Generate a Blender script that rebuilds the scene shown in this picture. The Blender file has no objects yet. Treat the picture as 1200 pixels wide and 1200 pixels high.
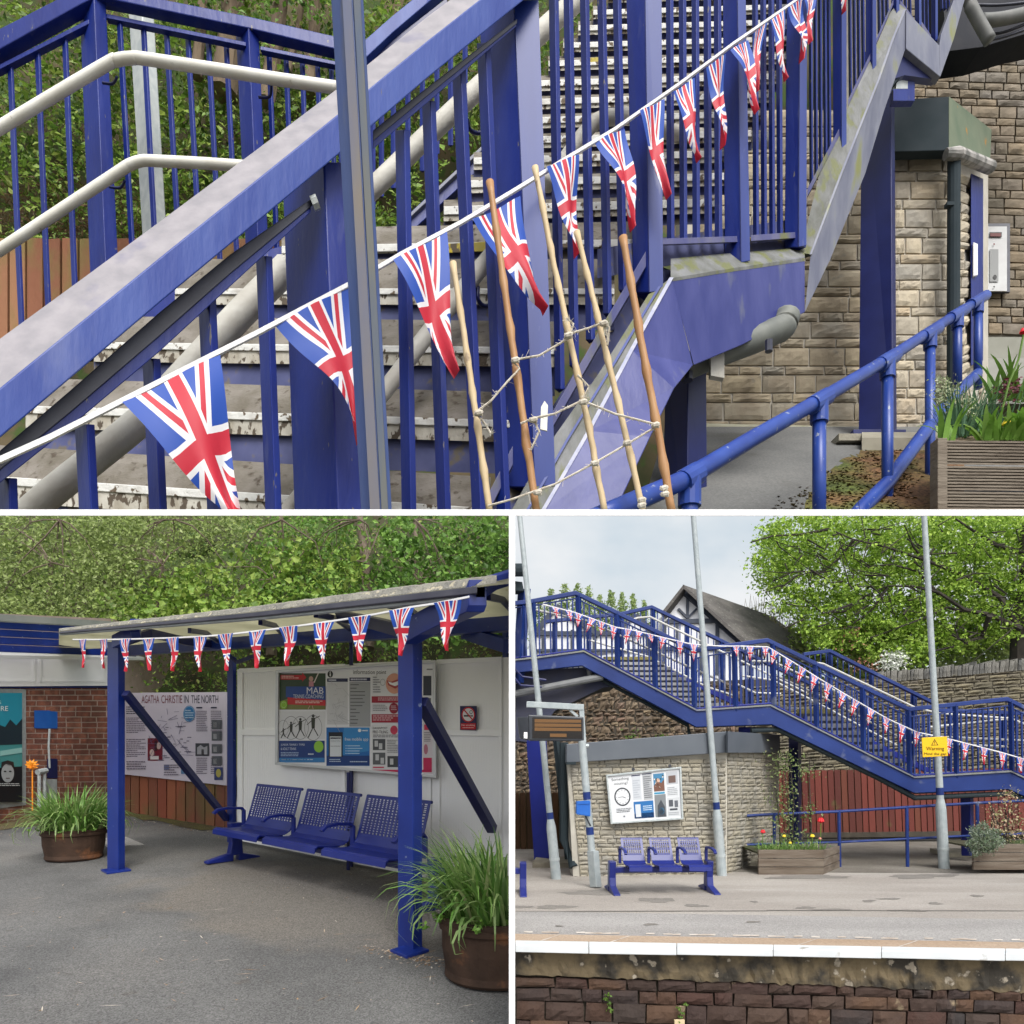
import bpy, math, random
import numpy as np
from mathutils import Vector
random.seed(7); rng = np.random.default_rng(7)
S = bpy.context.scene
COL = S.collection
# ---------------------------------------------------------------- camera, sky, sun, exposure
cam_d = bpy.data.cameras.new("camera"); cam = bpy.data.objects.new("camera", cam_d); COL.objects.link(cam)
cam.location = (0, 0, 1.6); cam.rotation_euler = (math.radians(90), 0, 0)
cam_d.sensor_width = 36; cam_d.lens = 24; cam_d.shift_y = 290/1200; cam_d.clip_start = .05; cam_d.clip_end = 900
S.camera = cam
SUN_EL, SUN_AZ = math.radians(50), math.radians(165)     # azimuth clockwise from +Y : behind the camera, a little right
w = bpy.data.worlds.new("World"); S.world = w; w.use_nodes = True
nt = w.node_tree; bg = nt.nodes['Background']
sk = nt.nodes.new('ShaderNodeTexSky'); sk.sky_type = 'NISHITA'; sk.sun_disc = False
sk.sun_elevation = SUN_EL; sk.sun_rotation = SUN_AZ; sk.dust_density = 4; sk.air_density = 1.2
hs = nt.nodes.new('ShaderNodeHueSaturation'); hs.inputs['Saturation'].default_value = .25
nt.links.new(sk.outputs[0], hs.inputs['Color']); nt.links.new(hs.outputs[0], bg.inputs[0]); bg.inputs[1].default_value = .15
sd = bpy.data.lights.new("sun", 'SUN'); so = bpy.data.objects.new("sun", sd); COL.objects.link(so)
sd.energy = 1.6; sd.angle = math.radians(28); sd.color = (1, .97, .92)
dv = Vector((math.sin(SUN_AZ)*math.cos(SUN_EL), math.cos(SUN_AZ)*math.cos(SUN_EL), math.sin(SUN_EL)))
so.rotation_euler = dv.to_track_quat('Z', 'Y').to_euler(); so.location = (0, -5, 30)
S.view_settings.view_transform = 'Standard'; S.view_settings.look = 'None'; S.view_settings.gamma = 1
S.view_settings.exposure = 0.56
# ---------------------------------------------------------------- helpers
def P(px, py, d): return Vector(((px-600)/800*d, d, 1.6+(890-py)/800*d))
def GB(px, py): return P(px, py, 1280/(py-850))          # on the shelter yard
def GC(px, py): return P(px, py, 1120/(py-925))          # on the platform
V = Vector
class Plane:
    def __init__(s, a, b, c):
        s.p = a; s.n = (b-a).cross(c-a).normalized()
        if s.n.y > 0: s.n = -s.n
    def at(s, px, py, off=0.0):
        r = P(px, py, 1.0)-V((0, 0, 1.6)); q = s.p+s.n*off-V((0, 0, 1.6))
        return V((0, 0, 1.6))+r*(q.dot(s.n)/r.dot(s.n))
class MB:
    def __init__(s): s.v = []; s.f = []; s.m = []; s.uv = None
    def add(s, vs, fs, m=0):
        k = len(s.v); s.v += [tuple(x) for x in vs]
        s.f += [tuple(i+k for i in f) for f in fs]; s.m += [m]*len(fs)
    def poly(s, pts, m=0): s.add(pts, [tuple(range(len(pts)))], m)
    def loft(s, secs, m=0, cap=True, closed=True):
        n = len(secs[0]); fs = []
        for i in range(len(secs)-1):
            for j in range(n if closed else n-1):
                a = i*n+j; b = i*n+(j+1) % n
                fs.append((a, b, b+n, a+n))
        if cap and closed: fs += [tuple(range(n))[::-1], tuple(range((len(secs)-1)*n, len(secs)*n))]
        s.add([p for q in secs for p in q], fs, m)
    def extr(s, pts, vec, m=0):
        vec = V(vec); s.loft([pts, [p+vec for p in pts]], m)
    def box(s, x0, y0, z0, x1, y1, z1, m=0):
        s.extr([V((x0, y0, z0)), V((x1, y0, z0)), V((x1, y0, z1)), V((x0, y0, z1))], (0, y1-y0, 0), m)
    def tube(s, path, r, n=10, m=0):
        path = [V(p) for p in path]; rs = r if isinstance(r, (list, tuple)) else [r]*len(path); secs = []
        up = V((0, 0, 1))
        for i, p in enumerate(path):
            t = (path[min(i+1, len(path)-1)]-path[max(i-1, 0)])
            t = t.normalized() if t.length > 1e-9 else V((0, 0, 1))
            a = t.cross(up if abs(t.z) < .9 else V((0, 1, 0))).normalized(); b = t.cross(a)
            secs.append([p+(a*math.cos(2*math.pi*k/n)+b*math.sin(2*math.pi*k/n))*rs[i] for k in range(n)])
        s.loft(secs, m)
    def bar(s, a, b, w, h, m=0):
        a = V(a); b = V(b); t = (b-a).normalized()
        x = t.cross(V((0, 0, 1)) if abs(t.z) < .95 else V((0, 1, 0))).normalized(); y = t.cross(x)
        s.loft([[p+x*w/2*i+y*h/2*j for i, j in ((-1, -1), (1, -1), (1, 1), (-1, 1))] for p in (a, b)], m)
    def ribbon(s, path, dep, m=0):                       # path of (px,py,d,width px): a flat bar seen face on
        s.loft([[P(x, y-w_/2, d), P(x, y+w_/2, d), P(x, y+w_/2, d)+V((0, dep, 0)), P(x, y-w_/2, d)+V((0, dep, 0))] for x, y, d, w_ in path], m)
    def post(s, top, bot, d, frac=.6, dep=None, m=0):    # top/bot = (xl,xr,py); square post turned on its corner
        secs = []
        d2 = d if isinstance(d, tuple) else (d, d)
        for (xl, xr, y), dd in ((top, d2[0]), (bot, d2[1])):
            wd = (xr-xl)*dd/800; e = dep if dep else wd
            xm = xl+(xr-xl)*frac
            secs.append([P(xl, y, dd+e*.7), P(xm, y, dd), P(xr, y, dd+e*.45), P((xl+xr)/2, y, dd+e*.45)+V((0, e*.7, 0))])
        s.loft(secs, m)
    def clip_x(s, xmin=None, xmax=None):
        s.clip = (xmin, xmax); return s
    clip = None
    smooth = False
def mesh_of(name, mb, mats, off):
    me = bpy.data.meshes.new(name)
    if off is None:
        a = np.array(mb.v); lo = a.min(0); hi = a.max(0); off = V(((lo[0]+hi[0])/2, (lo[1]+hi[1])/2, lo[2]))
    vs = [(a-off[0], b-off[1], c-off[2]) for a, b, c in mb.v]
    me.from_pydata(vs, [], mb.f)
    if not isinstance(mats, (list, tuple)): mats = [mats]
    for m in mats: me.materials.append(m)
    me.polygons.foreach_set('material_index', mb.m)
    if mb.smooth: me.polygons.foreach_set('use_smooth', [True]*len(mb.f))
    if mb.uv:
        l = me.uv_layers.new(name='UVMap'); uv = []
        for f in mb.f:
            for i in f: uv += mb.uv[i]
        l.data.foreach_set('uv', uv)
    if not mb.smooth and len(mb.f) < 20000:
        import bmesh
        bm = bmesh.new(); bm.from_mesh(me)
        if mb.clip:
            for xv, inner in ((mb.clip[0], False), (mb.clip[1], True)):
                if xv is None: continue
                bmesh.ops.bisect_plane(bm, geom=bm.verts[:]+bm.edges[:]+bm.faces[:], plane_co=(xv-off[0], 0, 0), plane_no=(1, 0, 0), clear_inner=not inner, clear_outer=inner)
        if not mb.uv and not getattr(mb, 'norecalc', False): bmesh.ops.recalc_face_normals(bm, faces=bm.faces[:])
        bm.to_mesh(me); bm.free()
    return me, off
def bev(o, wd, seg=2):
    if wd:
        b = o.modifiers.new('bevel', 'BEVEL'); b.width = wd; b.segments = seg; b.limit_method = 'ANGLE'; b.angle_limit = math.radians(40)
def solo(name, mb, mats, label=None, cat=None, group=None, kind=None, bevel=0):
    me, off = mesh_of(name, mb, mats, None)
    o = bpy.data.objects.new(name, me); COL.objects.link(o); o.location = off
    if label: o['label'] = label
    if cat: o['category'] = cat
    if group: o['group'] = group
    if kind: o['kind'] = kind
    bev(o, bevel)
    return o
class T:
    def __init__(s, name, label, cat, loc, group=None):
        s.o = bpy.data.objects.new(name, None); COL.objects.link(s.o); s.o.location = loc; s.off = V(loc)
        s.o.empty_display_size = .2
        s.o['label'] = label; s.o['category'] = cat
        if group: s.o['group'] = group
    def part(s, name, mb, mats, parent=None, bevel=0, label=None, kind=None):
        me, _ = mesh_of(name, mb, mats, s.off)
        if len(me.vertices) == 0: bpy.data.meshes.remove(me); return None
        o = bpy.data.objects.new(name, me); COL.objects.link(o); o.parent = parent or s.o
        if label: o['label'] = label
        if kind: o['kind'] = kind
        bev(o, bevel)
        return o
# ---------------------------------------------------------------- materials
def mat(name, c1, c2=None, rough=.6, scale=3, lo=.35, hi=.65, c3=None, s3=1, t3=.6, w3=.08, bump=0, bs=20, metal=0, island=None, spec=.4, detail=6, stretch=(1, 1, 1), transl=0, chip=None):
    m = bpy.data.materials.new(name); m.use_nodes = True; n = m.node_tree.nodes; L = m.node_tree.links
    b = n['Principled BSDF']; b.inputs['Roughness'].default_value = rough; b.inputs['Metallic'].default_value = metal
    b.inputs['Specular IOR Level'].default_value = spec
    tc = n.new('ShaderNodeTexCoord'); mp = n.new('ShaderNodeMapping'); L.new(tc.outputs['Object'], mp.inputs[0]); mp.inputs['Scale'].default_value = stretch
    def noise(sc, d=detail):
        x = n.new('ShaderNodeTexNoise'); x.inputs['Scale'].default_value = sc; x.inputs['Detail'].default_value = d; L.new(mp.outputs[0], x.inputs['Vector']); return x.outputs[0]
    def ramp(src, a, bb):
        r = n.new('ShaderNodeMapRange'); r.inputs['From Min'].default_value = a; r.inputs['From Max'].default_value = bb; L.new(src, r.inputs[0]); return r.outputs[0]
    def mix(f, a, bb):
        x = n.new('ShaderNodeMix'); x.data_type = 'RGBA'; L.new(f, x.inputs[0])
        for i, q in ((6, a), (7, bb)):
            if isinstance(q, tuple): x.inputs[i].default_value = (*q, 1)
            else: L.new(q, x.inputs[i])
        return x.outputs[2]
    cur = c1
    if island:
        g = n.new('ShaderNodeNewGeometry'); r = n.new('ShaderNodeValToRGB'); r.color_ramp.interpolation = 'LINEAR'
        els = r.color_ramp.elements
        while len(els) < len(island): els.new(.5)
        for i, c in enumerate(island): els[i].position = i/(len(island)-1); els[i].color = (*c, 1)
        L.new(g.outputs['Random Per Island'], r.inputs[0]); cur = r.outputs[0]
    if c2: cur = mix(ramp(noise(scale), lo, hi), cur, c2)
    if c3: cur = mix(ramp(noise(s3), t3, t3+w3), cur, c3)
    if chip:
        cur = mix(ramp(noise(chip[1], 8), chip[2], chip[2]+.02), cur, chip[0])
    if isinstance(cur, tuple): b.inputs['Base Color'].default_value = (*cur, 1)
    else: L.new(cur, b.inputs['Base Color'])
    if bump:
        bn = n.new('ShaderNodeBump'); bn.inputs['Strength'].default_value = bump; bn.inputs['Distance'].default_value = .02 if bs > 3 else .2
        L.new(noise(bs, 5), bn.inputs['Height']); L.new(bn.outputs[0], b.inputs['Normal'])
    if transl:
        tr = n.new('ShaderNodeBsdfTranslucent'); ms = n.new('ShaderNodeMixShader'); ms.inputs[0].default_value = transl
        if isinstance(cur, tuple): tr.inputs[0].default_value = (*cur, 1)
        else: L.new(cur, tr.inputs[0])
        L.new(b.outputs[0], ms.inputs[1]); L.new(tr.outputs[0], ms.inputs[2]); L.new(ms.outputs[0], n['Material Output'].inputs[0])
    return m
_c = {}
def col(r, g, b, rough=.5):                              # flat print colour, given in sRGB 0-255
    k = (r, g, b, rough)
    if k not in _c:
        f = lambda x: ((x/255+.055)/1.055)**2.4 if x > 10 else x/255/12.9
        _c[k] = mat('print_%d_%d_%d' % (r, g, b), tuple(.82*f(x) for x in (r, g, b)), rough=rough)
    return _c[k]
# blue paints: big = on the high stairs (world scale there is metres x10)
blueA = mat('blue_paint_weathered', (.004, .0145, .155), (.009, .025, .20), .42, .5, c3=(.06, .075, .20), s3=1.1, t3=.62, w3=.2, bump=.2, bs=2, spec=.35, stretch=(1, 1, .3), chip=((.14, .13, .13), 3.2, .70))
blueAd = mat('blue_paint_dark', (.003, .007, .075), (.006, .012, .10), .4, .5)
blueAl = mat('blue_paint_chalky', (.014, .040, .235), (.036, .072, .29), .5, .7, c3=(.15, .17, .32), s3=.6, t3=.58, w3=.25, stretch=(1, 1, .25), bump=.15, bs=3, chip=((.10, .09, .10), 2.6, .72))
railTop = mat('sky_grey_rail_top', (.25, .24, .26), (.33, .31, .33), .6, 1.2, bump=.4, bs=5, c3=(.16, .16, .24), s3=.5, t3=.6, w3=.2, stretch=(1, 1, 1))  # grey of reflected sky put into the colour of the rail top
blackrail = mat('dark_grip_rail', (.03, .032, .05), (.05, .055, .08), .35, .8)
mossy = mat('mossy_blue_steel', (.05, .055, .17), (.10, .10, .19), .5, .6, c3=(.12, .125, .05), s3=.5, t3=.55, w3=.12, stretch=(1, 1, .4), detail=9, bump=.2, bs=2)
mossy2 = mat('chalky_grey_steel', (.135, .145, .205), (.22, .23, .28), .55, .6, c3=(.22, .23, .08), s3=.6, t3=.58, w3=.14, stretch=(1, 1, .4), detail=9, bump=.2, bs=2)
worn = mat('worn_post_paint', (.035, .065, .19), (.06, .09, .21), .6, .7, c3=(.11, .11, .11), s3=.5, t3=.52, w3=.12, stretch=(1.5, 1.5, .2), bump=.2, bs=3)
whiteA = mat('cream_handrail_paint', (.78, .77, .71), (.66, .64, .56), .4, .6, c3=(.2, .17, .12), s3=1.5, t3=.68, w3=.1)
greyA = mat('dirty_cream_tube', (.52, .51, .46), (.42, .40, .35), .6, .6, bump=.2, bs=3)
blueB = mat('shelter_blue_paint', (.003, .015, .145), (.007, .026, .20), .35, 2.5, c3=(.16, .20, .32), s3=14, t3=.70, w3=.03, spec=.5)
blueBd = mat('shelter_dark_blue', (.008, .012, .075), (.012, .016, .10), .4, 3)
blueC = mat('footbridge_blue', (.004, .020, .125), (.011, .034, .175), .45, 1.2, c3=(.10, .12, .2), s3=3, t3=.6, w3=.1)
blueCd = mat('footbridge_column_blue', (.006, .012, .16), (.010, .020, .21), .45, 1.2)
bench_m = mat('bench_blue', (.004, .011, .135), (.008, .018, .17), .35, 2, spec=.5)
mossfl = mat('mossy_flange', (.10, .105, .09), (.19, .195, .20), .6, .8, c3=(.13, .14, .055), s3=1.1, t3=.52, w3=.1, stretch=(1, 1, .5), bump=.3, bs=3)
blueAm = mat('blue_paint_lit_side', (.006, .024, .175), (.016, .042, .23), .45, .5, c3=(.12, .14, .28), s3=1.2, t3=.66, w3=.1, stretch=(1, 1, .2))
galv = mat('galvanised_steel', (.36, .40, .41), (.46, .50, .50), .5, 14, bump=.1, bs=20, metal=.2)
galvA = mat('galvanised_pole', (.42, .46, .46), (.54, .57, .55), .5, 1.2, metal=.1, bump=.1, bs=3)
whiteP = mat('white_painted_panel', (.90, .90, .90), (.86, .86, .86), .5, 2, c3=(.42, .38, .33), s3=5, t3=.74, w3=.05)
divider = mat('divider_white', (.86, .86, .86), (.83, .83, .83), .6, 1)
grey_fascia = mat('grey_fascia', (.026, .037, .043), (.036, .047, .054), .8, .4, spec=.1)
grey_fasciaC = mat('slate_grey_fascia', (.085, .10, .12), (.11, .125, .145), .5, 1.5)
pale_fascia = mat('algae_fascia', (.13, .17, .12), (.18, .21, .15), .8, .3, spec=.1, c3=(.36, .20, .06), s3=.5, t3=.64, w3=.05)
stoneA = mat('rock_faced_stone', (1, 1, 1), c2=(.20, .16, .11), scale=.5, lo=.4, hi=.75, rough=.9, island=[(.22, .19, .14), (.36, .30, .20), (.27, .25, .21), (.42, .35, .24), (.24, .22, .18)], bump=.5, bs=1.4, c3=(.17, .155, .13), s3=.8, t3=.64, w3=.15)
stoneAp = mat('rock_faced_stone_pale', (1, 1, 1), c2=(.34, .30, .24), scale=.5, lo=.4, hi=.75, rough=.9, island=[(.40, .35, .27), (.52, .45, .33), (.32, .30, .26), (.47, .38, .26)], bump=.5, bs=1.4, c3=(.17, .155, .13), s3=.8, t3=.64, w3=.15)
stoneAd = mat('dark_rear_stone', (1, 1, 1), c2=(.13, .11, .08), scale=.5, lo=.4, hi=.75, rough=.9, island=[(.17, .15, .115), (.27, .21, .14), (.20, .18, .155), (.31, .24, .155)], bump=.6, bs=1.4)
mortarA = mat('mortar', (.40, .37, .31), (.32, .29, .24), .9, .8)
mortarD = mat('grey_mortar', (.24, .22, .18), (.18, .165, .14), .9, .8)
stoneC = mat('split_stone', (1, 1, 1), c2=(.34, .31, .24), scale=3, rough=.9, island=[(.25, .24, .21), (.33, .31, .265), (.19, .188, .175), (.30, .27, .21)], bump=.8, bs=18)
mortarC = mat('pale_mortar', (.50, .48, .42), (.40, .38, .33), .9, 4)
rubble = mat('rubble_stone', (1, 1, 1), c2=(.12, .09, .06), scale=2, rough=.95, island=[(.09, .07, .055), (.19, .14, .10), (.26, .20, .13), (.13, .11, .095), (.22, .14, .10)], bump=.9, bs=10)
drystone = mat('drystone', (1, 1, 1), c2=(.11, .10, .07), scale=2, rough=.95, island=[(.12, .105, .08), (.19, .165, .12), (.23, .20, .13), (.09, .08, .07)], bump=.9, bs=10)
rubble_mort = mat('dark_joints', (.045, .038, .03), (.07, .06, .045), .95, 3)
red_stone = mat('brown_platform_stone', (1, 1, 1), c2=(.05, .032, .026), scale=3, lo=.4, hi=.7, rough=.9, island=[(.028, .018, .015), (.06, .032, .022), (.10, .055, .032), (.03, .026, .026), (.055, .024, .018)], bump=1, bs=14, c3=(.22, .17, .11), s3=5, t3=.66, w3=.06)
conc_band = mat('stained_concrete', (.16, .125, .075), (.045, .04, .033), .95, 4.5, lo=.42, hi=.58, c3=(.34, .30, .24), s3=9, t3=.62, w3=.05, detail=10, bump=1, bs=12)
brick_m = mat('red_brick', (1, 1, 1), rough=.85, island=[(.22, .075, .05), (.33, .115, .07), (.15, .06, .045), (.38, .16, .10), (.28, .10, .062)], bump=.5, bs=40, c2=(.14, .055, .04), scale=6)
brick_mort = mat('brick_mortar', (.42, .32, .28), (.34, .27, .22), .9, 6)
asphaltB = mat('yard_asphalt', (.185, .183, .18), (.255, .25, .245), .9, 1.1, lo=.4, hi=.66, c3=(.30, .28, .25), s3=.9, t3=.60, w3=.12, bump=.8, bs=90)
def asphalt(name, a, b, dirt, fine=60, big=.9, dirt_s=.5, dirt_t=.56, bump=.5, st=(1, 1, 1), fc=.45, stone=0, zone=None):
    m = bpy.data.materials.new(name); m.use_nodes = True; n = m.node_tree.nodes; L = m.node_tree.links
    bs = n['Principled BSDF']; bs.inputs['Roughness'].default_value = .85; bs.inputs['Specular IOR Level'].default_value = .3
    tc = n.new('ShaderNodeTexCoord'); mp = n.new('ShaderNodeMapping'); L.new(tc.outputs['Object'], mp.inputs[0]); mp.inputs['Scale'].default_value = st
    def noise(sc, d, v=None):
        x = n.new('ShaderNodeTexNoise'); x.inputs['Scale'].default_value = sc; x.inputs['Detail'].default_value = d; L.new(v or mp.outputs[0], x.inputs['Vector']); return x.outputs[0]
    def rng_(s, lo, hi, t0=0, t1=1):
        r = n.new('ShaderNodeMapRange'); r.inputs['From Min'].default_value = lo; r.inputs['From Max'].default_value = hi
        r.inputs['To Min'].default_value = t0; r.inputs['To Max'].default_value = t1; L.new(s, r.inputs[0]); return r.outputs[0]
    def mix(f, p, q, mode='MIX'):
        x = n.new('ShaderNodeMix'); x.data_type = 'RGBA'; x.blend_type = mode
        if isinstance(f, float): x.inputs[0].default_value = f
        else: L.new(f, x.inputs[0])
        for i, c in ((6, p), (7, q)):
            if isinstance(c, tuple): x.inputs[i].default_value = (*c, 1)
            else: L.new(c, x.inputs[i])
        return x.outputs[2]
    c = mix(rng_(noise(big, 5), .38, .64), a, b)
    c = mix(rng_(noise(dirt_s, 6), dirt_t, dirt_t+.14, 0, .8), c, dirt)
    if zone:                                             # ground kept dry and dusty, with a ragged edge
        cx, cy, ax, ay, rot, zc = zone
        m2 = n.new('ShaderNodeMapping'); m2.vector_type = 'TEXTURE'; m2.inputs['Location'].default_value = (cx, cy, 0); m2.inputs['Rotation'].default_value = (0, 0, rot); m2.inputs['Scale'].default_value = (ax, ay, 1e6)
        ge = n.new('ShaderNodeNewGeometry'); L.new(ge.outputs['Position'], m2.inputs[0])
        ln = n.new('ShaderNodeVectorMath'); ln.operation = 'LENGTH'; L.new(m2.outputs[0], ln.inputs[0])
        ad = n.new('ShaderNodeMath'); ad.operation = 'ADD'; L.new(ln.outputs['Value'], ad.inputs[0]); L.new(rng_(noise(1.6, 7), .3, .7, -.22, .22), ad.inputs[1])
        c = mix(rng_(ad.outputs[0], .86, 1.08, .85, 0), c, zc)
        c = mix(rng_(noise(.35, 3), .50, .60, 0, .35), c, (.12, .118, .115))
        c = mix(rng_(noise(7, 9), .66, .70, 0, .5), c, (.10, .09, .08))
    vn = n.new('ShaderNodeTexVoronoi'); vn.inputs['Scale'].default_value = fine; L.new(tc.outputs['Object'], vn.inputs['Vector'])
    g = rng_(vn.outputs['Color'], .1, .9, 1-fc, 1+fc)
    c = mix(1.0, c, g, 'MULTIPLY')
    L.new(c, bs.inputs['Base Color'])
    bn = n.new('ShaderNodeBump'); bn.inputs['Strength'].default_value = bump; bn.inputs['Distance'].default_value = .006
    L.new(vn.outputs['Distance'], bn.inputs['Height']); L.new(bn.outputs[0], bs.inputs['Normal'])
    return m
asphaltB = asphalt('yard_asphalt', (.095, .095, .095), (.155, .154, .151), (.20, .19, .178), 130, fc=.42, zone=(-1.75, 6.45, 2.35, 1.15, math.radians(-36), (.165, .148, .128)))
asphaltC = asphalt('platform_asphalt', (.30, .275, .248), (.37, .345, .315), (.245, .228, .205), 90, dirt_s=.8, dirt_t=.60, st=(.45, 1.6, 1), fc=.16)
asphaltC2 = asphalt('platform_asphalt_grey', (.285, .275, .265), (.34, .33, .318), (.245, .235, .222), 90, dirt_t=.62, st=(.45, 1.6, 1), fc=.22)
asphaltD = asphalt('dark_asphalt', (.15, .135, .115), (.21, .195, .17), (.11, .10, .085), 60, fc=.25)
asphaltA = asphalt('path_asphalt', (.11, .112, .11), (.15, .15, .145), (.08, .078, .07), 8, big=.12, dirt_s=.15, fc=.15)
mossA = asphalt('moss_litter', (.12, .062, .028), (.085, .085, .02), (.06, .085, .018), 5, big=.2, dirt_s=.18, dirt_t=.48, fc=.6)
soil = mat('bank_soil', (.035, .04, .018), (.07, .06, .035), .95, .8, c3=(.05, .08, .02), s3=2, t3=.5)
soilA = mat('woodland_floor', (.05, .055, .022), (.13, .095, .055), .95, .18, c3=(.05, .085, .02), s3=.4, t3=.5, w3=.1)

# ================================================================ ground and setting
mb = MB(); mb.poly([V((-350, -40, -1.35)), V((350, -40, -1.35)), V((350, 700, -1.35)), V((-350, 700, -1.35))])
solo('ground', mb, asphaltD, kind='structure')
def zB(y): return .05*y
def zC(y): return .2-.04375*y
mb = MB(); mb.extr([V((-18, -1, zB(-1))), V((-.014, -1, zB(-1))), V((-.014, 21, zB(21))), V((-18, 21, zB(21)))], (0, 0, -.5))
solo('shelter_yard_ground', mb, asphaltB, kind='structure')
def edge_py(px): return 1107+(px-604)*10/596
def edge_pt(px, dpy=0):
    y = edge_py(px)+dpy; return GC(px, y)
# platform: asphalt sheets running back from the coping
def strip(name, a0, a1, m, up=0, kind='structure'):      # between two lines given as offsets in px below/above the edge
    mb = MB(); xs = (603, 1290)
    L0 = [edge_pt(x, a0) for x in xs]; L1 = [edge_pt(x, a1) for x in xs]
    mb.poly([p+V((0, 0, up)) for p in (L0[0], L0[1], L1[1], L1[0])]); return solo(name, mb, m, kind=kind)
mb = MB(); mb.poly([GC(603, edge_py(603)), GC(1290, edge_py(1290)), V((22, 26, zC(26))), V((.014, 26, zC(26))), V((.014, 8, zC(8)))])
solo('platform_surface', mb, asphaltC, kind='structure')
strip('platform_grey_strip', -3, -39, asphaltC2, .004)
tan = asphalt('tan_slab_strip', (.34, .25, .175), (.41, .32, .24), (.27, .20, .15), 60, st=(.5, 1, 1), fc=.12)
strip('platform_slab_strip', -1, -12, tan, .0065)
mb = MB()
for i in range(60):
    x0 = 604+i*10.2; y = edge_py(x0)-13.3+rng.normal()*.3
    if rng.random() < .55: mb.poly([GC(x0, y)+V((0, 0, .009)), GC(x0+10, y+.2)+V((0, 0, .009)), GC(x0+10, y-1.3-rng.random()*.6)+V((0, 0, .009)), GC(x0, y-1.2-rng.random()*.5)+V((0, 0, .009))])
for x in (624, 706, 925, 1043, 1186): mb.poly([edge_pt(x, -1)+V((0, 0, .009)), edge_pt(x+3, -1)+V((0, 0, .009)), edge_pt(x+33, -11.5)+V((0, 0, .009)), edge_pt(x+30.5, -11.5)+V((0, 0, .009))])
solo('slab_joint_paint', mb, mat('worn_line_paint', (.62, .58, .53), (.38, .31, .25), .8, 5), kind='structure')
# long joint and damp stains (own shape)
stain = asphalt('damp_stain', (.19, .178, .162), (.225, .21, .19), (.27, .255, .23), 60, fc=.15)
mb = MB()
for a, b, c in ((604, 900, 0), (898, 1200, 1)): mb.poly([GC(a, 1069-(a-604)*.005)+V((0, 0, .006)), GC(b, 1068)+V((0, 0, .006)), GC(b, 1067.3)+V((0, 0, .006)), GC(a, 1068.2-(a-604)*.005)+V((0, 0, .006))])
solo('platform_joint', mb, stain, kind='structure')
for i, (x, y, rx, ry) in enumerate(((770, 1055, 22, 3.6), (650, 1063, 24, 3), (815, 1061.5, 15, 2), (610, 1063, 14, 2), (700, 1046, 52, 3.2), (762, 1084, 10, 1.3), (882, 1081, 9, 1.3), (884, 1057, 6, 1.2), (1018, 1056, 10, 1.5), (1042, 1053.5, 14, 1.2), (944, 1063.8, 12, 1.5), (975, 1066.5, 26, 1.2), (1096, 1059, 10, 1.4), (1145, 1050, 9, 1.4), (1065, 1067.5, 25, 1), (1080, 1027, 45, 3), (946, 1028, 60, 2.4), (655, 1086, 5, 1))):
    mb = MB(); pts = []
    ph = rng.random(6)*6
    for k in range(44):
        a = k/44*2*math.pi; r = .78+.14*math.sin(2*a+ph[0])+.13*math.sin(3*a+ph[1])+.10*math.sin(7*a+ph[2])+.10*rng.random(); pts.append(GC(x+rx*math.cos(a)*r, y+ry*math.sin(a)*r)+V((0, 0, (.003 if y < 1066 else .0075)+i*.0001)))
    mb.poly(pts); solo('damp_patch', mb, stain, kind='structure')
mb = MB(); mb.poly([GC(850, 1022)+V((0, 0, .004)), GC(1290, 1024)+V((0, 0, .004)), GC(1290, 985)+V((0, 0, .004)), GC(850, 985)+V((0, 0, .004))])
solo('rear_path', mb, asphaltD, kind='structure')
# the platform face: white coping stones, stained concrete band, coursed brown stone
def face_pt(px, py, fwd=0):                              # on the vertical plane under the platform edge
    e = edge_pt(px); d = e.y-fwd; return P(px, py, d)
mb = MB()
joints = [598, 690, 793, 906, 1033, 1178, 1300]
cop = T('platform_coping', 'white painted coping stones along the platform edge above the dark stone wall', 'platform edge', edge_pt(900))
wcop = mat('coping_paint', (.66, .69, .71), (.57, .60, .62), .6, 3, c3=(.34, .32, .28), s3=5, t3=.66, w3=.06)
for i in range(6):
    mb = MB(); a = joints[i]+.3; b = joints[i+1]-.3
    a = max(a, 604)
    h0, h1 = rng.normal()*.25, rng.normal()*.25; q = [edge_pt(a, -2.6), edge_pt(b, -2.6), edge_pt(b, 3+h0), edge_pt(a, 3+h1)]
    q = [p+V((0, 0, .02)) for p in q]; mb.extr(q, (0, 0, -.066))
    cop.part('coping_stone', mb, wcop, bevel=.006)
def facewall(name, label, t0, t1, t2, m, mm, courses, cells, cat):
    pass
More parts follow.
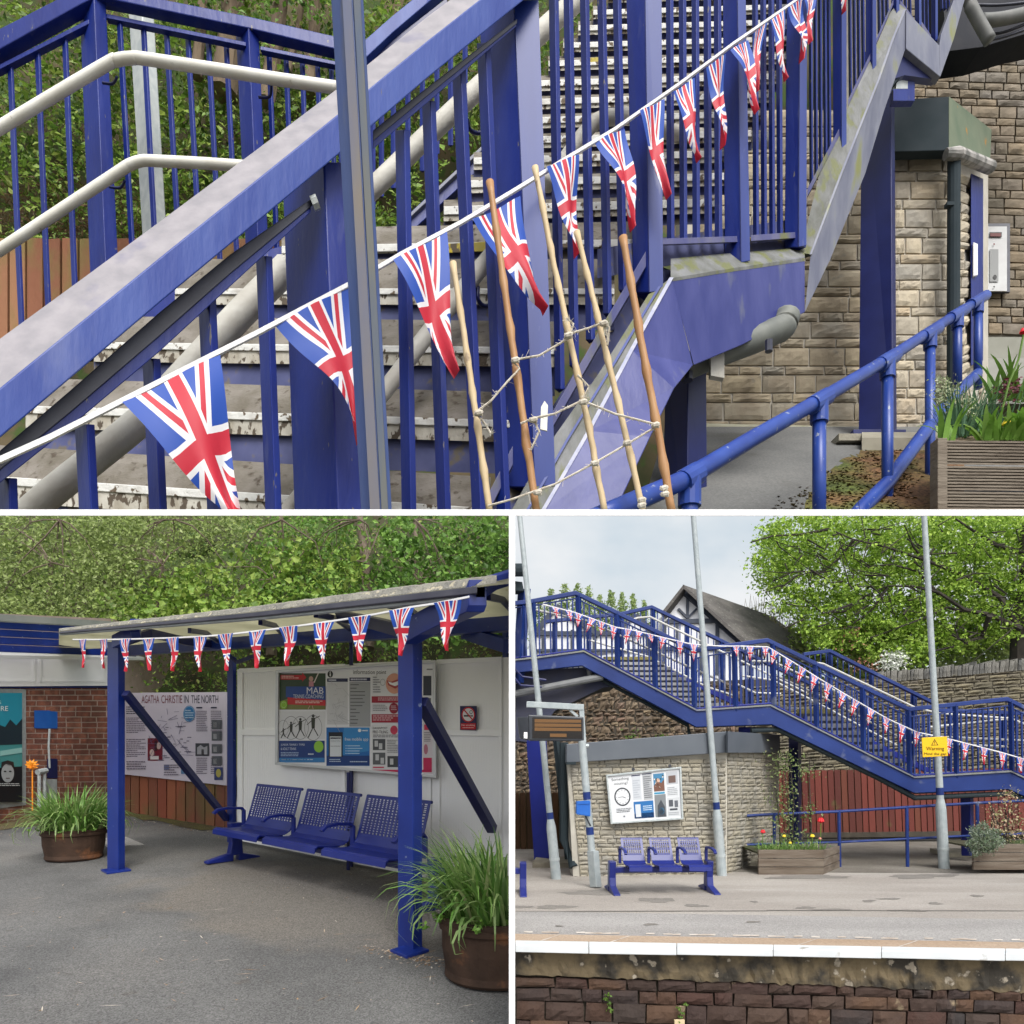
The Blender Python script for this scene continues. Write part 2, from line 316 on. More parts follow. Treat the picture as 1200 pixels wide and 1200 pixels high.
def noiseblock(mb, quad, nx, ny, bulge, m=0, skirt=.05, nrm=None):
    """rock faced block : quad = 4 corners (a,b,c,d ccw from lower left)"""
    a, b, c, d = quad; n = nrm if nrm else (b-a).cross(d-a).normalized()
    if n.y > 0: n = -n
    vs = []; fs = []; jit = lambda: (rng.random()-.5)*.3
    ph = rng.random()*6
    for j in range(ny+1):
        for i in range(nx+1):
            u = i/nx; v = j/ny
            if 0 < i < nx: u += jit()/nx
            if 0 < j < ny: v += jit()/ny
            e = min(i, nx-i, j, ny-j)
            h = (0 if e == 0 else bulge*(.35+.75*rng.random()))
            p = (a*(1-u)+b*u)*(1-v)+(d*(1-u)+c*u)*v
            if e == 0:
                p = p+((a+b+c+d)/4-p)*.02*rng.random()
            vs.append(p+n*h)
    for j in range(ny):
        for i in range(nx):
            k = j*(nx+1)+i; fs.append((k, k+1, k+nx+2, k+nx+1))
    base = len(vs)
    ring = [i for i in range(nx+1)]+[j*(nx+1)+nx for j in range(1, ny+1)]+[ny*(nx+1)+i for i in range(nx-1, -1, -1)]+[j*(nx+1) for j in range(ny-1, 0, -1)]
    for r in ring: vs.append(vs[r]-n*skirt)
    for i in range(len(ring)):
        j = (i+1) % len(ring); fs.append((ring[j], ring[i], base+i, base+j))
    mb.add(vs, fs, m)
def blockwall(mb, at, x0f, x1f, ys, wmin, wmax, gap, bulge, off, nx=4, ny=2, skirt=.05, jitter=0, inside=None):
    """at(px,py,off) ; rows between successive ys ; x0f(y), x1f(y) limits"""
    for r in range(len(ys)-1):
        yt, yb = ys[r], ys[r+1]; ym = (yt+yb)/2; x = x0f(ym)-rng.random()*wmin; xe = x1f(ym); h = yb-yt
        while x < xe:
            wd = (wmin+(wmax-wmin)*rng.random()); x2 = x+wd; a = max(x, x0f(ym)); b = min(x2, xe)
            if b-a > gap*2.5 and (inside is None or inside((a+b)/2, ym)):
                jj = [(rng.random()-.5)*jitter for _ in range(8)]; g = gap/2
                noiseblock(mb, [at(a+g+jj[0], yb-g+jj[1], off), at(b-g+jj[2], yb-g+jj[3], off), at(b-g+jj[4], yt+g+jj[5], off), at(a+g+jj[6], yt+g+jj[7], off)], nx, ny, bulge*(.5+.8*rng.random()), skirt=skirt)
            x = x2
def rows(y0, y1, hs):
    out = [y0]; i = 0
    while out[-1] < y1: out.append(out[-1]+hs[i % len(hs)]*(.92+.16*rng.random())); i += 1
    return out
pf = Plane(edge_pt(604, 0)+V((0, .10, 0)), edge_pt(1250, 0)+V((0, .10, 0)), edge_pt(604, 0)+V((0, .10, -1)))
def tilt(px, py): return py+(px-604)*.027
fw = T('platform_wall', 'dark brown coursed stone wall below the white platform edge, topped by a stained concrete band', 'stone wall', edge_pt(900)+V((0, .1, -1.2)))
mb = MB(); q = [pf.at(603, 1200, -.05)+V((0, 0, -.7)), pf.at(1290, 1200, -.05)+V((0, 0, -.7)), pf.at(1290, 1122, -.05), pf.at(603, 1112, -.05)]
mb.extr(q, (0, .5, 0)); fw.part('joints', mb, rubble_mort)
mb = MB(); N = 110; secs = []
for i in range(N+1):
    x = 604+i*(1290-604)/N; yt = edge_py(x)+4; yb = 1142+(x-604)*.035+rng.normal()*1.0
    o = .045+rng.normal()*.006
    secs.append([pf.at(x, yt, .05), pf.at(x, yt+(yb-yt)*.4+rng.normal(), o+rng.normal()*.006), pf.at(x, yt+(yb-yt)*.75+rng.normal(), o-.004+rng.normal()*.008), pf.at(x, yb, o-.02), pf.at(x, yb, -.04), pf.at(x, yt, -.04)])
mb.loft(secs); fw.part('concrete_band', mb, conc_band)
mb = MB()
blockwall(mb, lambda x, y, o: pf.at(x, tilt(x, y), o), lambda y: 604, lambda y: 1280, rows(1144, 1230, (13, 16, 21, 12, 17)), 16, 52, 1.4, .028, .0, 5, 3, .06, 2.4)
fw.part('stonework', mb, red_stone)
# little weeds growing in the wall
leafg = mat('leaf_green', (1, 1, 1), rough=.55, island=[(.05, .11, .015), (.10, .20, .03), (.16, .28, .05), (.09, .17, .02)], transl=.3)
def tuft(mb, c, n, r, lw, up=.6):
    for _ in range(n):
        a = V((rng.normal(), rng.normal(), abs(rng.normal())*up)).normalized(); p = c+a*r*rng.random()
        t = V((rng.normal(), rng.normal(), rng.normal())).normalized(); b = t.cross(a).normalized()
        mb.poly([p-b*lw, p+t*lw*1.4, p+b*lw, p-t*lw*1.4])
for x, y, lab in ((711, 1185, 'small green weed sprouting from the stone wall, taller and left of the other'), (797, 1190, 'pale yellowish weed near the bottom of the stone wall')):
    mb = MB(); c = pf.at(x, y+(6 if x > 750 else 0), .05)
    for k in range(5): tuft(mb, c+V((rng.normal()*.02, -.01, .035*k)), 14, .035, .009)
    solo('wall_weed', mb, leafg, lab, 'weed')
# white dividers between the views, added: a thin wall and the long beam it carries
def sight(y, py=600): return 1.6+(890-py)/800*y
mb = MB(); t = .0135
prof = [V((-t, 3.0, -1.3)), V((-t, 19.5, -1.3)), V((-t, 19.5, sight(19.5, 606))), V((-t, 8.7, sight(8.7, 606))), V((-t, 3.0, sight(3.0, 601)))]
mb.extr(prof, (2*t, 0, 0)); solo('added_divider_wall', mb, divider, 'added white divider, built as a tall thin wall between the shelter yard and the platform', 'wall')  # border between the two lower views, added as solid geometry
mb = MB(); D = 8.6
pts = [P(-160, 604, D), P(1360, 604, D), P(1360, 597, D), P(-160, 597, D)]
mb.extr(pts, (0, .02, 0)); bt = T('added_divider_beam', 'added white divider, built as a long horizontal beam above the trees, shelter and footbridge', 'beam', (0, D, 0))  # border strip added in front of the cut-off tops of trees and poles
bt.part('beam', mb, divider)
for sx in (-160, 1360):
    mb = MB(); a = P(sx, 604, D); mb.box(a.x-.05, D, -1.3, a.x+.05, D+.1, a.z); bt.part('post', mb, divider)  # end posts added outside the view to hold the divider beam

# ================================================================ leaf clouds
def leafmesh(C, size, aspect=.62, face=.35, droop=0):
    n = len(C); N = rng.normal(size=(n, 3)); N /= np.linalg.norm(N, axis=1)[:, None]
    N = N*(1-face)+np.array([0, -.6, .8])*face; N /= np.linalg.norm(N, axis=1)[:, None]
    R = rng.normal(size=(n, 3)); R[:, 2] -= droop; A = np.cross(N, R); A /= np.linalg.norm(A, axis=1)[:, None]+1e-9; B = np.cross(N, A)
    sz = (size*(.38+1.25*rng.random(n)**1.5))[:, None]
    A *= sz*.5; B *= sz*.5*aspect
    fold = N*sz*.12
    vs = np.stack([C-A, C-A*.1+B+fold, C+A, C-A*.1-B+fold], 1).reshape(-1, 3)
    return vs, n
def leafobj(C, size, **k):
    vs, n = leafmesh(C, size, **k); mb = MB(); mb.norecalc = True
    mb.v = vs.tolist(); mb.f = [tuple(x) for x in np.arange(n*4).reshape(-1, 4).tolist()]; mb.m = [0]*n; mb.smooth = False
    return mb
def PX(x, y, d): return np.stack([(x-600)/800*d, d, 1.6+(890-y)/800*d], -1)
def cloud(n_cl, per, box, dr, rpx, ok, leaf, dfun=None, flat=.7):
    """clusters of leaves: box = (x0,y0,x1,y1) px, ok(x,y) mask, returns centres and sizes in metres"""
    cx = []; cy = []
    while len(cx) < n_cl:
        x = box[0]+(box[2]-box[0])*rng.random(); y = box[1]+(box[3]-box[1])*rng.random()
        if ok(x, y): cx.append(x); cy.append(y)
    cx = np.repeat(cx, per); cy = np.repeat(cy, per); d = np.repeat(dr[0]+(dr[1]-dr[0])*rng.random(n_cl), per)
    if dfun: d = d+dfun(cx, cy)
    n = len(cx); rp = np.repeat(rpx*(.5+rng.random(n_cl)), per)
    x = cx+rng.normal(size=n)*rp; y = cy+rng.normal(size=n)*rp*flat; d2 = d+rng.normal(size=n)*rp/800*d
    return x, y, d2, leaf*d/800
gl = lambda nm, cs, tr=.35: mat(nm, (1, 1, 1), rough=.5, island=cs, transl=tr, spec=.35)
lf_mid = gl('leaf_mid', [(0.05, 0.108, 0.024), (0.095, 0.204, 0.033), (0.155, 0.301, 0.049), (0.222, 0.388, 0.076), (0.078, 0.161, 0.032)])
lf_olive = gl('leaf_olive', [(0.134, 0.187, 0.055), (0.224, 0.304, 0.079), (0.328, 0.418, 0.132), (0.179, 0.23, 0.079), (0.402, 0.476, 0.194)])
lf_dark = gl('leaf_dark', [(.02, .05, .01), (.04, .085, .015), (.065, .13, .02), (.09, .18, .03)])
lf_bank = gl('leaf_bank', [(0.062, 0.12, 0.028), (0.123, 0.227, 0.041), (0.222, 0.359, 0.066), (0.37, 0.436, 0.11), (0.086, 0.155, 0.041)])
lf_pale = gl('leaf_pale', [(.28, .33, .13), (.40, .42, .22), (.30, .30, .16), (.22, .28, .09)])
lf_lime = gl('leaf_lime', [(0.088, 0.16, 0.027), (0.165, 0.276, 0.043), (0.252, 0.403, 0.066), (0.351, 0.447, 0.099), (0.132, 0.224, 0.038)])
lf_brown = gl('dead_leaf', [(.16, .09, .04), (.10, .06, .03), (.20, .13, .07)])
bark = mat('bark', (.10, .075, .055), (.18, .14, .11), .95, 3, bump=1, bs=12, stretch=(1, 1, .3))
barkA = mat('bark_brown', (.11, .08, .055), (.20, .15, .10), .95, .6, bump=1, bs=1.5, stretch=(1, 1, .2))
barkd = mat('bark_dark', (.025, .022, .018), (.05, .042, .035), .95, 3)
def branches(mb, root, n, L, r, spread=.5, up=.6, depth=3):
    def go(p, d, L, r, k):
        pts = [p]; q = V(p); dd = V(d)
        for i in range(4):
            dd = (dd+V((rng.normal(), rng.normal()*.6, rng.normal()))*.22).normalized(); q = q+dd*L/4; pts.append(q)
        mb.tube(pts, [r*(1-.5*i/4) for i in range(5)], 5)
        if k > 0:
            for i in range(n):
                s = pts[1+int(rng.random()*4)]
                go(s, (dd+V((rng.normal(), rng.normal()*.7, rng.normal()*.8+up*.3))*spread).normalized(), L*.62, r*.5, k-1)
    go(*root, L, r, depth)
# ================================================================ union-flag pennants
def flag_mat():
    m = bpy.data.materials.new('flag_cloth'); m.use_nodes = True; n = m.node_tree.nodes; L = m.node_tree.links
    b = n['Principled BSDF']; b.inputs['Roughness'].default_value = .55
    uvn = n.new('ShaderNodeUVMap'); sp = n.new('ShaderNodeSeparateXYZ'); L.new(uvn.outputs[0], sp.inputs[0])
    def M(op, a, c=None):
        x = n.new('ShaderNodeMath'); x.operation = op
        for i, q in enumerate((a, c)):
            if q is None: continue
            if isinstance(q, (int, float)): x.inputs[i].default_value = q
            else: L.new(q, x.inputs[i])
        return x.outputs[0]
    x = M('ABSOLUTE', sp.outputs[0]); dy = M('MULTIPLY', M('SUBTRACT', sp.outputs[1], .47), 2.6); y = M('ABSOLUTE', dy)
    rc = M('MAXIMUM', M('LESS_THAN', x, .115), M('LESS_THAN', y, .15))
    wc = M('MAXIMUM', M('LESS_THAN', x, .185), M('LESS_THAN', y, .24))
    ds = M('SUBTRACT', M('MULTIPLY', x, .90), M('MULTIPLY', y, .44))
    wd = M('LESS_THAN', M('ABSOLUTE', ds), .135)
    rd = M('LESS_THAN', M('ABSOLUTE', M('ADD', ds, .01)), .05)
    def mix(f, a, c):
        q = n.new('ShaderNodeMix'); q.data_type = 'RGBA'; L.new(f, q.inputs[0])
        for i, s in ((6, a), (7, c)):
            if isinstance(s, tuple): q.inputs[i].default_value = (*s, 1)
            else: L.new(s, q.inputs[i])
        return q.outputs[2]
    red = (.58, .02, .045); white = (.82, .82, .84); blue = (.014, .075, .42)
    c = mix(wd, blue, white); c = mix(rd, c, red); c = mix(wc, c, white); c = mix(rc, c, red)
    L.new(c, b.inputs['Base Color'])
    t = n.new('ShaderNodeBsdfTranslucent'); ms = n.new('ShaderNodeMixShader'); ms.inputs[0].default_value = .25
    L.new(c, t.inputs[0]); L.new(b.outputs[0], ms.inputs[1]); L.new(t.outputs[0], ms.inputs[2]); L.new(ms.outputs[0], n['Material Output'].inputs[0])
    return m
flagm = flag_mat(); tape = mat('white_tape', (.8, .8, .8), (.7, .7, .7), .6, 5)
def pennant(a, b, c, rip=.06, ph=0, nx=8, ny=18, curl=0):
    """3-D corners: top-left a, top-right b, tip c"""
    mb = MB(); mb.uv = []; vs = []; W = (b-a).length; tw = (c-a).cross(b-a).normalized()
    if tw.y > 0: tw = -tw
    for j in range(ny+1):
        t = j/ny
        for i in range(nx+1):
            s = 2*i/nx-1; sw = s*(1-t*.995); mid = (a+b)/2
            p = mid+(b-a)*.5*sw+(c-mid)*t
            p = p+tw*W*rip*(math.sin(3.1*s+ph+t*4)*(.3+t)+.5*math.sin(7*t+ph*2))+(b-a).normalized()*W*curl*math.sin(t*3.1)*math.sin(ph)
            vs.append(p); mb.uv.append((sw, t))
    fs = []
    for j in range(ny):
        for i in range(nx):
            k = j*(nx+1)+i; fs.append((k, k+nx+1, k+nx+2, k+1))
    mb.add(vs, fs); mb.smooth = True
    return mb
def bunting(label, line, flags, dfun, tapew, group=None, rip=.06, crumple=0):
    """line: px polyline of the tape, flags: (x0,y0,x1,y1,xt,yt)"""
    loc = P(line[0][0], line[0][1], dfun(line[0][0]))
    t = T('bunting', label, 'bunting', loc)
    mb = MB(); secs = []
    for x, y in line:
        d = dfun(x); h = tapew*(d/dfun(line[0][0]))**-1/2 if False else tapew(x)/2
        secs.append([P(x, y-h, d), P(x, y+h, d), P(x, y+h, d)+V((0, .004*d, 0)), P(x, y-h, d)+V((0, .004*d, 0))])
    mb.loft(secs); t.part('tape', mb, tape)
    for k, (x0, y0, x1, y1, xt, yt) in enumerate(flags):
        pn = pennant(P(x0, y0, dfun(x0)*.998), P(x1, y1, dfun(x1)*.998), P(xt, yt, dfun((x0+x1)/2)*.996), rip, k*1.7, curl=.0 if not crumple else crumple)
        t.part('pennant', pn, flagm)
    return t

# ================================================================ text on boards
_tx = {}
def text_geo(s, sx=None):
    if s in _tx: return _tx[s]
    cu = bpy.data.curves.new('t', 'FONT'); cu.body = s; cu.resolution_u = 3
    o = bpy.data.objects.new('t', cu); COL.objects.link(o)
    dg = bpy.context.evaluated_depsgraph_get(); me = bpy.data.meshes.new_from_object(o.evaluated_get(dg))
    vs = [tuple(v.co) for v in me.vertices]; fs = [tuple(p.vertices) for p in me.polygons]
    bpy.data.objects.remove(o); bpy.data.curves.remove(cu); bpy.data.meshes.remove(me)
    xs = [v[0] for v in vs]; ys = [v[1] for v in vs]; x0, x1, y0, y1 = min(xs), max(xs), min(ys), max(ys)
    vs = [((v[0]-x0)/(x1-x0), 1-(v[1]-y0)/(y1-y0)) for v in vs]
    _tx[s] = (vs, fs); return _tx[s]
class Print:
    """flat print drawn in photograph pixels on a board plane"""
    def __init__(s, pl, step=.0025, quad=None): s.pl = pl; s.mb = MB(); s.mats = []; s.k = 1; s.step = step; s.quad = quad; s.mb.norecalc = True
    def mi(s, c):
        m = col(*c) if isinstance(c, tuple) else c
        if m not in s.mats: s.mats.append(m)
        return s.mats.index(m)
    def map(s, x, y):
        if s.quad:                                       # x,y in 0..100 over a four-cornered board (tl,tr,br,bl)
            u, v = x/100, y/100; a, b, c, d = s.quad
            return ((a[0]*(1-u)+b[0]*u)*(1-v)+(d[0]*(1-u)+c[0]*u)*v, (a[1]*(1-u)+b[1]*u)*(1-v)+(d[1]*(1-u)+c[1]*u)*v)
        return x, y
    def p(s, x, y): X, Y = s.map(x, y); return s.pl.at(X, Y, s.k*s.step)
    def rect(s, x0, y0, x1, y1, c): s.mb.poly([s.p(x0, y0), s.p(x0, y1), s.p(x1, y1), s.p(x1, y0)], s.mi(c)); return s
    def poly(s, pts, c): s.mb.poly([s.p(*q) for q in pts], s.mi(c)); return s
    def ell(s, cx, cy, rx, ry, c, n=24): return s.poly([(cx+rx*math.cos(-6.2832*i/n), cy+ry*math.sin(-6.2832*i/n)) for i in range(n)], c)
    def ring(s, cx, cy, rx, ry, w, c, n=28, a0=0, a1=6.2832):
        for i in range(n):
            a = a0+(a1-a0)*i/n; b = a0+(a1-a0)*(i+1)/n
            f = lambda t, k: (cx+rx*k*math.cos(t), cy+ry*k*math.sin(t))
            s.poly([f(a, 1), f(b, 1), f(b, 1-w), f(a, 1-w)], c)
        return s
    def line(s, x0, y0, x1, y1, w, c):
        L = math.hypot(x1-x0, y1-y0)+1e-6; nx, ny = -(y1-y0)/L*w/2, (x1-x0)/L*w/2
        return s.poly([(x0+nx, y0+ny), (x1+nx, y1+ny), (x1-nx, y1-ny), (x0-nx, y0-ny)], c)
    def text(s, t, x0, y0, x1, y1, c):
        vs, fs = text_geo(t); s.mb.add([s.p(x0+(x1-x0)*u, y0+(y1-y0)*v) for u, v in vs], fs, s.mi(c)); return s
    def lines(s, x0, y0, x1, y1, n, c, frac=.45):        # body copy too small to read
        h = (y1-y0)/n
        for i in range(n):
            x = x0; e = x1-(x1-x0)*(.5*rng.random() if rng.random() < .3 else .06*rng.random())
            while x < e-.5:
                wd = (x1-x0)*(.05+.12*rng.random()); s.rect(x, y0+i*h, min(x+wd, e), y0+i*h+h*frac, c); x += wd+(x1-x0)*.02
        return s
    def up(s, n=1): s.k += n; return s

# ================================================================ the shelter yard
# wooded bank behind
def dbank(x, y): return 15.6+np.clip((820-y)/220, -.6, 1.3)*3.2
mb = MB(); NX, NY = 26, 18; vs = []
for j in range(NY+1):
    for i in range(NX+1):
        x = -140+(603+140)*i/NX if i < NX else 603; y = 905-(905-600.5)*j/NY
        d = float(dbank(x, y))+(0 if j == NY else .25*rng.normal()); vs.append(P(x, y, d))
mb.add(vs, [(j*(NX+1)+i, j*(NX+1)+i+1, (j+1)*(NX+1)+i+1, (j+1)*(NX+1)+i) for j in range(NY) for i in range(NX)])
top = vs[-(NX+1):]
mb.add([v for v in top]+[v+V((0, 3, -4)) for v in top], [(i, i+1, NX+2+i, NX+1+i) for i in range(NX)])
mb.smooth = True
solo('wooded_bank', mb, soil, kind='structure')
okB = lambda x, y: True
def mask(x, y, d, s, cond): k = cond(x, y); return x[k], y[k], d[k], s[k]
def limB(x, y): return (y > 604.5) & (x < 598) & (x > -90)
def leaves_solo(name, parts_, m, **k): pass
x, y, d, s = cloud(620, 24, (-60, 596, 600, 850), (-1.7, -.15), 12, okB, 4.6, dfun=dbank); x, y, d, s = mask(x, y, d, s, limB)
solo('bank_undergrowth', leafobj(PX(x, y, d), s), lf_bank, 'dense green undergrowth covering the bank behind the shelter', 'undergrowth', kind='stuff')
x, y, d, s = cloud(160, 20, (140, 755, 590, 840), (-2.0, -.8), 9, okB, 4, dfun=dbank); x, y, d, s = mask(x, y, d, s, limB)
solo('dead_twigs', leafobj(PX(x, y, d), s, aspect=.12), lf_brown, 'brown dead twigs and leaves low on the bank behind the shelter', 'undergrowth', kind='stuff')
def treeB(label, box, cond, n, per, leaf, m, trunk, face=.35, rp=13, dr=(-3.2, -1.9), asp=.62, tw=14):
    t = T('bank_tree', label, 'tree', P(trunk[-1][0], trunk[-1][1], 14.6), 'trees on the bank behind the shelter')
    x, y, d, s = cloud(n, per, box, dr, rp, cond, leaf, dfun=dbank); x, y, d, s = mask(x, y, d, s, limB)
    t.part('crown', leafobj(PX(x, y, d), s, face=face, aspect=asp), m)
    mb = MB(); mb.tube([P(a, b, 15.2+(820-b)/220*1.6) for a, b in trunk], [tw/1600*15*(1-.4*(1-i/(len(trunk)-1))) for i in range(len(trunk))], 8)
    for k in range(11):
        i = int(rng.random()*(len(trunk)-1)); a, b = trunk[i]
        p = P(a, b, 14.9); q = p
        xt = box[0]+(box[2]-box[0])*rng.random(); yt = max(606, box[1])+(box[3]-max(606, box[1]))*rng.random()
        if abs(xt-a) > 90: xt = a+(xt-a)*.6
        dd_ = 14.2+(820-yt)/220*1.6+rng.random()*.5; q0 = (a, b, 14.9); q1 = (xt, yt, dd_); ks = [0, .25, .5, .75, 1]
        mb.tube([P(q0[0]+(q1[0]-q0[0])*f+rng.normal()*3*(0 < f < 1), max(609, q0[1]+(q1[1]-q0[1])*f-14*math.sin(3.1*f)+rng.normal()*2), q0[2]+(q1[2]-q0[2])*f) for f in ks], [.020, .017, .013, .009, .004], 5)
    mb.f = mb.f; t.part('trunk', mb, bark)
    return t
treeB('olive green small-leaved tree over the brick building, far left', (-60, 590, 165, 740), lambda x, y: rng.random() < .95, 560, 26, 4.4, lf_olive, [(70, 604), (60, 660), (55, 740)], tw=7)
treeB('fine-leaved pale green tree with bare twigs left of the maple', (90, 590, 330, 690), lambda x, y: y < 690-(x-90)*.28, 260, 26, 4.2, lf_olive, [(205, 605), (190, 660), (180, 740)], tw=7)
treeB('bright green broad-leaved maple behind the middle of the shelter roof', (128, 640, 420, 748), lambda x, y: y > 700-(x-128)*.33 and rng.random() < .8, 330, 20, 6.8, lf_lime, [(330, 606), (322, 680), (318, 770)], face=.4, asp=.8)
treeB('tree with stout grey trunk above the right part of the shelter roof', (300, 590, 470, 740), lambda x, y: abs(x-430) > 16 or y > 690, 190, 22, 5.2, lf_mid, [(421, 604), (428, 660), (432, 760)], face=.35, tw=14)
treeB('dark leafy sycamore at the right end of the bank by the white divider', (445, 590, 600, 742), lambda x, y: True, 220, 22, 6.6, lf_mid, [(486, 605), (489, 680), (492, 760)], face=.4, asp=.8, tw=9)

# --- brick building at left
dbk = lambda px: 1280/((966-px*.18)-850)
bl = T('brick_building', 'red brick station building with white panels under a blue fascia, beyond the left planter', 'building', P(60, 955, dbk(60)))
wl = Plane(P(0, 966, dbk(0)), P(126, 943.3, dbk(126)), P(0, 700, dbk(0)))
XW0, XW1 = -90, 131
mb = MB(); q = [wl.at(XW0, 985, 0), wl.at(XW1, 942, 0), wl.at(XW1, 725, 0), wl.at(XW0, 715, 0)]; mb.extr(q, (0, 3, 0)); bl.part('wall_core', mb, brick_mort)
mb = MB(); ys = [802+i*6.35 for i in range(27)]
blockwall(mb, wl.at, lambda y: XW0, lambda y: 131, ys, 17.6, 18.4, 1.1, .006, .004, 1, 1, .03, .35)
bl.part('brickwork', mb, brick_m)
mb = MB(); mb.poly([wl.at(XW0, 805, .06), wl.at(XW1, 803.5, .06), wl.at(XW1, 768, .06), wl.at(XW0, 763, .06)])
for a, b in ((XW0, -45), (-42, 42), (47, 123)):
    for (yy0, yy1) in ((799, 796.5), (770, 767)): mb.extr([wl.at(a, yy0, .07), wl.at(b, yy0, .07), wl.at(b, yy1, .07), wl.at(a, yy1, .07)], (0, -.03, 0))
    for xx in (a, b-2): mb.extr([wl.at(xx, 799, .075), wl.at(xx+2, 799, .075), wl.at(xx+2, 767, .075), wl.at(xx, 767, .075)], (0, -.03, 0))
bl.part('white_panels', mb, whiteP)
mb = MB(); mb.extr([wl.at(XW0, 807, .03), wl.at(XW1, 806, .03), wl.at(XW1, 801, .03), wl.at(XW0, 800, .03)], (0, -.12, 0)); bl.part('sill_strip', mb, blueB, bevel=.004)
mb = MB()
for i in range(4):
    f0, f1 = i/4, (i+1)/4-.03; L = lambda f: 727+(765.5-727)*f; R = lambda f: 737.5+(770-737.5)*f
    mb.extr([wl.at(XW0, L(f1)-4, .35), wl.at(158, R(f1), .35), wl.at(158, R(f0), .35), wl.at(XW0, L(f0)-4, .35)], (0, .05, 0))
bl.part('fascia', mb, blueB, bevel=.006)
mb = MB(); mb.extr([wl.at(XW0, 766, .345), wl.at(157, 770.5, .345), wl.at(157, 767, .345), wl.at(XW0, 762, .345)], (0, .4, 0)); bl.part('soffit', mb, whiteP)
mb = MB(); rf = mat('felt_roof', (.20, .22, .20), (.28, .29, .26), .8, 2)
mb.loft([[wl.at(XW0, 722.5, .42), wl.at(XW0, 714, .42), wl.at(XW0, 714, .42)+V((0, .12, 0)), wl.at(XW0, 722.5, .42)+V((0, .12, 0))], [wl.at(160, 736.5, .42), wl.at(160, 730, .42), wl.at(160, 730, .42)+V((0, .12, 0)), wl.at(160, 736.5, .42)+V((0, .12, 0))]]); bl.part('roof_edge', mb, rf)
# film poster case on the wall
t = T('poster_case', 'silver framed teal poster showing a pale face, on the brick wall at left', 'poster', wl.at(10, 944, .05))
mb = MB()
mb.extr([wl.at(-75, 957, .02), wl.at(30.5, 943.5, .02), wl.at(30.5, 808, .02), wl.at(-75, 806, .02)], (0, -.05, 0)); t.part('case', mb, galv, bevel=.006)
pr = Print(wl); pr.k = 0; pr.step = .003
OFF = .078; pr.pl = Plane(wl.at(0, 900, OFF), wl.at(30, 900, OFF), wl.at(0, 800, OFF))
pr.rect(-70, 812, 26, 940, (18, 24, 30)).up().poly([(-70, 812), (-70, 862), (0, 862), (26, 856), (26, 812)], (40, 150, 175)).poly([(-70, 875), (-70, 905), (26, 898), (26, 872)], (70, 150, 150)).up()
pr.poly([(-70, 848), (-20, 842), (6, 852), (12, 843), (19, 850), (26, 842), (26, 872), (-70, 876)], (25, 45, 55)).up()
pr.rect(-60, 868, -2, 880, (140, 200, 195)).poly([(0, 880), (26, 876), (26, 882), (0, 886)], (150, 205, 200)).text('RE', 1, 827.5, 9.5, 833, (235, 240, 240)).text('S', -2.5, 821, 1.5, 825, (200, 230, 230))
pr.up().ell(9, 906, 7.5, 11, (170, 176, 178)).poly([(1, 903), (2, 893), (9, 891), (16, 893), (17, 903), (13, 897), (5, 897)], (30, 34, 38)).up().ell(6, 904, 1.6, .9, (40, 44, 48)).ell(12, 904, 1.6, .9, (40, 44, 48)).rect(7, 911.5, 11.5, 912.5, (90, 70, 70)).up().lines(-6, 918, 24, 922, 2, (200, 205, 205))
t.part('poster', pr.mb, pr.mats)
# blue box with conduit
t = T('junction_box', 'small bright blue box on the brick wall with a thin conduit below', 'electrical box', wl.at(57, 855, .02))
bb = mat('bright_blue_plastic', (.012, .10, .42), (.02, .13, .48), .4, 4)
mb = MB(); mb.extr([wl.at(47.5, 854, .01), wl.at(67.5, 854, .01), wl.at(67.5, 834, .01), wl.at(47.5, 834, .01)], (0, -.16, 0)); t.part('box', mb, bb, bevel=.02)
mb = MB(); mb.extr([wl.at(49, 841.5, .0)+V((0, -.17, 0)), wl.at(66.5, 841.5, 0)+V((0, -.17, 0)), wl.at(66.5, 833.4, 0)+V((0, -.17, 0)), wl.at(49, 833.4, 0)+V((0, -.17, 0))], (0, -.02, 0)); t.part('lid', mb, bb, bevel=.01)
mb = MB(); mb.extr([wl.at(57, 837, 0)+V((0, -.2, 0)), wl.at(61, 837, 0)+V((0, -.2, 0)), wl.at(61, 834.5, 0)+V((0, -.2, 0)), wl.at(57, 834.5, 0)+V((0, -.2, 0))], (0, -.006, 0)); t.part('label_plate', mb, whiteP)
mb = MB(); mb.tube([wl.at(58, 854, .04), wl.at(57, 875, .03), wl.at(58, 900, .03)], .018, 6); t.part('conduit', mb, galv)
t = T('tap_box', 'slim dark blue box and grey pipes low on the brick wall behind the planter', 'utility box', wl.at(60, 940, .05))
mb = MB(); mb.extr([wl.at(60.5, 912, .02), wl.at(67.5, 912, .02), wl.at(67.5, 889, .02), wl.at(60.5, 889, .02)], (0, -.12, 0)); t.part('box', mb, blueBd, bevel=.015)
mb = MB(); mb.extr([wl.at(58, 943, .02), wl.at(67, 943, .02), wl.at(67, 913, .02), wl.at(58, 913, .02)], (0, -.1, 0)); t.part('post', mb, galv, bevel=.01)
mb = MB()
for xx in (46, 52): mb.tube([wl.at(xx, 946, .1), wl.at(xx, 905, .1)], .03, 8)
mb.tube([wl.at(44, 905, .1), wl.at(54, 903, .1)], .05, 8); t.part('pipes', mb, galv)
mb = MB()
for k in range(10):
    a = k/10*6.28; c = wl.at(38, 900, .25); mb.tube([c, c+V((.06*math.cos(a), -.03, .05+.05*math.sin(a))), c+V((.12*math.cos(a), -.01, .06+.09*math.sin(a)))], [.02, .028, .004], 5)
mb.tube([wl.at(38, 950, .25), wl.at(38, 901, .25)], .012, 5)
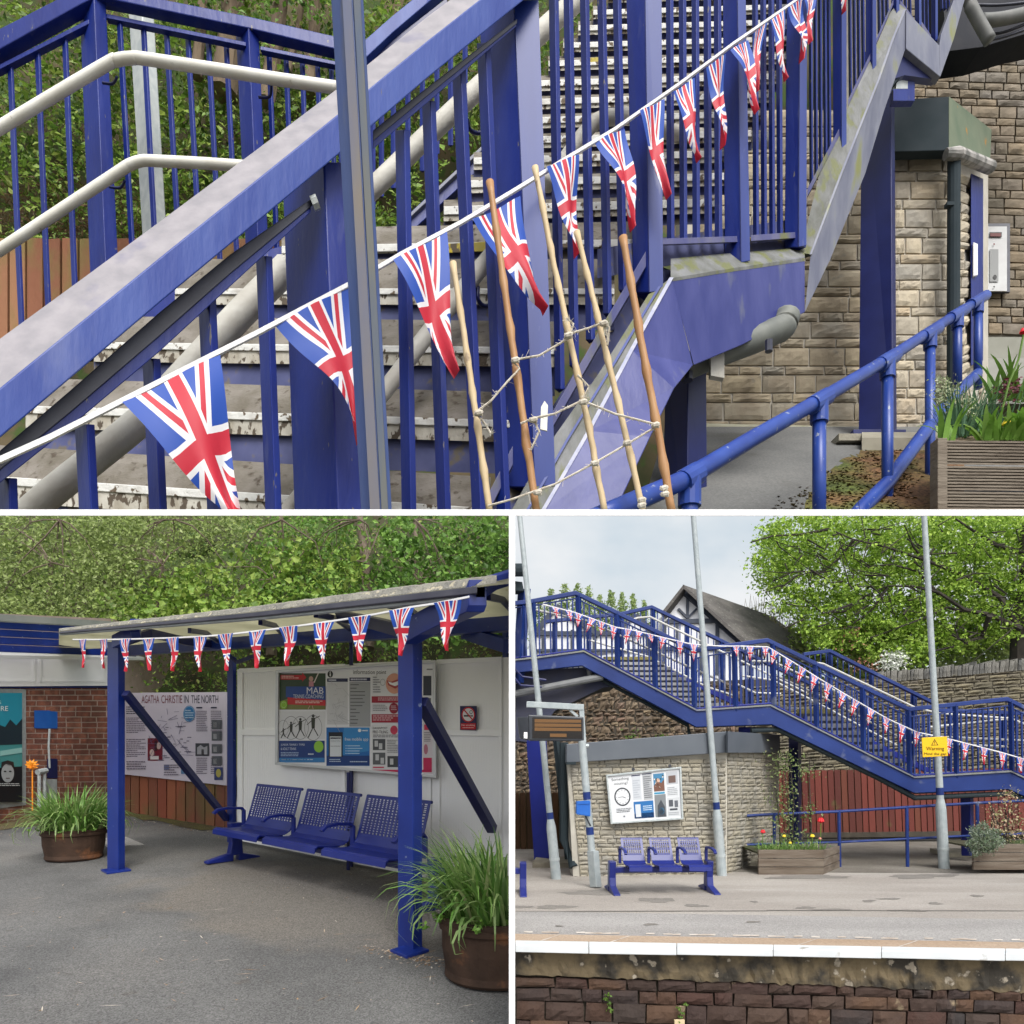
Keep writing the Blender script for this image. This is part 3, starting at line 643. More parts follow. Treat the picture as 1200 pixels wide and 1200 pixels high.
solo('orange_flower', mb, mat('orange_petal', (.75, .20, .01), (.8, .3, .02), .5, 20), 'single orange flower in front of the brick wall beside the poster', 'flower')

# --- timber fence and the long display board on it
fa, fb = GB(132, 949), GB(268, 971.5)
fp = Plane(fa, fb, fa+V((0, 0, 1)))
ft = T('timber_fence', 'low red-brown vertical board fence streaked with green below the history display board', 'fence', GB(200, 960))
fm = mat('fence_boards', (1, 1, 1), (.13, .10, .04), .85, 1.6, lo=.52, hi=.72, island=[(.22, .055, .035), (.30, .10, .05), (.17, .06, .04), (.24, .10, .05)], c3=(.12, .12, .035), s3=1.3, t3=.62, w3=.15, bump=.4, bs=20, stretch=(1, 1, .5))
mb = MB(); x = 133
while x < 268:
    wd = 9.0+(x-133)*.014; yb = 949.5+(x-133)*.165; o = rng.normal()*.012
    mb.extr([fp.at(x, yb, o), fp.at(x+wd, yb+1.4, o), fp.at(x+wd, 900, o), fp.at(x, 900, o)], (0, .04, 0)); x += wd+1.1
ft.part('boards', mb, fm, bevel=.006)
mb = MB()
for yy in (912, 940): mb.extr([fp.at(133, yy+3, -.08), fp.at(268, yy+10, -.08), fp.at(268, yy+4, -.08), fp.at(133, yy-3, -.08)], (0, .06, 0))
ft.part('rail', mb, fm)
t = T('history_board', 'long pale lilac display board headed AGATHA CHRISTIE IN THE NORTH on the timber fence', 'notice board', fp.at(200, 912, .05))
bp = Plane(fp.at(150, 900, .06), fp.at(265, 900, .06), fp.at(150, 800, .06))
mb = MB(); mb.extr([bp.at(133, 906), bp.at(265.6, 920.5), bp.at(265.6, 811), bp.at(133, 812)], (0, .05, 0)); t.part('panel', mb, mat('lilac_board', (.60, .55, .64), (.56, .52, .60), .4, 1))
pr = Print(bp, .003)
dk = (40, 42, 70); gy = (120, 112, 128); pk = (188, 178, 196)
for s_, a, b in (('AGATHA', 166, 186.5), ('CHRISTIE', 189, 213.5)): pr.text(s_, a, 814.7, b, 824, (120, 30, 50))
for s_, a, b in (('IN', 215.6, 221), ('THE', 224, 234), ('NORTH', 236, 255.7)): pr.text(s_, a, 814.7, b, 824, dk)
pr.lines(148, 828, 170, 838, 4, dk).lines(148, 841, 171, 860, 9, gy).lines(148, 866, 171, 888, 10, gy)
pr.rect(173, 865, 190.5, 891.5, (120, 30, 50)).up().ell(178, 882, 2.6, 4, (222, 200, 190)).ell(186, 874, 2.6, 4, (205, 180, 175)).rect(176, 886, 186, 890, (230, 225, 225)).rect(181, 868, 184, 880, (60, 30, 40))
pr.ell(221.7, 836.5, 7, 9.6, (40, 120, 180)).up().ring(221.7, 836.5, 6.3, 8.8, .06, (170, 205, 230)).lines(217, 832, 227, 843, 4, (190, 215, 235))
for i in range(46):                                       # the hand-drawn map
    a = 178+rng.random()*44; b = 830+rng.random()*62; pr.line(a, b, a+rng.normal()*7, b+rng.normal()*5, .45, (110, 105, 140))
for i in range(26):
    a = 178+rng.random()*44; b = 845+rng.random()*50; pr.rect(a, b, a+3+rng.random()*5, b+.9, (110, 105, 125))
for x0, x1 in ((230, 243), (247, 260)):
    pr.rect(x0, 828.5, x0+7, 830.2, dk).lines(x0, 833, x1, 858, 12, gy); pr.lines(x0, 888, x1, 908, 9, gy)
pr.rect(229, 871, 245, 886, (70, 72, 80)).up().poly([(231, 884), (231, 876), (235, 873), (239, 876), (243, 874), (243, 884)], (170, 170, 178)).rect(236, 878, 239, 884, (90, 90, 96))
for a in (843.5, 857, 872, 886): pr.rect(248, a, 260, a+11, (96, 98, 106)).rect(250, a+3, 254, a+9, (200, 200, 206)).rect(256, a+2, 259, a+10, (150, 152, 160))
pr.rect(251, 899, 261, 914, (60, 70, 120)).up().ell(256, 906, 3, 5, (180, 170, 90)).lines(148, 892, 171, 903, 4, gy).lines(192, 896, 210, 910, 5, gy).rect(192, 896, 198, 902, (110, 120, 160)).rect(212, 899, 220, 907, (90, 130, 170))
t.part('printing', pr.mb, pr.mats)
# concrete cover slab in the yard
mb = MB(); mb.extr([GB(125, 993), GB(169, 990), GB(148, 981), GB(118, 983)], (0, 0, .006)); solo('slab', mb, asphaltC2, 'pale flat cover slab set in the yard behind the left shelter post', 'cover slab')

# --- shelter
wa, wb = GB(277, 988), GB(595, 1050)
wp = Plane(wa, wb, wa+V((0, 0, 1)))
sh = T('platform_shelter', 'blue steel waiting shelter with a thin translucent roof and white panelled back wall', 'shelter', GB(400, 1015))
XC = (None, -.02)
def B(mb): return mb.clip_x(*XC)
topy = lambda x: 783.5-(x-277)*.045; boty = lambda x: 984.5+(x-277)*.198
mb = MB(); mb.extr([wp.at(278, boty(278), -.016), wp.at(620, boty(620), -.016), wp.at(620, topy(620)+1, -.016), wp.at(278, topy(278)+1, -.016)], (0, .05, 0))
wrib = mat('white_ribbed_panel', (.90, .90, .90), (.87, .87, .87), .5, 2, c3=(.40, .33, .28), s3=4, t3=.76, w3=.04)
sh.part('back_wall', B(mb), whiteP)
mb = MB(); bays = [(280, 404), (410.5, 505), (511.5, 588)]
midy = lambda x: 856+(x-277)*.002+(x-400)*.0
for a, b in bays:
    for j, (f0, f1) in enumerate(((topy, lambda x: 855+(x-280)*.005), (lambda x: 862+(x-280)*.02, lambda x: boty(x)-8))):
        x = a+3.5; y_ = None
        while x < b-3:
            r = 2.15*(1+(x-280)/600)
            q = [wp.at(x, f1(x)-3, -.012), wp.at(min(x+r*.93, b-3), f1(x)-3, -.012), wp.at(min(x+r*.93, b-3), f0(x)+5, -.012), wp.at(x, f0(x)+5, -.012)]
            mb.extr(q, (0, .03, 0)); x += r
sh.part('ribbed_panels', B(mb), wrib)
mb = MB(); o = .012
def wbar(x0, y0, x1, y1, x2, y2, x3, y3, o=.012, dep=.05): mb.extr([wp.at(x0, y0, o), wp.at(x1, y1, o), wp.at(x2, y2, o), wp.at(x3, y3, o)], (0, dep, 0))
for a, b in bays:
    wbar(a, topy(a)+5.5, b, topy(b)+5.5, b, topy(b), a, topy(a))
    wbar(a, 861.5, b, 863, b, 855, a, 854.5, .014)
    wbar(a, boty(a), b, boty(b), b, boty(b)-8, a, boty(a)-7)
    for x in (a, b-4): wbar(x, boty(x)-8, x+4, boty(x+4)-8, x+4, topy(x)+5.4, x, topy(x)+5.4, .010)
sh.part('wall_frame', B(mb), whiteP, bevel=.004)
def bpost(px, py, wpx, ytop, dep=None, name='post', m=None, base=True, lean=0, frac=.62):
    d = 1280/(py-850); mb = MB(); mb.post((px-wpx/2+lean, px+wpx/2+lean, ytop), (px-wpx/2, px+wpx/2, py), d, frac); return sh.part(name, B(mb), m or blueB, bevel=.006)
bpost(136, 1022, 21, 752); bpost(480.5, 1116, 29, 737)
bpost(271.5, 988, 11, 770, m=blueB)
bpost(593, 1046, 9, 740); bpost(408, 1020, 4.5, 905, m=blueBd); bpost(411.5, 1016, 5, 735, m=blueBd)
for px, py, r in ((136, 1024, 18), (480, 1119, 23)):
    c = GB(px, py-3); rr = r*c.y/800; mb = MB(); c2 = [c+V((-rr, 0, 0)), c+V((0, -rr*1.0, -.05*rr)), c+V((rr, 0, 0)), c+V((0, rr, .05*rr))]
    mb.extr(c2, (0, 0, .022)); sh.part('base_plate', B(mb), blueB, bevel=.004)
mb = MB(); mb.bar(P(147, 812, 7.45), P(266, 960, 9.35), .075, .075); sh.part('brace', B(mb), blueBd, bevel=.006)
mb = MB(); mb.bar(P(494, 822, 4.95), P(577, 972, 6.4), .085, .085); sh.part('brace', B(mb), blueBd, bevel=.006)
# beams: along the front posts, along the rear, cross arms
def lin(x, x0, d0, x1, d1): return 1/((1/d0)+(1/d1-1/d0)*(x-x0)/(x1-x0))
df = lambda x: lin(x, 136, 7.36, 480, 4.78); dr_ = lambda x: lin(x, 277, 9.4, 595, 6.46); de = lambda x: lin(x, 69, 7.7, 565, 4.15)
def beam(xs, ytf, ybf, dfn, dep, name, m, off=0):
    mb = MB(); secs = []
    for x in xs:
        d = dfn(x)+off; secs.append([P(x, ytf(x), d), P(x, ybf(x), d), P(x, ybf(x), d)+V((0, dep, 0)), P(x, ytf(x), d)+V((0, dep, 0))])
    mb.loft(secs); return sh.part(name, B(mb), m, bevel=.005)
ryt = lambda x: 758-(x-150)*.078+(0 if x < 450 else (x-450)*-.0); ryb = lambda x: ryt(x)+10+(x-150)*.012
beam((150, 300, 450, 610), lambda x: ryt(x)-2, ryb, lambda x: dr_(x)-.5, .1, 'rear_beam', blueB)
# roof sheets: translucent, rising from the front eave, dipping to the back
rm = mat('mossy_translucent_sheet', (.48, .47, .37), (.58, .57, .46), .6, 1.5, c3=(.34, .30, .14), s3=6, t3=.66, w3=.05, transl=.8)
eavT = lambda x: 739-(x-69)*.1 if x < 300 else 715.9-(x-300)*.118
eavB = lambda x: eavT(x)+3.5+(x-69)*.006
crest = lambda x: eavT(x)-2.5-(x-69)*.012
mb = MB(); secs = []
for x in (69, 150, 250, 350, 450, 565, 640):
    dE = de(x); dR = dr_(x)+.1; dC = dE+(dR-dE)*.33
    secs.append([P(x, eavT(x)+1, dE), P(x, (crest(x)), dC), P(x, ryt(x)-3.2-(x-69)*.004, dR), P(x, ryt(x)-1, dR), P(x, crest(x)+4.5, dC), P(x, eavT(x)+3, dE)])
mb.loft(secs); sh.part('roof_sheet', B(mb), rm)
mb = MB(); secs = []
mossr = mat('lichened_roof_edge', (.17, .165, .15), (.26, .25, .21), .9, 6, c3=(.42, .38, .28), s3=20, t3=.6, w3=.05, bump=1, bs=30)
for i in range(81):
    x = 70+i*6.4; d = de(x)+.02; b = 1.2+(x-69)*.014; n_ = rng.normal()*.35*(x/400)
    secs.append([P(x, eavT(x)+.6, d), P(x, eavT(x)-b+n_*.5, d+.05), P(x, eavT(x)-b-1.3+n_, d+.30), P(x, eavT(x)-.2, d+.34)])
mb.loft(secs); sh.part('roof_edge', B(mb), mossr)
mb = MB(); secs = []; gut = mat('dark_gutter', (.035, .036, .055), (.07, .07, .09), .45, 4, stretch=(.4, 1, 1))
beam([69+i*10 for i in range(50)], lambda x: eavT(x)+1.2, lambda x: eavB(x)+(x-69)*.007, de, .09, 'gutter', gut, -.02)
beam((69, 200, 300, 430, 555), lambda x: eavB(x)+(x-69)*.007+.2, lambda x: eavB(x)+1.5+(x-69)*.015, de, .05, 'eave_trim', galv, .03)
# cross arms (front bracket, curved) from post tops to the eave and back
def arm(pts, wd, name='roof_arm', m=blueB):
    mb = MB(); P3 = [P(x, y, d) for x, y, d in pts]
    for a, b in zip(P3[:-1], P3[1:]): pass
    secs = []
    for i, p in enumerate(P3):
        secs.append([p+V((-wd*.35, 0, wd/2)), p+V((-wd*.35, 0, -wd/2)), p+V((wd*.35, 0, -wd/2)), p+V((wd*.35, 0, wd/2))])
    mb.loft(secs); sh.part(name, B(mb), m, bevel=.004)
arm([(480, 742, 4.8), (500, 730, 4.65), (528, 716, 4.45), (557, 702, 4.22), (560, 694, 4.2)], .16)
arm([(480, 741, 4.85), (450, 733, 5.4), (425, 727, 6.0), (400, 722, 6.3), (396, 710, 6.35)], .10, m=blueBd)
arm([(136, 752, 7.4), (150, 745, 7.2), (160, 740, 7.1), (158, 733, 7.0)], .14)
arm([(136, 755, 7.5), (175, 742, 8.0), (220, 752, 9.0), (268, 757, 9.6)], .10, m=blueBd)
for a, b in (((255, 752), (222, 737)), ((333, 745), (305, 727)), ((410, 737), (370, 718)), ((497, 727), (456, 707)), ((600, 715), (572, 697))):
    x0, y0 = a; x1, y1 = b; arm([(x0, y0, dr_(x0)-.6), ((x0+x1)/2+3, (y0+y1)/2-3, (dr_(x0)+de(x1))/2), (x1, y1+2, de(x1)+.25)], .05, 'purlin', blueBd)
arm([(545, 741, 6.5), (566, 748, 6.2), (596, 757, 5.9)], .12, 'roof_arm'); arm([(563, 692, 4.2), (577, 683, 4.3), (612, 672, 4.4)], .09, 'roof_arm')
arm([(262, 762, 9.3), (278, 776, 9.2), (300, 768, 8.9)], .05, 'roof_arm', blueBd)
# --- information board
ip = Plane(wp.at(400, 800, .09), wp.at(500, 800, .09), wp.at(400, 900, .09))
t = T('information_board', 'large silver framed information point board full of posters above the bench', 'notice board', ip.at(415, 905, 0))
def frame(pl, q, wpx, dep, m, th=.03):
    mb = MB(); a, b, c, d = q
    ctr = (sum(p[0] for p in q)/4, sum(p[1] for p in q)/4)
    inn = [(p[0]+wpx*(1 if p[0] < ctr[0] else -1), p[1]+wpx*(1 if p[1] < ctr[1] else -1)) for p in q]
    for i in range(4):
        j = (i+1) % 4; mb.extr([pl.at(*q[i], 0), pl.at(*q[j], 0), pl.at(*inn[j], 0), pl.at(*inn[i], 0)], (0, -dep, 0))
    return mb
q = [(324, 785.5), (510.5, 774), (511, 911.5), (323, 896)]
mb = MB(); mb.extr([ip.at(*p) for p in q], (0, .05, 0)); t.part('backing', mb, mat('board_white', (.72, .72, .74), (.68, .68, .70), .35, 1))
t.part('frame', frame(ip, q, 3.2, .03, galv), mat('silver_frame', (.62, .63, .64), (.55, .56, .57), .35, 3, metal=.3), bevel=.003)
pr = Print(ip, .002)
pr.ell(387, 790, 3.2, 4, (20, 20, 24)).up().rect(386.3, 789, 387.8, 792.4, (235, 235, 235)).ell(387, 787.6, .8, .8, (235, 235, 235)).up(-1)
pr.text('information point', 414, 785, 452.5, 791.5, (50, 50, 54))
pr.rect(500, 783.6, 508, 785.2, (150, 150, 154))
def chk(nm, pr): t.part(nm, pr.mb, pr.mats)
chk('heading', pr)
pr = Print(ip, .002); pr.k = 1
pr.rect(327.5, 789, 381.5, 831.5, (52, 72, 50)).up().poly([(327.5, 822), (340, 818), (381.5, 823), (381.5, 831.5), (327.5, 831.5)], (130, 130, 70)).rect(329, 791, 354, 796.5, (190, 30, 40)).poly([(354, 788), (359, 794), (354, 799)], (190, 30, 40)).up()
pr.lines(330, 792, 352, 796, 2, (235, 210, 200)).ell(364.5, 795.5, 2.6, 3, (205, 165, 150)).rect(362, 798.5, 367.5, 804.5, (205, 140, 150)).line(368, 800, 373, 789, 1.3, (225, 215, 210)).up()
pr.poly([(335, 804.5), (381.5, 804.5), (381.5, 820.5), (335, 817)], (40, 75, 150)).poly([(337, 817), (381.5, 820.5), (381.5, 827), (337, 825.5)], (205, 45, 50)).up()
pr.text('MAB', 359.5, 805.5, 379, 813, (240, 240, 245)).text('TENNIS COACHING', 343.5, 813.8, 379, 818.3, (225, 230, 240)).lines(346, 821.2, 378, 825, 2, (245, 220, 210)).ell(332.5, 826, 4.2, 5, (150, 200, 60)).ring(332.5, 826, 3, 3.6, .15, (220, 235, 190))
pr.line(363, 827, 361, 831, .8, (220, 180, 160)).line(366, 827, 367, 831, .8, (220, 180, 160))
chk('tennis_poster', pr)
pr = Print(ip, .002); pr.k = 1                         # row of tennis silhouettes
pr.rect(327, 833.5, 381, 866, (226, 226, 228)).up()
for cx, h, r in ((332, 11, 8), (341, 18, 12), (352, 22, 12), (367, 26, 13)):
    pr.ring(cx, 853, r*.8, r*1.15, .04, (120, 120, 124)); b = 865; pr.ell(cx, b-h, 1.3*h/20, 1.5*h/20, (45, 45, 45))
    pr.poly([(cx-h*.09, b-h*.92), (cx+h*.09, b-h*.92), (cx+h*.07, b-h*.45), (cx-h*.07, b-h*.45)], (60, 62, 50))
    pr.line(cx, b-h*.5, cx-h*.24, b, 1.1, (45, 45, 45)).line(cx, b-h*.5, cx+h*.22, b-h*.1, 1.1, (45, 45, 45)).line(cx, b-h*.85, cx+h*.3, b-h*1.0, .8, (60, 55, 50)).line(cx, b-h*.85, cx-h*.28, b-h*.6, .8, (60, 55, 50))
pr.up(); chk('silhouette_poster', pr)
pr = Print(ip, .002); pr.rect(327, 868, 380.5, 892.5, (32, 62, 128)).up().rect(327, 888, 380.5, 893.5, (60, 130, 190)).text('JUNIOR TENNIS 1 TYPES', 329, 871.5, 357, 874.5, (225, 232, 245)).text('& ADULT TENNIS', 329, 876, 347, 879, (225, 232, 245)).lines(329, 881.5, 350, 887, 3, (180, 200, 230)).lines(330, 889.5, 368, 892, 1, (220, 235, 250)).up().ell(373.5, 875, 5.6, 6.8, (150, 205, 70)).lines(361, 883, 368, 886, 1, (220, 230, 245)); chk('tennis_notice', pr)
pr = Print(ip, .002); pr.rect(383.3, 795, 407.5, 799, (40, 44, 80)).rect(383.3, 799.5, 407.5, 849, (214, 214, 216)).rect(409.5, 794, 434, 798.3, (40, 44, 80)).rect(409.5, 799, 434, 851.5, (168, 170, 172)).up()
pr.rect(385, 796.2, 394, 797.8, (210, 210, 225)).lines(411, 795.2, 431, 797.6, 1, (210, 210, 225), .8)
for i in range(40): a = 385+rng.random()*20; b = 802+rng.random()*44; pr.line(a, b, a+rng.normal()*5, b+rng.normal()*6, .35, (180, 180, 184))
for i in range(12): pr.rect(410.5, 802+i*4.1, 416+rng.random()*12, 802.8+i*4.1, (70, 70, 74))
chk('local_map', pr)
pr = Print(ip, .002); pr.rect(382.5, 852.5, 433, 897.5, (30, 110, 185)).up().poly([(403, 852.5), (433, 852.5), (433, 880), (400, 885)], (55, 140, 205)).rect(382.5, 885.5, 433, 897, (22, 60, 125)).up()
pr.rect(385, 858, 401.5, 887, (30, 34, 44)).up().rect(386.6, 863, 400, 886.5, (225, 230, 234)).rect(387.5, 868, 399, 868.8, (140, 145, 150)).rect(387.5, 874, 399, 874.8, (140, 145, 150)).rect(387, 864, 399.6, 866, (90, 95, 105))
pr.text('free mobile app', 404, 864.2, 431.5, 869.2, (240, 245, 250)).ell(421.5, 856, 2, 2, (240, 245, 250)).rect(424.5, 855.4, 431, 856.8, (225, 235, 245))
for i in range(4): pr.rect(405, 873.5+i*3, 406, 874.4+i*3, (235, 240, 250)).rect(407, 873.5+i*3, 417+rng.random()*8, 874.5+i*3, (185, 215, 240))
pr.lines(386, 889.5, 400, 894, 2, (200, 215, 235)).lines(410, 892, 431, 894.5, 1, (200, 215, 235)); chk('app_poster', pr)
pr = Print(ip, .002); pr.rect(435.5, 791.5, 470.5, 823, (232, 232, 234)).up().ell(462, 801, 10, 12, (222, 160, 135)).up().poly([(453, 797), (458, 799), (469, 795), (470, 803), (463, 807), (455, 803)], (170, 60, 60)).up().poly([(454.5, 798.5), (460, 800.3), (469, 797.5), (469, 801.5), (463, 804), (457, 802)], (246, 246, 244)).ring(448.5, 799.5, 3, 4, .14, (150, 150, 155)).lines(437, 793, 446, 813, 7, (140, 140, 144)).rect(435.5, 816, 470.5, 823.5, (168, 36, 56)).up().lines(443, 817.5, 468, 822, 2, (235, 200, 205)); chk('dental_poster', pr)
pr = Print(ip, .002); pr.rect(435.5, 824.5, 470.5, 847.5, (228, 226, 230)).up().rect(435.5, 837, 470.5, 846.8, (168, 36, 56)).ell(461.5, 830, 5.4, 6.4, (150, 34, 56)).up().lines(437, 838.5, 468, 845.5, 3, (235, 195, 200)).lines(458, 827, 465, 833, 3, (220, 180, 190)).lines(437, 826, 454, 834, 4, (150, 150, 154)); chk('burgundy_poster', pr)
pr = Print(ip, .002); pr.rect(435.5, 849.5, 470.5, 903, (226, 226, 228)).up().text('DAVENPORT', 437, 852, 454, 854.5, (60, 60, 64)).text('PRO TILING', 437, 856, 454.5, 859.5, (30, 30, 34)).ell(461.7, 855.5, 4.4, 5.2, (205, 60, 90)).rect(437, 866, 451.5, 879, (80, 82, 86)).rect(437, 882, 451.5, 896, (96, 98, 102)).rect(454, 886, 467, 899, (70, 72, 76)).up()
for a, b in ((439, 868), (444, 871), (440, 884), (446, 888), (457, 889)): pr.rect(a, b, a+4, b+7, (205, 206, 208))
pr.lines(437, 861, 468, 865, 2, (120, 120, 124)).lines(453.5, 867, 467, 883, 8, (140, 140, 144)).rect(437, 898.5, 450, 900, (205, 60, 90)); chk('tiling_poster', pr)
pr = Print(ip, .002); pr.rect(496, 792, 505.5, 815, (60, 64, 76)).rect(496, 818, 505, 832, (110, 112, 122)).rect(496, 846, 507, 907, (222, 214, 220)).up().rect(497, 849, 504, 855.5, (210, 50, 90)).lines(497, 858, 505, 870, 6, (120, 120, 124)).ell(499, 878, 2.5, 6, (190, 120, 140)).rect(436, 902, 506, 905, (205, 40, 90)).rect(496, 888, 506, 903, (205, 40, 90)); chk('pink_poster', pr)
# --- no smoking sign
t = T('no_smoking_sign', 'small navy and red no smoking sign on the white back wall', 'sign', wp.at(549, 856, .03))
sp_ = Plane(wp.at(540, 850, .03), wp.at(560, 850, .03), wp.at(540, 830, .03))
mb = MB(); mb.extr([sp_.at(539, 827.3), sp_.at(558.7, 827.3), sp_.at(558.3, 856), sp_.at(539, 855.5)], (0, .02, 0)); t.part('plate', mb, col(38, 36, 84))
pr = Print(sp_, .002); pr.rect(540, 847.5, 557.6, 854.8, (205, 30, 40)).ell(548.8, 837.5, 8, 9, (240, 240, 240)).up().ring(548.8, 837.5, 8, 9, .17, (205, 30, 40)).rect(543.5, 838, 551.5, 839.8, (20, 20, 24)).rect(552.2, 838, 554, 839.8, (20, 20, 24)).ring(552, 834.5, 1.8, 2.2, .3, (20, 20, 24)).up().line(543.5, 831.5, 554, 843.8, 1.4, (205, 30, 40)).up().text('No smoking', 541, 848.7, 556.5, 851.3, (245, 225, 225)).lines(542, 852.3, 556, 854, 1, (240, 200, 200)); t.part('print', pr.mb, pr.mats)

# --- metal three-seat benches
def bench(label, a, b, hs, hb, seats, pitch, clip, group='blue perforated metal benches', arms=(0, 1, 2, 3), first=.10, holes=(13, 11), dep=.5, armw=.03, gap=.10):
    """a,b : ground points of the two leg feet"""
    L = (b-a).length; ex = (b-a).normalized(); up = V((0, 0, 1)); ey = V((-ex.y, ex.x, 0)).normalized()
    if ey.y < 0: ey = -ey
    t = T('bench', label, 'bench', a.lerp(b, .5), group); F = lambda x, y, z: a+ex*x+ey*y+up*z
    C = lambda mb: mb.clip_x(*clip)
    def fbox(x0, x1, y0, y1, z0, z1):
        mb = MB(); mb.loft([[F(x, y0, z0), F(x, y1, z0), F(x, y1, z1), F(x, y0, z1)] for x in (x0, x1)]); return mb
    t.part('beam', C(fbox(-.01, L+.01, .02, .10, hs-.14, hs-.06)), bench_m, bevel=.008)
    for x in (0, L):
        mb = MB(); mb.loft([[F(x-.045, y0, z), F(x+.045, y0, z), F(x+.045, y1, z), F(x-.045, y1, z)] for y0, y1, z in ((-.03, .14, .07), (.0, .13, hs*.5), (-.02, .13, hs+.02))])
        mb2 = [(F(x-.045, -.28, .012), F(x+.045, -.28, .012)), ]
        for s0, s1 in ((-.30, .02), (.09, .36)):
            z = lambda y: .03 if y in (-.30, .36) else .10
            mb.loft([[F(x-.045, y, 0), F(x+.045, y, 0), F(x+.045, y, z(y)), F(x-.045, y, z(y))] for y in (s0, s1)])
        t.part('leg', C(mb), bench_m, bevel=.01)
    sw = pitch*(1-gap)
    prof = [(-.30, hs-.055), (-.295, hs-.015), (-.26, hs+.005), (-.1, hs-.012), (.02, hs-.015), (.09, hs+.02), (.125, hs+.09)]
    up_ = [(.125, hs+.09), (.17, hs+.22), (.215, hs+(hb-hs)*.8), (.24, hb), (.27, hb+.01), (.285, hb-.015)]
    for k in range(seats):
        x0 = first+k*pitch; x1 = x0+sw
        mb = MB(); th = .012
        def sheet(pr_, xa, xb):
            secs = []
            for x in (xa, xb): secs.append([F(x, y, z) for y, z in pr_]+[F(x, y-.002, z-th) if i < 4 else F(x, y+th, z-.002) for i, (y, z) in reversed(list(enumerate(pr_)))])
            mb.loft(secs)
        sheet(prof, x0, x1); s_ = t.part('seat', C(mb), bench_m)
        # perforated back: solid rim and a lattice
        mb = MB(); nx, ny = holes; rim = .035
        def bp_(u, v):
            tt = v*(len(up_)-3); i = min(int(tt), len(up_)-4); f = tt-i
            y = up_[i][0]*(1-f)+up_[i+1][0]*f; z = up_[i][1]*(1-f)+up_[i+1][1]*f
            return F(x0+(x1-x0)*u, y, z)
        ru = rim/(x1-x0); rv = .06
        def cell(u0, v0, u1, v1):
            a_, b_, c_, d_ = bp_(u0, v0), bp_(u1, v0), bp_(u1, v1), bp_(u0, v1); off = ey*.006
            mb.loft([[a_, b_, c_, d_], [a_+off, b_+off, c_+off, d_+off]])
        cell(0, 0, ru, 1); cell(1-ru, 0, 1, 1); cell(ru, 0, 1-ru, rv); cell(ru, 1-rv, 1-ru, 1)
        for v_ in (.33, .66): pass
        du = (1-2*ru)/nx; dv_ = (1-2*rv)/ny; g = .5
        for i in range(1, nx): cell(ru+i*du-du*g/2, rv, ru+i*du+du*g/2, 1-rv)
        for j in range(1, ny):
            for i in range(nx): cell(ru+i*du+(du*g/2 if i else 0), rv+j*dv_-dv_*g/2, ru+(i+1)*du-(du*g/2 if i < nx-1 else 0), rv+j*dv_+dv_*g/2)
        t.part('backrest', C(mb), bench_m)
        mb = MB(); mb.tube([F(x0, .255, hb), F(x1, .255, hb)], .016, 8); t.part('top_roll', C(mb), bench_m, parent=None)
    for k in arms:
        x = first+k*pitch-.04
        if k == seats: x = first+seats*pitch-.035
        mb = MB(); z = hs+.20
        pts = [(x, .10, hs-.02), (x, .10, z-.03), (x, .07, z), (x, -.10, z+.01), (x, -.22, z-.005), (x, -.27, z-.045)]
        secs = []
        for i, (a_, b_, c_) in enumerate(pts):
            p = pts[max(i-1, 0)]; q = pts[min(i+1, len(pts)-1)]; ty, tz = q[1]-p[1], q[2]-p[2]; l = math.hypot(ty, tz); ny_, nz_ = -tz/l*.014, ty/l*.014
            secs.append([F(a_-armw, b_+ny_, c_+nz_), F(a_+armw, b_+ny_, c_+nz_), F(a_+armw, b_-ny_, c_-nz_), F(a_-armw, b_-ny_, c_-nz_)])
        mb.loft(secs); t.part('armrest', C(mb), bench_m, bevel=.004)
    for k in range(seats):
        for s_ in (.25, .75):
            x = first+(k+s_)*pitch-.04; mb = fbox(x-.02, x+.02, -.2, .12, hs-.06, hs-.025); t.part('bracket', C(mb), bench_m)
    return t
bench('blue three-seat metal bench under the shelter against the white wall', GB(270, 1009), GB(506, 1066), .43, .90, 3, 1.02, (None, -.02), arms=(0, 1, 2, 3), first=.16, holes=(16, 15), armw=.028)

# --- tubs of long grass
blade = mat('grass_blade', (1, 1, 1), rough=.5, island=[(.07, .17, .03), (.13, .28, .05), (.22, .38, .09), (.36, .48, .17), (.10, .22, .05)], transl=.3)
blade2 = mat('pale_blade', (1, 1, 1), rough=.5, island=[(.10, .22, .04), (.30, .40, .16), (.16, .28, .08), (.42, .46, .22)], transl=.3)
def blades(mb, c, n, rad, L, wd, droop=1.0, xmax=None, side=1.0):
    for _ in range(n):
        a = rng.random()*6.283; r0 = rad*math.sqrt(rng.random()); p = c+V((r0*math.cos(a), r0*math.sin(a), 0))
        a2 = a+rng.normal()*.6; lean = .25+.9*rng.random()*side*(.4+.6*r0/rad); l = L*(.55+.6*rng.random()); k = 6
        hd = V((math.cos(a2), math.sin(a2), 0)); sd_ = V((-hd.y, hd.x, 0)); ang = math.pi/2-lean*.55; q = V(p); secs = []; rot = rng.normal()*.5
        for i in range(k+1):
            w_ = wd*(1-(i/k)**2*.93)*.5; s2 = (sd_+V((0, 0, 1))*rot*.3).normalized(); secs.append((q-s2*w_, q+s2*w_))
            q = q+(hd*math.cos(ang)+V((0, 0, 1))*math.sin(ang))*l/k; ang -= droop*lean*(.18+.10*i)
        if xmax is not None and max(s_[0].x for s_ in secs) > xmax: continue
        vs = [v for s_ in secs for v in s_]; mb.add(vs, [(2*i, 2*i+1, 2*i+3, 2*i+2) for i in range(k)])
    mb.norecalc = True
tubm = mat('rusty_barrel', (.04, .026, .02), (.075, .045, .032), .95, 3, spec=.15, c3=(.18, .08, .04), s3=5, t3=.6, w3=.1, bump=.5, bs=15)
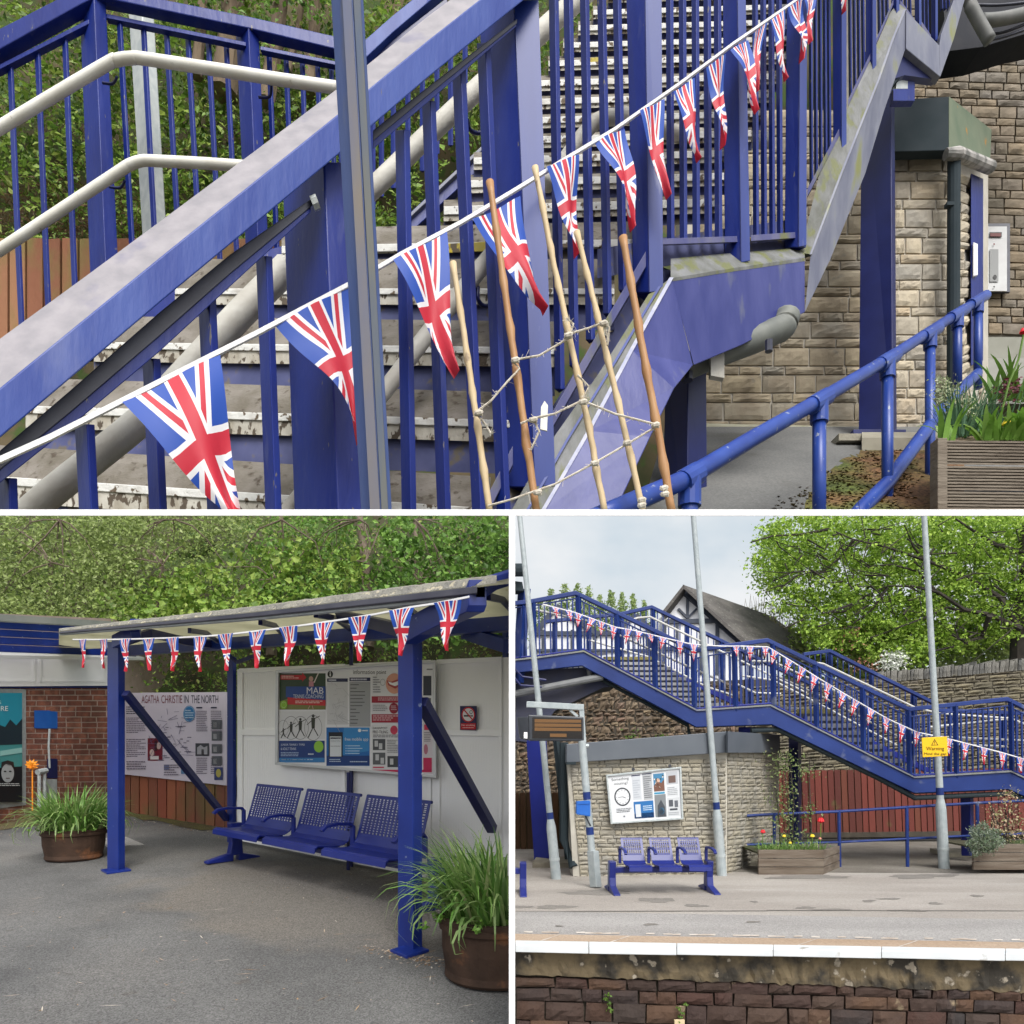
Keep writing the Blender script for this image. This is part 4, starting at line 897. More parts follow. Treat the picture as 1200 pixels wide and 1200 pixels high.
def tub(label, c, rt, rb, h, lobes, xmax=None, cat='planter'):
    t = T('planter_tub', label, cat, c, 'round tubs of long grass'); mb = MB(); n = 40; secs = []
    ring = lambda r, z: [c+V((r*math.cos(6.2832*i/n), r*math.sin(6.2832*i/n), z)) for i in range(n)]
    prof = [(rb*.97, 0), (rb*1.02, .02), (rb*1.0, .06), ((rb+rt)/2*1.02, h*.5), (rt*.98, h*.80), (rt*1.03, h*.82), (rt*1.03, h*.9), (rt*1.0, h*.91), (rt*1.02, h), (rt*.92, h), (rt*.9, h*.85), (0.02, h*.85)]
    mb.loft([ring(r, z) for r, z in prof], cap=True); t.part('tub', mb.clip_x(None, xmax), tubm)
    g = MB(); s1 = c+V((0, 0, h*.85)); blades(g, s1, lobes[0], rt*.85, lobes[1], lobes[2], xmax=xmax); t.part('grass', g, blade)
    g = MB(); blades(g, s1, lobes[0]//3, rt*.9, lobes[1]*1.05, lobes[2]*1.1, droop=1.25, xmax=xmax, side=1.5); t.part('pale_grass', g, blade2)
    g = MB()
    for k in range(40): tuft(g, s1+V((rng.normal()*rt*.5, -abs(rng.normal())*rt*.5, .06)), 14, .05, .011)
    g.norecalc = True; g.v = g.v
    if xmax is not None: g.clip_x(None, xmax)
    t.part('low_foliage', g, lf_mid); return t
tub('brown barrel planter of drooping long grass beside the left shelter post', GB(87, 1006), .335, .30, .36, (520, .60, .026))
c = GB(584, 1141)
tub('large brown tub of strappy grass by the right shelter post, against the white divider', c, .37, .34, .39, (620, .62, .024), xmax=-.02)
# litter and moss along the fence foot, petals
lit = MB(); lit.norecalc = True
def flake(mb, p, s_, up=.004):
    a = rng.random()*6.28; u = V((math.cos(a), math.sin(a), rng.random()*.3))*s_; v = V((-math.sin(a), math.cos(a), rng.random()*.3))*s_*.45
    p = p+V((0, 0, up)); mb.poly([p-u, p-v, p+u, p+v])
petal = mat('fallen_petals', (1, 1, 1), rough=.8, island=[(.5, .42, .33), (.30, .16, .07), (.62, .58, .50), (.18, .10, .05), (.4, .28, .16)])
for _ in range(520):
    x = 150+rng.random()*120; y = 952+(x-150)*.17+abs(rng.normal())*5; flake(lit, GB(x, y), .012+.012*rng.random())
for _ in range(240): x = 480+rng.normal()*24; flake(lit, GB(x, 1119+(x-480)*.18+abs(rng.normal())*6-2), .008+.010*rng.random())
for _ in range(160): x = 300+rng.random()*180; flake(lit, GB(x, 1030+(x-300)*.07+rng.normal()*8), .005+.007*rng.random())
for _ in range(120): x = 0+rng.random()*590; y = 1040+rng.random()*160; flake(lit, GB(x, y), .005+.010*rng.random()**2)
for _ in range(200): x = rng.random()*120; flake(lit, GB(x, 966-x*.17+abs(rng.normal())*5), .010+.012*rng.random())
for _ in range(60):
    x = rng.random()*560; y = 1035+rng.random()*150; p = GB(x, y)+V((0, 0, .006)); a = rng.random()*3.1; u = V((math.cos(a), math.sin(a), 0))*(.02+.05*rng.random()); v = V((-u.y, u.x, 0))*.07; lit.poly([p-u, p-v+u*.2, p+u, p+v])
solo('leaf_litter', lit, petal, 'scattered fallen leaves and petals on the shelter yard', 'leaf litter', kind='stuff')
mossB = asphalt('yard_moss_dirt', (.09, .07, .04), (.11, .105, .035), (.07, .055, .03), 90, big=4, fc=.5)
dry = asphalt('dry_brown_asphalt', (.19, .17, .145), (.24, .22, .19), (.155, .14, .12), 130, fc=.22)
mb = MB(); N = 40; up_, lo_ = [], []
for i in range(N+1):
    x = -80+i*(352)/N; yb = 966-x*.17 if x < 126 else 945+(x-126)*.172; up_.append(GB(x, yb-1)+V((0, 0, .008))); lo_.append(GB(x, yb+7+3*rng.random())+V((0, 0, .008)))
mb.poly(up_+lo_[::-1]); solo('moss_strip', mb, mossB, kind='structure')
# bunting on the shelter
FB = [(97, 748.5, 101, 749), (120, 749, 126, 749.5), (147, 749, 156, 749), (174, 748.5, 183, 748.3), (202, 747.5, 212, 747), (233, 745.8, 243, 745)]
fl = []
for cx, w_, y, h in ((97, 8, 749.5, 33), (120.5, 9, 749.3, 34), (147.5, 13, 749, 38), (174, 14, 748.6, 37), (202.5, 15, 747.6, 39), (233, 16.5, 746, 41), (265.5, 18, 743, 43), (301, 20, 739, 44), (338, 22, 734.5, 46), (378.5, 24.5, 729.5, 49), (422, 26.5, 722.5, 52), (470.5, 29.5, 713.5, 55), (524, 32.5, 704.5, 58)):
    fl.append((cx-w_/2, y+w_*.055, cx+w_/2, y-w_*.055, cx+(.5 if cx < 300 else -1), y+h))
bunting('row of thirteen union flag pennants hanging along the front edge of the shelter roof', [(85, 749.3), (120, 749.4), (160, 748.6), (200, 747.4), (240, 745.5), (270, 743), (320, 737), (360, 731.8), (400, 726), (440, 719.5), (480, 711.5), (510, 707), (550, 699)], fl, lambda x: de(x)-.12, lambda x: 1.2+x*.002, rip=.06, crumple=.05)
# ================================================================ the platform and footbridge (lower right)
# pale cloudy sky behind
sm = bpy.data.materials.new('cloudy_sky'); sm.use_nodes = True; n = sm.node_tree.nodes; L = sm.node_tree.links; n.remove(n['Principled BSDF'])
tc = n.new('ShaderNodeTexCoord'); mp = n.new('ShaderNodeMapping'); mp.inputs['Scale'].default_value = (.9, 1, 1.5); L.new(tc.outputs['Object'], mp.inputs[0])
nz = n.new('ShaderNodeTexNoise'); nz.inputs['Scale'].default_value = .16; nz.inputs['Detail'].default_value = 5; L.new(mp.outputs[0], nz.inputs[0])
cr = n.new('ShaderNodeValToRGB'); cr.color_ramp.elements[0].position = .36; cr.color_ramp.elements[0].color = (.44, .50, .55, 1); cr.color_ramp.elements[1].position = .62; cr.color_ramp.elements[1].color = (.60, .615, .63, 1)
L.new(nz.outputs[0], cr.inputs[0]); em = n.new('ShaderNodeEmission'); L.new(cr.outputs[0], em.inputs[0]); em.inputs[1].default_value = .98; L.new(em.outputs[0], n['Material Output'].inputs[0])
mb = MB(); D = 26.2
mb.extr([V((-.02, D, -1.3)), V((26, D, -1.3)), V((26, D, sight(D, 601))), V((-.02, D, sight(D, 601)))], (0, .05, 0)); solo('sky', mb, sm, kind='structure')
# retaining wall and stone wall with upright coping
D = 19.3
wallp = Plane(P(600, 900, D), P(700, 900, D), P(600, 800, D))
topw = lambda x: 806-(x-604)*.045 if x < 860 else (794.5-(x-860)*.04 if x < 1035 else 787.5-(x-1035)*.088)
topw2 = lambda x: 783 if x < 900 else topw(x)
t = T('retaining_wall', 'brown rubble retaining wall seen under the left part of the footbridge', 'stone wall', P(720, 985, D))
mb = MB(); q = [wallp.at(601, 1000), wallp.at(872, 1000), wallp.at(872, topw(860)+2), wallp.at(604, topw(604)+2)]; mb.extr(q, (0, .8, 0)); t.part('joints', mb, rubble_mort)
mb = MB(); blockwall(mb, wallp.at, lambda y: 604, lambda y: 871, rows(800, 995, (5, 4, 7, 5, 8)), 4, 11, 1.0, .12, .02, 2, 2, .1, 3.4, inside=lambda x, y: y > topw(x)-2 and (y < 905 or x < 670))
t.part('stonework', mb, rubble)
t = T('coped_stone_wall', 'long thin-coursed stone wall with upright coping stones below the big tree', 'stone wall', P(1040, 985, D))
mb = MB(); q = [wallp.at(873, 1000), wallp.at(1300, 1000), wallp.at(1300, topw(1300)+4), wallp.at(1035, topw(1035)+8), wallp.at(873, topw(873)+2)]; mb.extr(q, (0, .8, 0)); t.part('joints', mb, rubble_mort)
mb = MB(); blockwall(mb, lambda x, y, o: wallp.at(x, y-(x-1035)*.06, o), lambda y: 873, lambda y: 1290, rows(795, 1000, (3.4, 4.6, 2.8, 5.5)), 7, 24, .9, .07, .02, 3, 2, .1, 1.2, inside=lambda x, y: y-(x-1035)*.06 > (topw(x)+9) and y < 975)
t.part('stonework', mb, drystone)
mb = MB(); x = 1030
while x < 1290:
    wd = 3.2+3*rng.random(); y = topw(x); lean = 2*rng.random()
    noiseblock(mb, [wallp.at(x, y+12, .06), wallp.at(x+wd-.7, y+12, .06), wallp.at(x+wd-.7+lean, y-1+rng.normal()*1.2, .06), wallp.at(x+lean, y+rng.normal()*1.2, .06)], 2, 2, .06, skirt=.5); x += wd
t.part('coping', mb, mat('coping_stone_grey', (1, 1, 1), rough=.95, island=[(.10, .10, .095), (.17, .165, .15), (.13, .125, .11)], bump=.8, bs=12))
# house above the wall
D = 21.5
hm = mat('dark_timber', (.035, .045, .07), (.06, .07, .095), .7, 3); hw = mat('limewash', (.62, .64, .68), (.70, .71, .74), .8, 2)
tile = mat('stone_tiles', (.075, .07, .067), (.125, .117, .11), .9, 1.5, c3=(.19, .19, .17), s3=8, t3=.6, w3=.1, bump=1, bs=9, stretch=(1, 1, 2.5))
t = T('half_timbered_house', 'half-timbered black and white house with steep grey roof behind the footbridge', 'house', P(820, 800, D))
mb = MB(); mb.extr([P(778, 810, D), P(868, 810, D), P(868, 752, D), P(801, 694, D), P(778, 720, D)], (0, 3.0, 0)); t.part('wall', mb, hw)
mb = MB()
def tb(x0, y0, x1, y1, wpx, dd=0.0, dep=.09):
    a = P(x0, y0, D-.06-dd); b = P(x1, y1, D-.06-dd); L_ = (b-a).normalized(); nn = V((-L_.z, 0, L_.x))*wpx*D/1600
    mb.extr([a+nn, b+nn, b-nn, a-nn], (0, dep, 0))
tb(779, 721, 801, 692, 6, .03); tb(801, 692, 870, 753, 7, .034); tb(806, 700, 806, 724, 3); tb(806, 724, 795, 713, 2.5, .006); tb(806, 724, 817, 713, 2.5, .009); tb(782, 728, 843, 727, 5, .02)
tb(794, 728, 794, 770, 3, .002); tb(841, 730, 841, 790, 4, .004); tb(822, 730, 822, 790, 3, .005); tb(780, 760, 868, 760, 4, .017); tb(779, 728, 779, 805, 4, .0)
t.part('timber_frame', mb, hm)
rfd = V((0, 0, 0))
mb = MB(); mb.loft([[P(801, 687, D-.35), P(803, 684.5, D-.4), P(776, 722, D-.4), P(774, 719, D-.35)], [P(846, 703, D+4)]*2+[P(820, 730, D+4)]*2]) if False else None
mb.loft([[P(800, 685, D-.4), P(801.5, 690, D-.4), P(874, 757, D-.4), P(878, 754, D-.4)], [P(905, 722, D+3), P(905, 727, D+3), P(985, 790, D+2.2), P(990, 786, D+2.2)]])
t.part('roof', mb, tile)
mb = MB(); mb.loft([[P(801, 685, D-.4), P(801, 690, D-.4), P(776, 723, D-.4), P(774, 719, D-.4)], [P(838, 705, D+3), P(838, 708, D+3), P(815, 735, D+3), P(812, 732, D+3)]]); t.part('roof', mb, tile)
t2 = T('whitewashed_cottage', 'low white building with dark window frames behind the upper bridge landing', 'house', P(680, 800, D+.6)); D0 = D; D = D+.6
mb = MB(); mb.extr([P(628, 779, D), P(764, 779, D), P(764, 738, D), P(745, 722, D), P(720, 742, D), P(700, 742, D), P(652, 712, D), P(628, 738, D)], (0, 2.0, 0)); t2.part('wall', mb, hw)
mb = MB()
for x in (637, 671, 697, 725, 760): tb(x, 738, x, 778, 4, .002)
tb(628, 741, 652, 710, 6, .03); tb(652, 710, 702, 744, 6, .034); tb(628, 742, 764, 742, 5, .02); tb(628, 762, 764, 762, 3, .017); tb(652, 716, 652, 742, 3, .006); tb(718, 744, 745, 720, 5, .036); tb(745, 720, 766, 740, 5, .039)
t2.part('timber_frame', mb, hm); D = D0
# trees and shrubs above the wall
limC = lambda x, y: (y > 604.5) & (x > 605) & (x < 1290)
def spire_row():
    C = []; Sz = []
    for cx, top_, w_ in ((632, 702, 16), (646, 690, 17), (662, 684, 18), (677, 684, 17), (690, 686, 16), (703, 697, 14), (716, 692, 15), (729, 694, 14), (742, 695, 13), (755, 703, 12), (766, 712, 10)):
        n_ = 900; tt = rng.random(n_)**.8; y = top_+tt*60; x = cx+rng.normal(size=n_)*w_*.42*(.18+tt); d = 24.5+rng.normal(size=n_)*.3
        C.append(PX(x, y, d)); Sz.append(np.full(n_, .12))
    return np.concatenate(C), np.concatenate(Sz)
C_, Sz = spire_row()
solo('conifer_hedge', leafobj(C_, Sz, aspect=.45), gl('conifer_green', [(.12, .19, .05), (.19, .27, .08), (.26, .35, .12), (.33, .40, .16)]), 'row of pale green pointed shrubs against the sky behind the upper landing', 'hedge')
def bigok(x, y):
    e = 0
    lobes = ((960, 640, 72, 38), (925, 665, 40, 38), (1010, 690, 85, 52), (1090, 640, 110, 60), (1180, 660, 95, 80), (1120, 715, 95, 45), (1000, 735, 60, 32), (1060, 750, 70, 26), (950, 700, 42, 32))
    return any(((x-a)/p)**2+((y-b)/q)**2 < 1 for a, b, p, q in lobes) and not any(((x-a)/p)**2+((y-b)/q)**2 < 1 for a, b, p, q in holes)
holes = [(935, 620, 10, 6), (1005, 625, 6, 4), (912, 700, 9, 9), (1060, 612, 9, 6), (1022, 702, 8, 6), (985, 668, 5, 7), (1055, 690, 7, 5), (925, 720, 10, 6), (1098, 725, 9, 5), (1140, 735, 8, 5), (965, 655, 5, 5), (1035, 655, 6, 4)]
t = T('oak_tree', 'big spreading green tree with dark limbs over the stone wall at right', 'tree', P(1195, 800, 21.5))
x, y, d, s = cloud(2500, 30, (880, 590, 1290, 782), (20.7, 23.4), 6.5, bigok, 4.0); x, y, d, s = mask(x, y, d, s, limC)
t.part('crown', leafobj(PX(x, y, d), s), gl('oak_leaf', [(.10, .19, .02), (.20, .34, .035), (.32, .50, .06), (.46, .62, .12), (.14, .25, .03)]))
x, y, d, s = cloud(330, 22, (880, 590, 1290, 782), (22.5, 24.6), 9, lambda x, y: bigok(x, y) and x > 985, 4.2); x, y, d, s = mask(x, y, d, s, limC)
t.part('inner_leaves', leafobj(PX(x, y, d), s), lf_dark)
mb = MB(); mb.tube([P(1197, 800, 21.5), P(1196, 760, 21.5), P(1196, 725, 21.5), P(1205, 680, 21.5), P(1200, 640, 21.6), P(1205, 605, 21.6)], [.34, .28, .26, .22, .17, .12], 10)
for pts in ([(1196, 740), (1160, 722), (1130, 712), (1100, 695), (1070, 688), (1040, 690), (1012, 700)], [(1195, 735), (1172, 700), (1130, 672), (1085, 660), (1040, 640), (1000, 632), (970, 620)], [(1130, 712), (1110, 712), (1085, 722), (1055, 735), (1030, 745), (1005, 752)], [(1100, 695), (1075, 670), (1045, 662), (1020, 665), (985, 640)], [(1040, 690), (1020, 715), (1000, 730), (990, 722)], [(1012, 700), (990, 715), (965, 720), (940, 700)], [(1000, 632), (985, 650), (965, 665), (930, 668), (905, 680)], [(1205, 690), (1240, 660), (1280, 640)], [(1200, 650), (1170, 640), (1140, 620), (1120, 606)], [(1085, 660), (1070, 640), (1060, 615)], [(970, 620), (940, 628), (905, 628), (880, 634)], [(1160, 722), (1150, 745), (1120, 758), (1090, 765)]):
    mb.tube([P(a, max(b, 605)+rng.normal()*1.5, 20.95+rng.normal()*.15) for i, (a, b) in enumerate(pts)], [max(.025, (.085 if pts[0][0] > 1150 else .05)*(1-i/len(pts))) for i in range(len(pts))], 7)
for k in range(90):
    a = 900+rng.random()*300; b = 620+rng.random()*130
    if bigok(a, b): p = P(a, b, 20.4+rng.random()*.5); mb.tube([p, p+V((rng.normal()*.35, 0, rng.normal()*.25)), p+V((rng.normal()*.6, 0, rng.normal()*.5))], [.03, .02, .006], 4)
mb2 = MB(); t.part('trunk', mb, barkd)
# sparse twig sprays at the tree's left tip
t = T('bare_shrub', 'pale budding bare-twigged shrub beside the grey house roof', 'shrub', P(900, 775, 24))
mb = MB()
for k in range(60):
    x0 = 868+rng.random()*75; x1 = x0+rng.normal()*12; y1 = 690+rng.random()*30+abs(x1-895)*.35; mb.tube([P(x0, 780, 24), P((x0+x1)/2+rng.normal()*3, (780+y1)/2, 24), P(x1, y1, 24)], [.02, .014, .004], 4)
t.part('twigs', mb, mat('pale_twigs', (.26, .22, .15), (.34, .30, .2), .9, 5))
x = 895+rng.normal(size=1500)*26; y = 705+np.abs(rng.normal(size=1500))*22+np.abs(x-895)*.3
t.part('buds', leafobj(PX(x, y, 23.9+rng.random(1500)*.3), np.full(1500, .06)), lf_pale)
for lab, box, m, per, n_, cat in (('yellow-green bushes below the spreading tree, right of the grey roof', (925, 735, 1060, 800), lf_olive, 24, 110, 'bush'), ('light green bushes above the stone wall beneath the big tree', (1040, 735, 1290, 792), lf_olive, 24, 150, 'bush')):
    b = box
    x, y, d, s = cloud(n_*2, per, box, (22.6, 25.0), 9, lambda x, y: True, 7); x, y, d, s = mask(x, y, d, s, limC)
    solo('bush', leafobj(PX(x, y, d), s), m, lab, cat)
x, y, d, s = cloud(30, 22, (1036, 765, 1062, 785), (20.2, 20.6), 5, okB, 3.0)
solo('blossom_bush', leafobj(PX(x, y, d), s), mat('white_blossom', (.62, .62, .60), (.5, .55, .45), .7, 9), 'small bush of white blossom at the left end of the coped stone wall', 'bush')
x, y, d, s = cloud(14, 20, (992, 735, 1040, 790), (20.4, 21.5), 7, okB, 3.0)
solo('copper_bush', leafobj(PX(x, y, d), s), mat('copper_leaf', (.32, .15, .08), (.25, .12, .08), .7, 9), 'coppery brown foliage beneath the big tree by the bridge handrail', 'bush')
x, y, d, s = cloud(16, 20, (735, 860, 790, 880), (18.9, 19.1), 4, okB, 2.6)
solo('wall_plants', leafobj(PX(x, y, d), s), leafg, 'green plants sprouting along the top of the kiosk roof by the rubble wall', 'plant', kind='stuff')
# red board fence, and dark fence at far left
def cfence(label, x0, x1, yt, yb, D, m, lean=0):
    t = T('timber_fence', label, 'fence', P((x0+x1)/2, yb(x0), D)); mb = MB(); x = x0
    while x < x1:
        w_ = 6.2+rng.random(); o = rng.normal()*.01
        mb.extr([P(x, yb(x), D+o), P(x+w_, yb(x+w_), D+o), P(x+w_+lean, yt(x), D+o), P(x+lean, yt(x)+rng.normal()*.3, D+o)], (0, .03, 0)); x += w_+1.0
    t.part('boards', mb, m, bevel=.004)
    mb = MB(); mb.extr([P(x0, yb(x0)+4, D-.04), P(x1, yb(x1)+4, D-.04), P(x1, yb(x1)-2, D-.04), P(x0, yb(x0)-2, D-.04)], (0, .2, 0)); t.part('gravel_board', mb, rubble_mort)
    mb = MB(); mb.extr([P(x0-2, yb(x0)-1, D+.06), P(x1, yb(x1)-1, D+.06), P(x1, yt(x1)+1, D+.06), P(x0-2, yt(x0)+1, D+.06)], (0, .03, 0)); t.part('backing', mb, mat('pale_gap', (.20, .16, .09), (.10, .11, .05), .9, 3)); return t
fred = mat('red_fence_boards', (1, 1, 1), rough=.8, island=[(.115, .024, .018), (.15, .034, .024), (.085, .02, .016), (.13, .038, .022)], c3=(.10, .09, .03), s3=2, t3=.66, w3=.1, bump=.3, bs=20)
fbr = mat('dark_fence_boards', (1, 1, 1), rough=.85, island=[(.08, .04, .02), (.13, .065, .03), (.06, .035, .02)], c3=(.05, .06, .02), s3=2, t3=.6, w3=.1)
cfence('red-brown vertical board fence behind the footbridge and blue pipe rail', 912, 1290, lambda x: 903-(x-940)*.012, lambda x: 978-(x-940)*.01, 18.2, fred, -3)
cfence('dark brown board fence behind the blue columns at the left end of the platform', 603, 682, lambda x: 929, lambda x: 1000, 16.0, fbr, -1)
# stone kiosk
ka, kb = GC(680, 1027), GC(852, 1024)
dka, dkb = ka.y, kb.y; kfr = Plane(P(680, 1027, dka), P(852, 1024, dkb), P(680, 900, dka)); kc = P(912, 1006, 14.2)
kc = V((kc.x, kc.y, zC(kc.y))); c0 = kfr.at(852, 1024, 0); ksd = Plane(c0, V((kc.x, kc.y, c0.z)), c0+V((0, 0, 1)))
t = T('stone_kiosk', 'squat split-stone building with a flat slate-grey fascia behind the platform bench', 'building', P(780, 1027, 11.5))
mb = MB(); mb.extr([kfr.at(672, 1034, -.03), kfr.at(852, 1030, -.03), kfr.at(852, 870, -.03), kfr.at(664, 880, -.03)], (0, .6, 0)); mb.extr([ksd.at(852.6, 1024, -.03), ksd.at(913, 1008, -.03), ksd.at(913, 870, -.03), ksd.at(852.6, 870, -.03)], (-.1, .5, 0)); t.part('wall_core', mb, mortarC)
mb = MB(); blockwall(mb, kfr.at, lambda y: 680-(1030-y)*.085, lambda y: 851.5, rows(889, 1032, (6.3, 4.4, 6.0, 4.0)), 6, 20, .9, .018, 0, 4, 3, .03, .8)
blockwall(mb, lambda x, y, o: ksd.at(x, y-(x-852)*.14*(y-925)/99, o), lambda y: 853, lambda y: 912, rows(880, 1022, (6.3, 4.4, 6.0, 4.0)), 5, 14, .9, .016, 0, 3, 2, .03, .3)
t.part('stonework', mb, stoneC)
mb = MB(); mb.loft([[kfr.at(664, 894, .12), kfr.at(664, 872, .12), kfr.at(664, 872, .12)+V((0, 1.5, 0)), kfr.at(664, 894, .12)+V((0, 1.5, 0))], [kfr.at(853, 882, .12), kfr.at(853, 857, .12), kfr.at(853, 857, .12)+V((0, 1.5, 0)), kfr.at(853, 882, .12)+V((0, 1.5, 0))]]); t.part('fascia', mb, grey_fasciaC, bevel=.01)
mb = MB(); mb.extr([ksd.at(853, 882, .1), ksd.at(914, 882, .1), ksd.at(914, 861, .1), ksd.at(853, 857, .1)], (0, .1, 0)); t.part('fascia', mb, grey_fasciaC, label='shaded side fascia')
mb = MB(); mb.extr([kfr.at(664, 872.5, .1), kfr.at(853, 857.5, .1), V((c0.x, c0.y+4, kfr.at(853, 857.5, .1).z)), V((ka.x, ka.y+4, kfr.at(664, 872.5, .1).z))], (0, 0, -.02)); t.part('roof', mb, mat('flat_roof', (.12, .11, .07), (.14, .16, .05), .9, 2))
mb = MB(); mb.extr([kfr.at(664, 896, .2), kfr.at(675, 896, .2), kfr.at(675, 893, .2), kfr.at(664, 893, .2)], (0, .2, 0)); mb.tube([P(661, 870, 11.2), P(661, 985, 11.2), P(672, 1016, 11.0)], .075, 8); t.part('drainpipe', mb, grey_fascia)
# clock poster board on the kiosk
q = [(710, 908), (798, 898.5), (800.5, 960), (715.5, 965.5)]; cp = Plane(kfr.at(750, 930, .09), kfr.at(850, 930, .09), kfr.at(750, 1030, .09))
t = T('poster_board', 'silver framed notice board with a round clock picture on the stone kiosk', 'notice board', cp.at(757, 966))
mb = MB(); mb.extr([cp.at(*p) for p in q], (0, .04, 0)); t.part('backing', mb, mat('board_pale', (.60, .62, .65), (.64, .66, .68), .35, 2)); t.part('frame', frame(cp, q, 2.0, .03, galv), galv, bevel=.003)
Q = [(712, 910), (796.3, 901), (798.5, 958), (717.3, 963.3)]
pr = Print(cp, .002, Q); pr.text('Something', 5, 5, 29, 13, (40, 42, 48)).text('missing?', 8, 15, 27, 22, (40, 42, 48)).ell(18, 47, 11.5, 20, (50, 54, 62)).up().ell(18, 47, 9.6, 17, (225, 228, 232)).up()
for i in range(12):
    a = i/12*6.2832; pr.line(18+7.5*math.sin(a), 47+13.3*math.cos(a), 18+9*math.sin(a), 47+16*math.cos(a), .6, (60, 60, 66))
pr.line(18, 47, 22.5, 50, 1, (30, 30, 34)).line(18, 47, 12, 48, .8, (30, 30, 34)); pr.lines(8, 72, 30, 82, 3, (120, 124, 130)).rect(17, 88, 19.5, 91, (110, 114, 120)); t.part('clock_poster', pr.mb, pr.mats)
pr = Print(cp, .002, Q); pr.rect(33, 5, 45, 56, (205, 210, 216)).rect(33, 3, 45, 5.5, (50, 54, 90)).rect(48, 4, 61, 58, (180, 184, 188)).rect(48, 2, 61, 4.5, (50, 54, 90)).up()
pr.lines(49, 8, 60, 56, 11, (110, 112, 118)).lines(34, 14, 44, 54, 8, (180, 186, 196)); pr.text('Information point', 52, -1.0+1.4, 70, 4, (70, 72, 78)) if False else None
pr.rect(33, 60, 61, 96, (40, 110, 175)).rect(33, 85, 61, 96, (30, 62, 118)).up().rect(35, 66, 42.5, 93, (210, 216, 222)).lines(46, 70, 59, 82, 3, (200, 222, 240)); t.part('map_poster', pr.mb, pr.mats)
pr = Print(cp, .002, Q)
pr.rect(63, 5, 78, 42, (70, 130, 170)).rect(63, 44, 78, 48, (60, 150, 190)).rect(63, 49, 79, 96, (130, 136, 140)).rect(81, 4, 97, 30, (186, 190, 196)).rect(81, 33, 97, 56, (216, 220, 224)).rect(81, 58, 98, 96, (206, 210, 214)).up()
pr.poly([(63, 30), (68, 22), (74, 25), (78, 18), (78, 42), (63, 42)], (120, 84, 70)).ell(69, 20, 3, 5, (215, 180, 160)).poly([(66, 96), (67, 72), (72, 60), (77, 75), (78, 96)], (70, 76, 84)).ell(72, 84, 4, 8, (90, 150, 190)).rect(84, 12, 94, 27, (110, 90, 84)).rect(83, 62, 89, 76, (84, 88, 96)).rect(91, 64, 96, 78, (100, 104, 112)).rect(84, 80, 95, 84, (70, 74, 82))
for i in range(14): pr.ell(64+rng.random()*13, 10+rng.random()*28, 1, 1.6, (220, 210, 200) if i % 2 else (50, 70, 60))
pr.lines(82, 36, 96, 54, 5, (150, 154, 160)).lines(82, 88, 97, 95, 2, (150, 154, 160)); t.part('photo_posters', pr.mb, pr.mats)
for x in (742, 785):
    pr = Print(cp, .002); yy = 905.0-(x-710)*.09; pr.k = 18; pr.ell(x, yy-.6, 1.9, 2.1, (60, 62, 70)); t.part('emblem', pr.mb, pr.mats)

# --- footbridge
DF, DR = 12.6, 14.4
fb_ = T('footbridge_stairs', 'long blue steel footbridge staircase with landings crossing behind the platform', 'footbridge', P(900, 1005, DF))
def rail(path, w_, d, dep, name, m, parent=None, bevel=.006, label=None, kind=None):
    mb = MB(); mb.ribbon([(x, y, d, (w_ if not isinstance(w_, (list, tuple)) else w_[i])) for i, (x, y) in enumerate(path)], dep)
    return fb_.part(name, mb.clip_x(.02, None), m, bevel=bevel, label=label, kind=kind)
TOP = [(590, 708), (622, 704.5), (675, 694.5), (816, 762), (832, 759.5), (900, 750), (1066, 831), (1181, 819), (1290, 872)]
SUB = [(590, 713), (622, 710), (675, 701), (816, 771), (832, 768), (900, 758), (1066, 840), (1181, 827), (1290, 880)]
DK0 = [(590, 775), (631, 771), (684, 763.5), (817, 833), (903, 827), (1072, 911.5), (1185, 904.5), (1290, 953)]
DK1 = [(590, 790), (631, 785.5), (682, 780), (816, 852), (905, 849), (1072, 929.5), (1182, 925), (1290, 972)]
def yat(path, x):
    for (a, b), (c, d) in zip(path[:-1], path[1:]):
        if a <= x <= c: return b+(d-b)*(x-a)/(c-a)
    return path[-1][1]
mb = MB(); mb.loft([[P(x, y, DF), P(x2, y2, DF), P(x2, y2, DF)+V((0, .12, 0)), P(x, y, DF)+V((0, .12, 0))] for (x, y), (x2, y2) in zip(DK0, DK1)]); fb_.part('stringer', mb.clip_x(.02, None), blueC, bevel=.01)
mb = MB(); mb.ribbon([(x, y-.6, DF-.03, 1.8) for x, y in DK0], .1); fb_.part('stringer_flange', mb.clip_x(.02, None), mat('algae_flange', (.16, .17, .22), (.20, .21, .17), .6, 2))
rail(TOP, 5.0, DF-.01, .10, 'top_rail', blueC, bevel=.008)
rail(SUB, 1.6, DF+.03, .03, 'sub_rail', blueC)
rail([(x, y-3) for x, y in DK0], 1.8, DF+.03, .05, 'base_rail', blueCd)
posts = [626, 679, 724, 768, 814, 862, 907, 957, 1012, 1066, 1121, 1186]
for x in posts:
    mb = MB(); w_ = 7; mb.post((x-w_/2-1.5, x+w_/2-1.5, yat(TOP, x)), (x-w_/2, x+w_/2, yat(DK0, x)+(0 if x in (679, 814, 907, 1066) else 3)), DF-.02, .68, dep=.10); fb_.part('post', mb.clip_x(.02, None), blueC, bevel=.004)
mb = MB(); allp = [608]+posts+[1250]; nb = 0
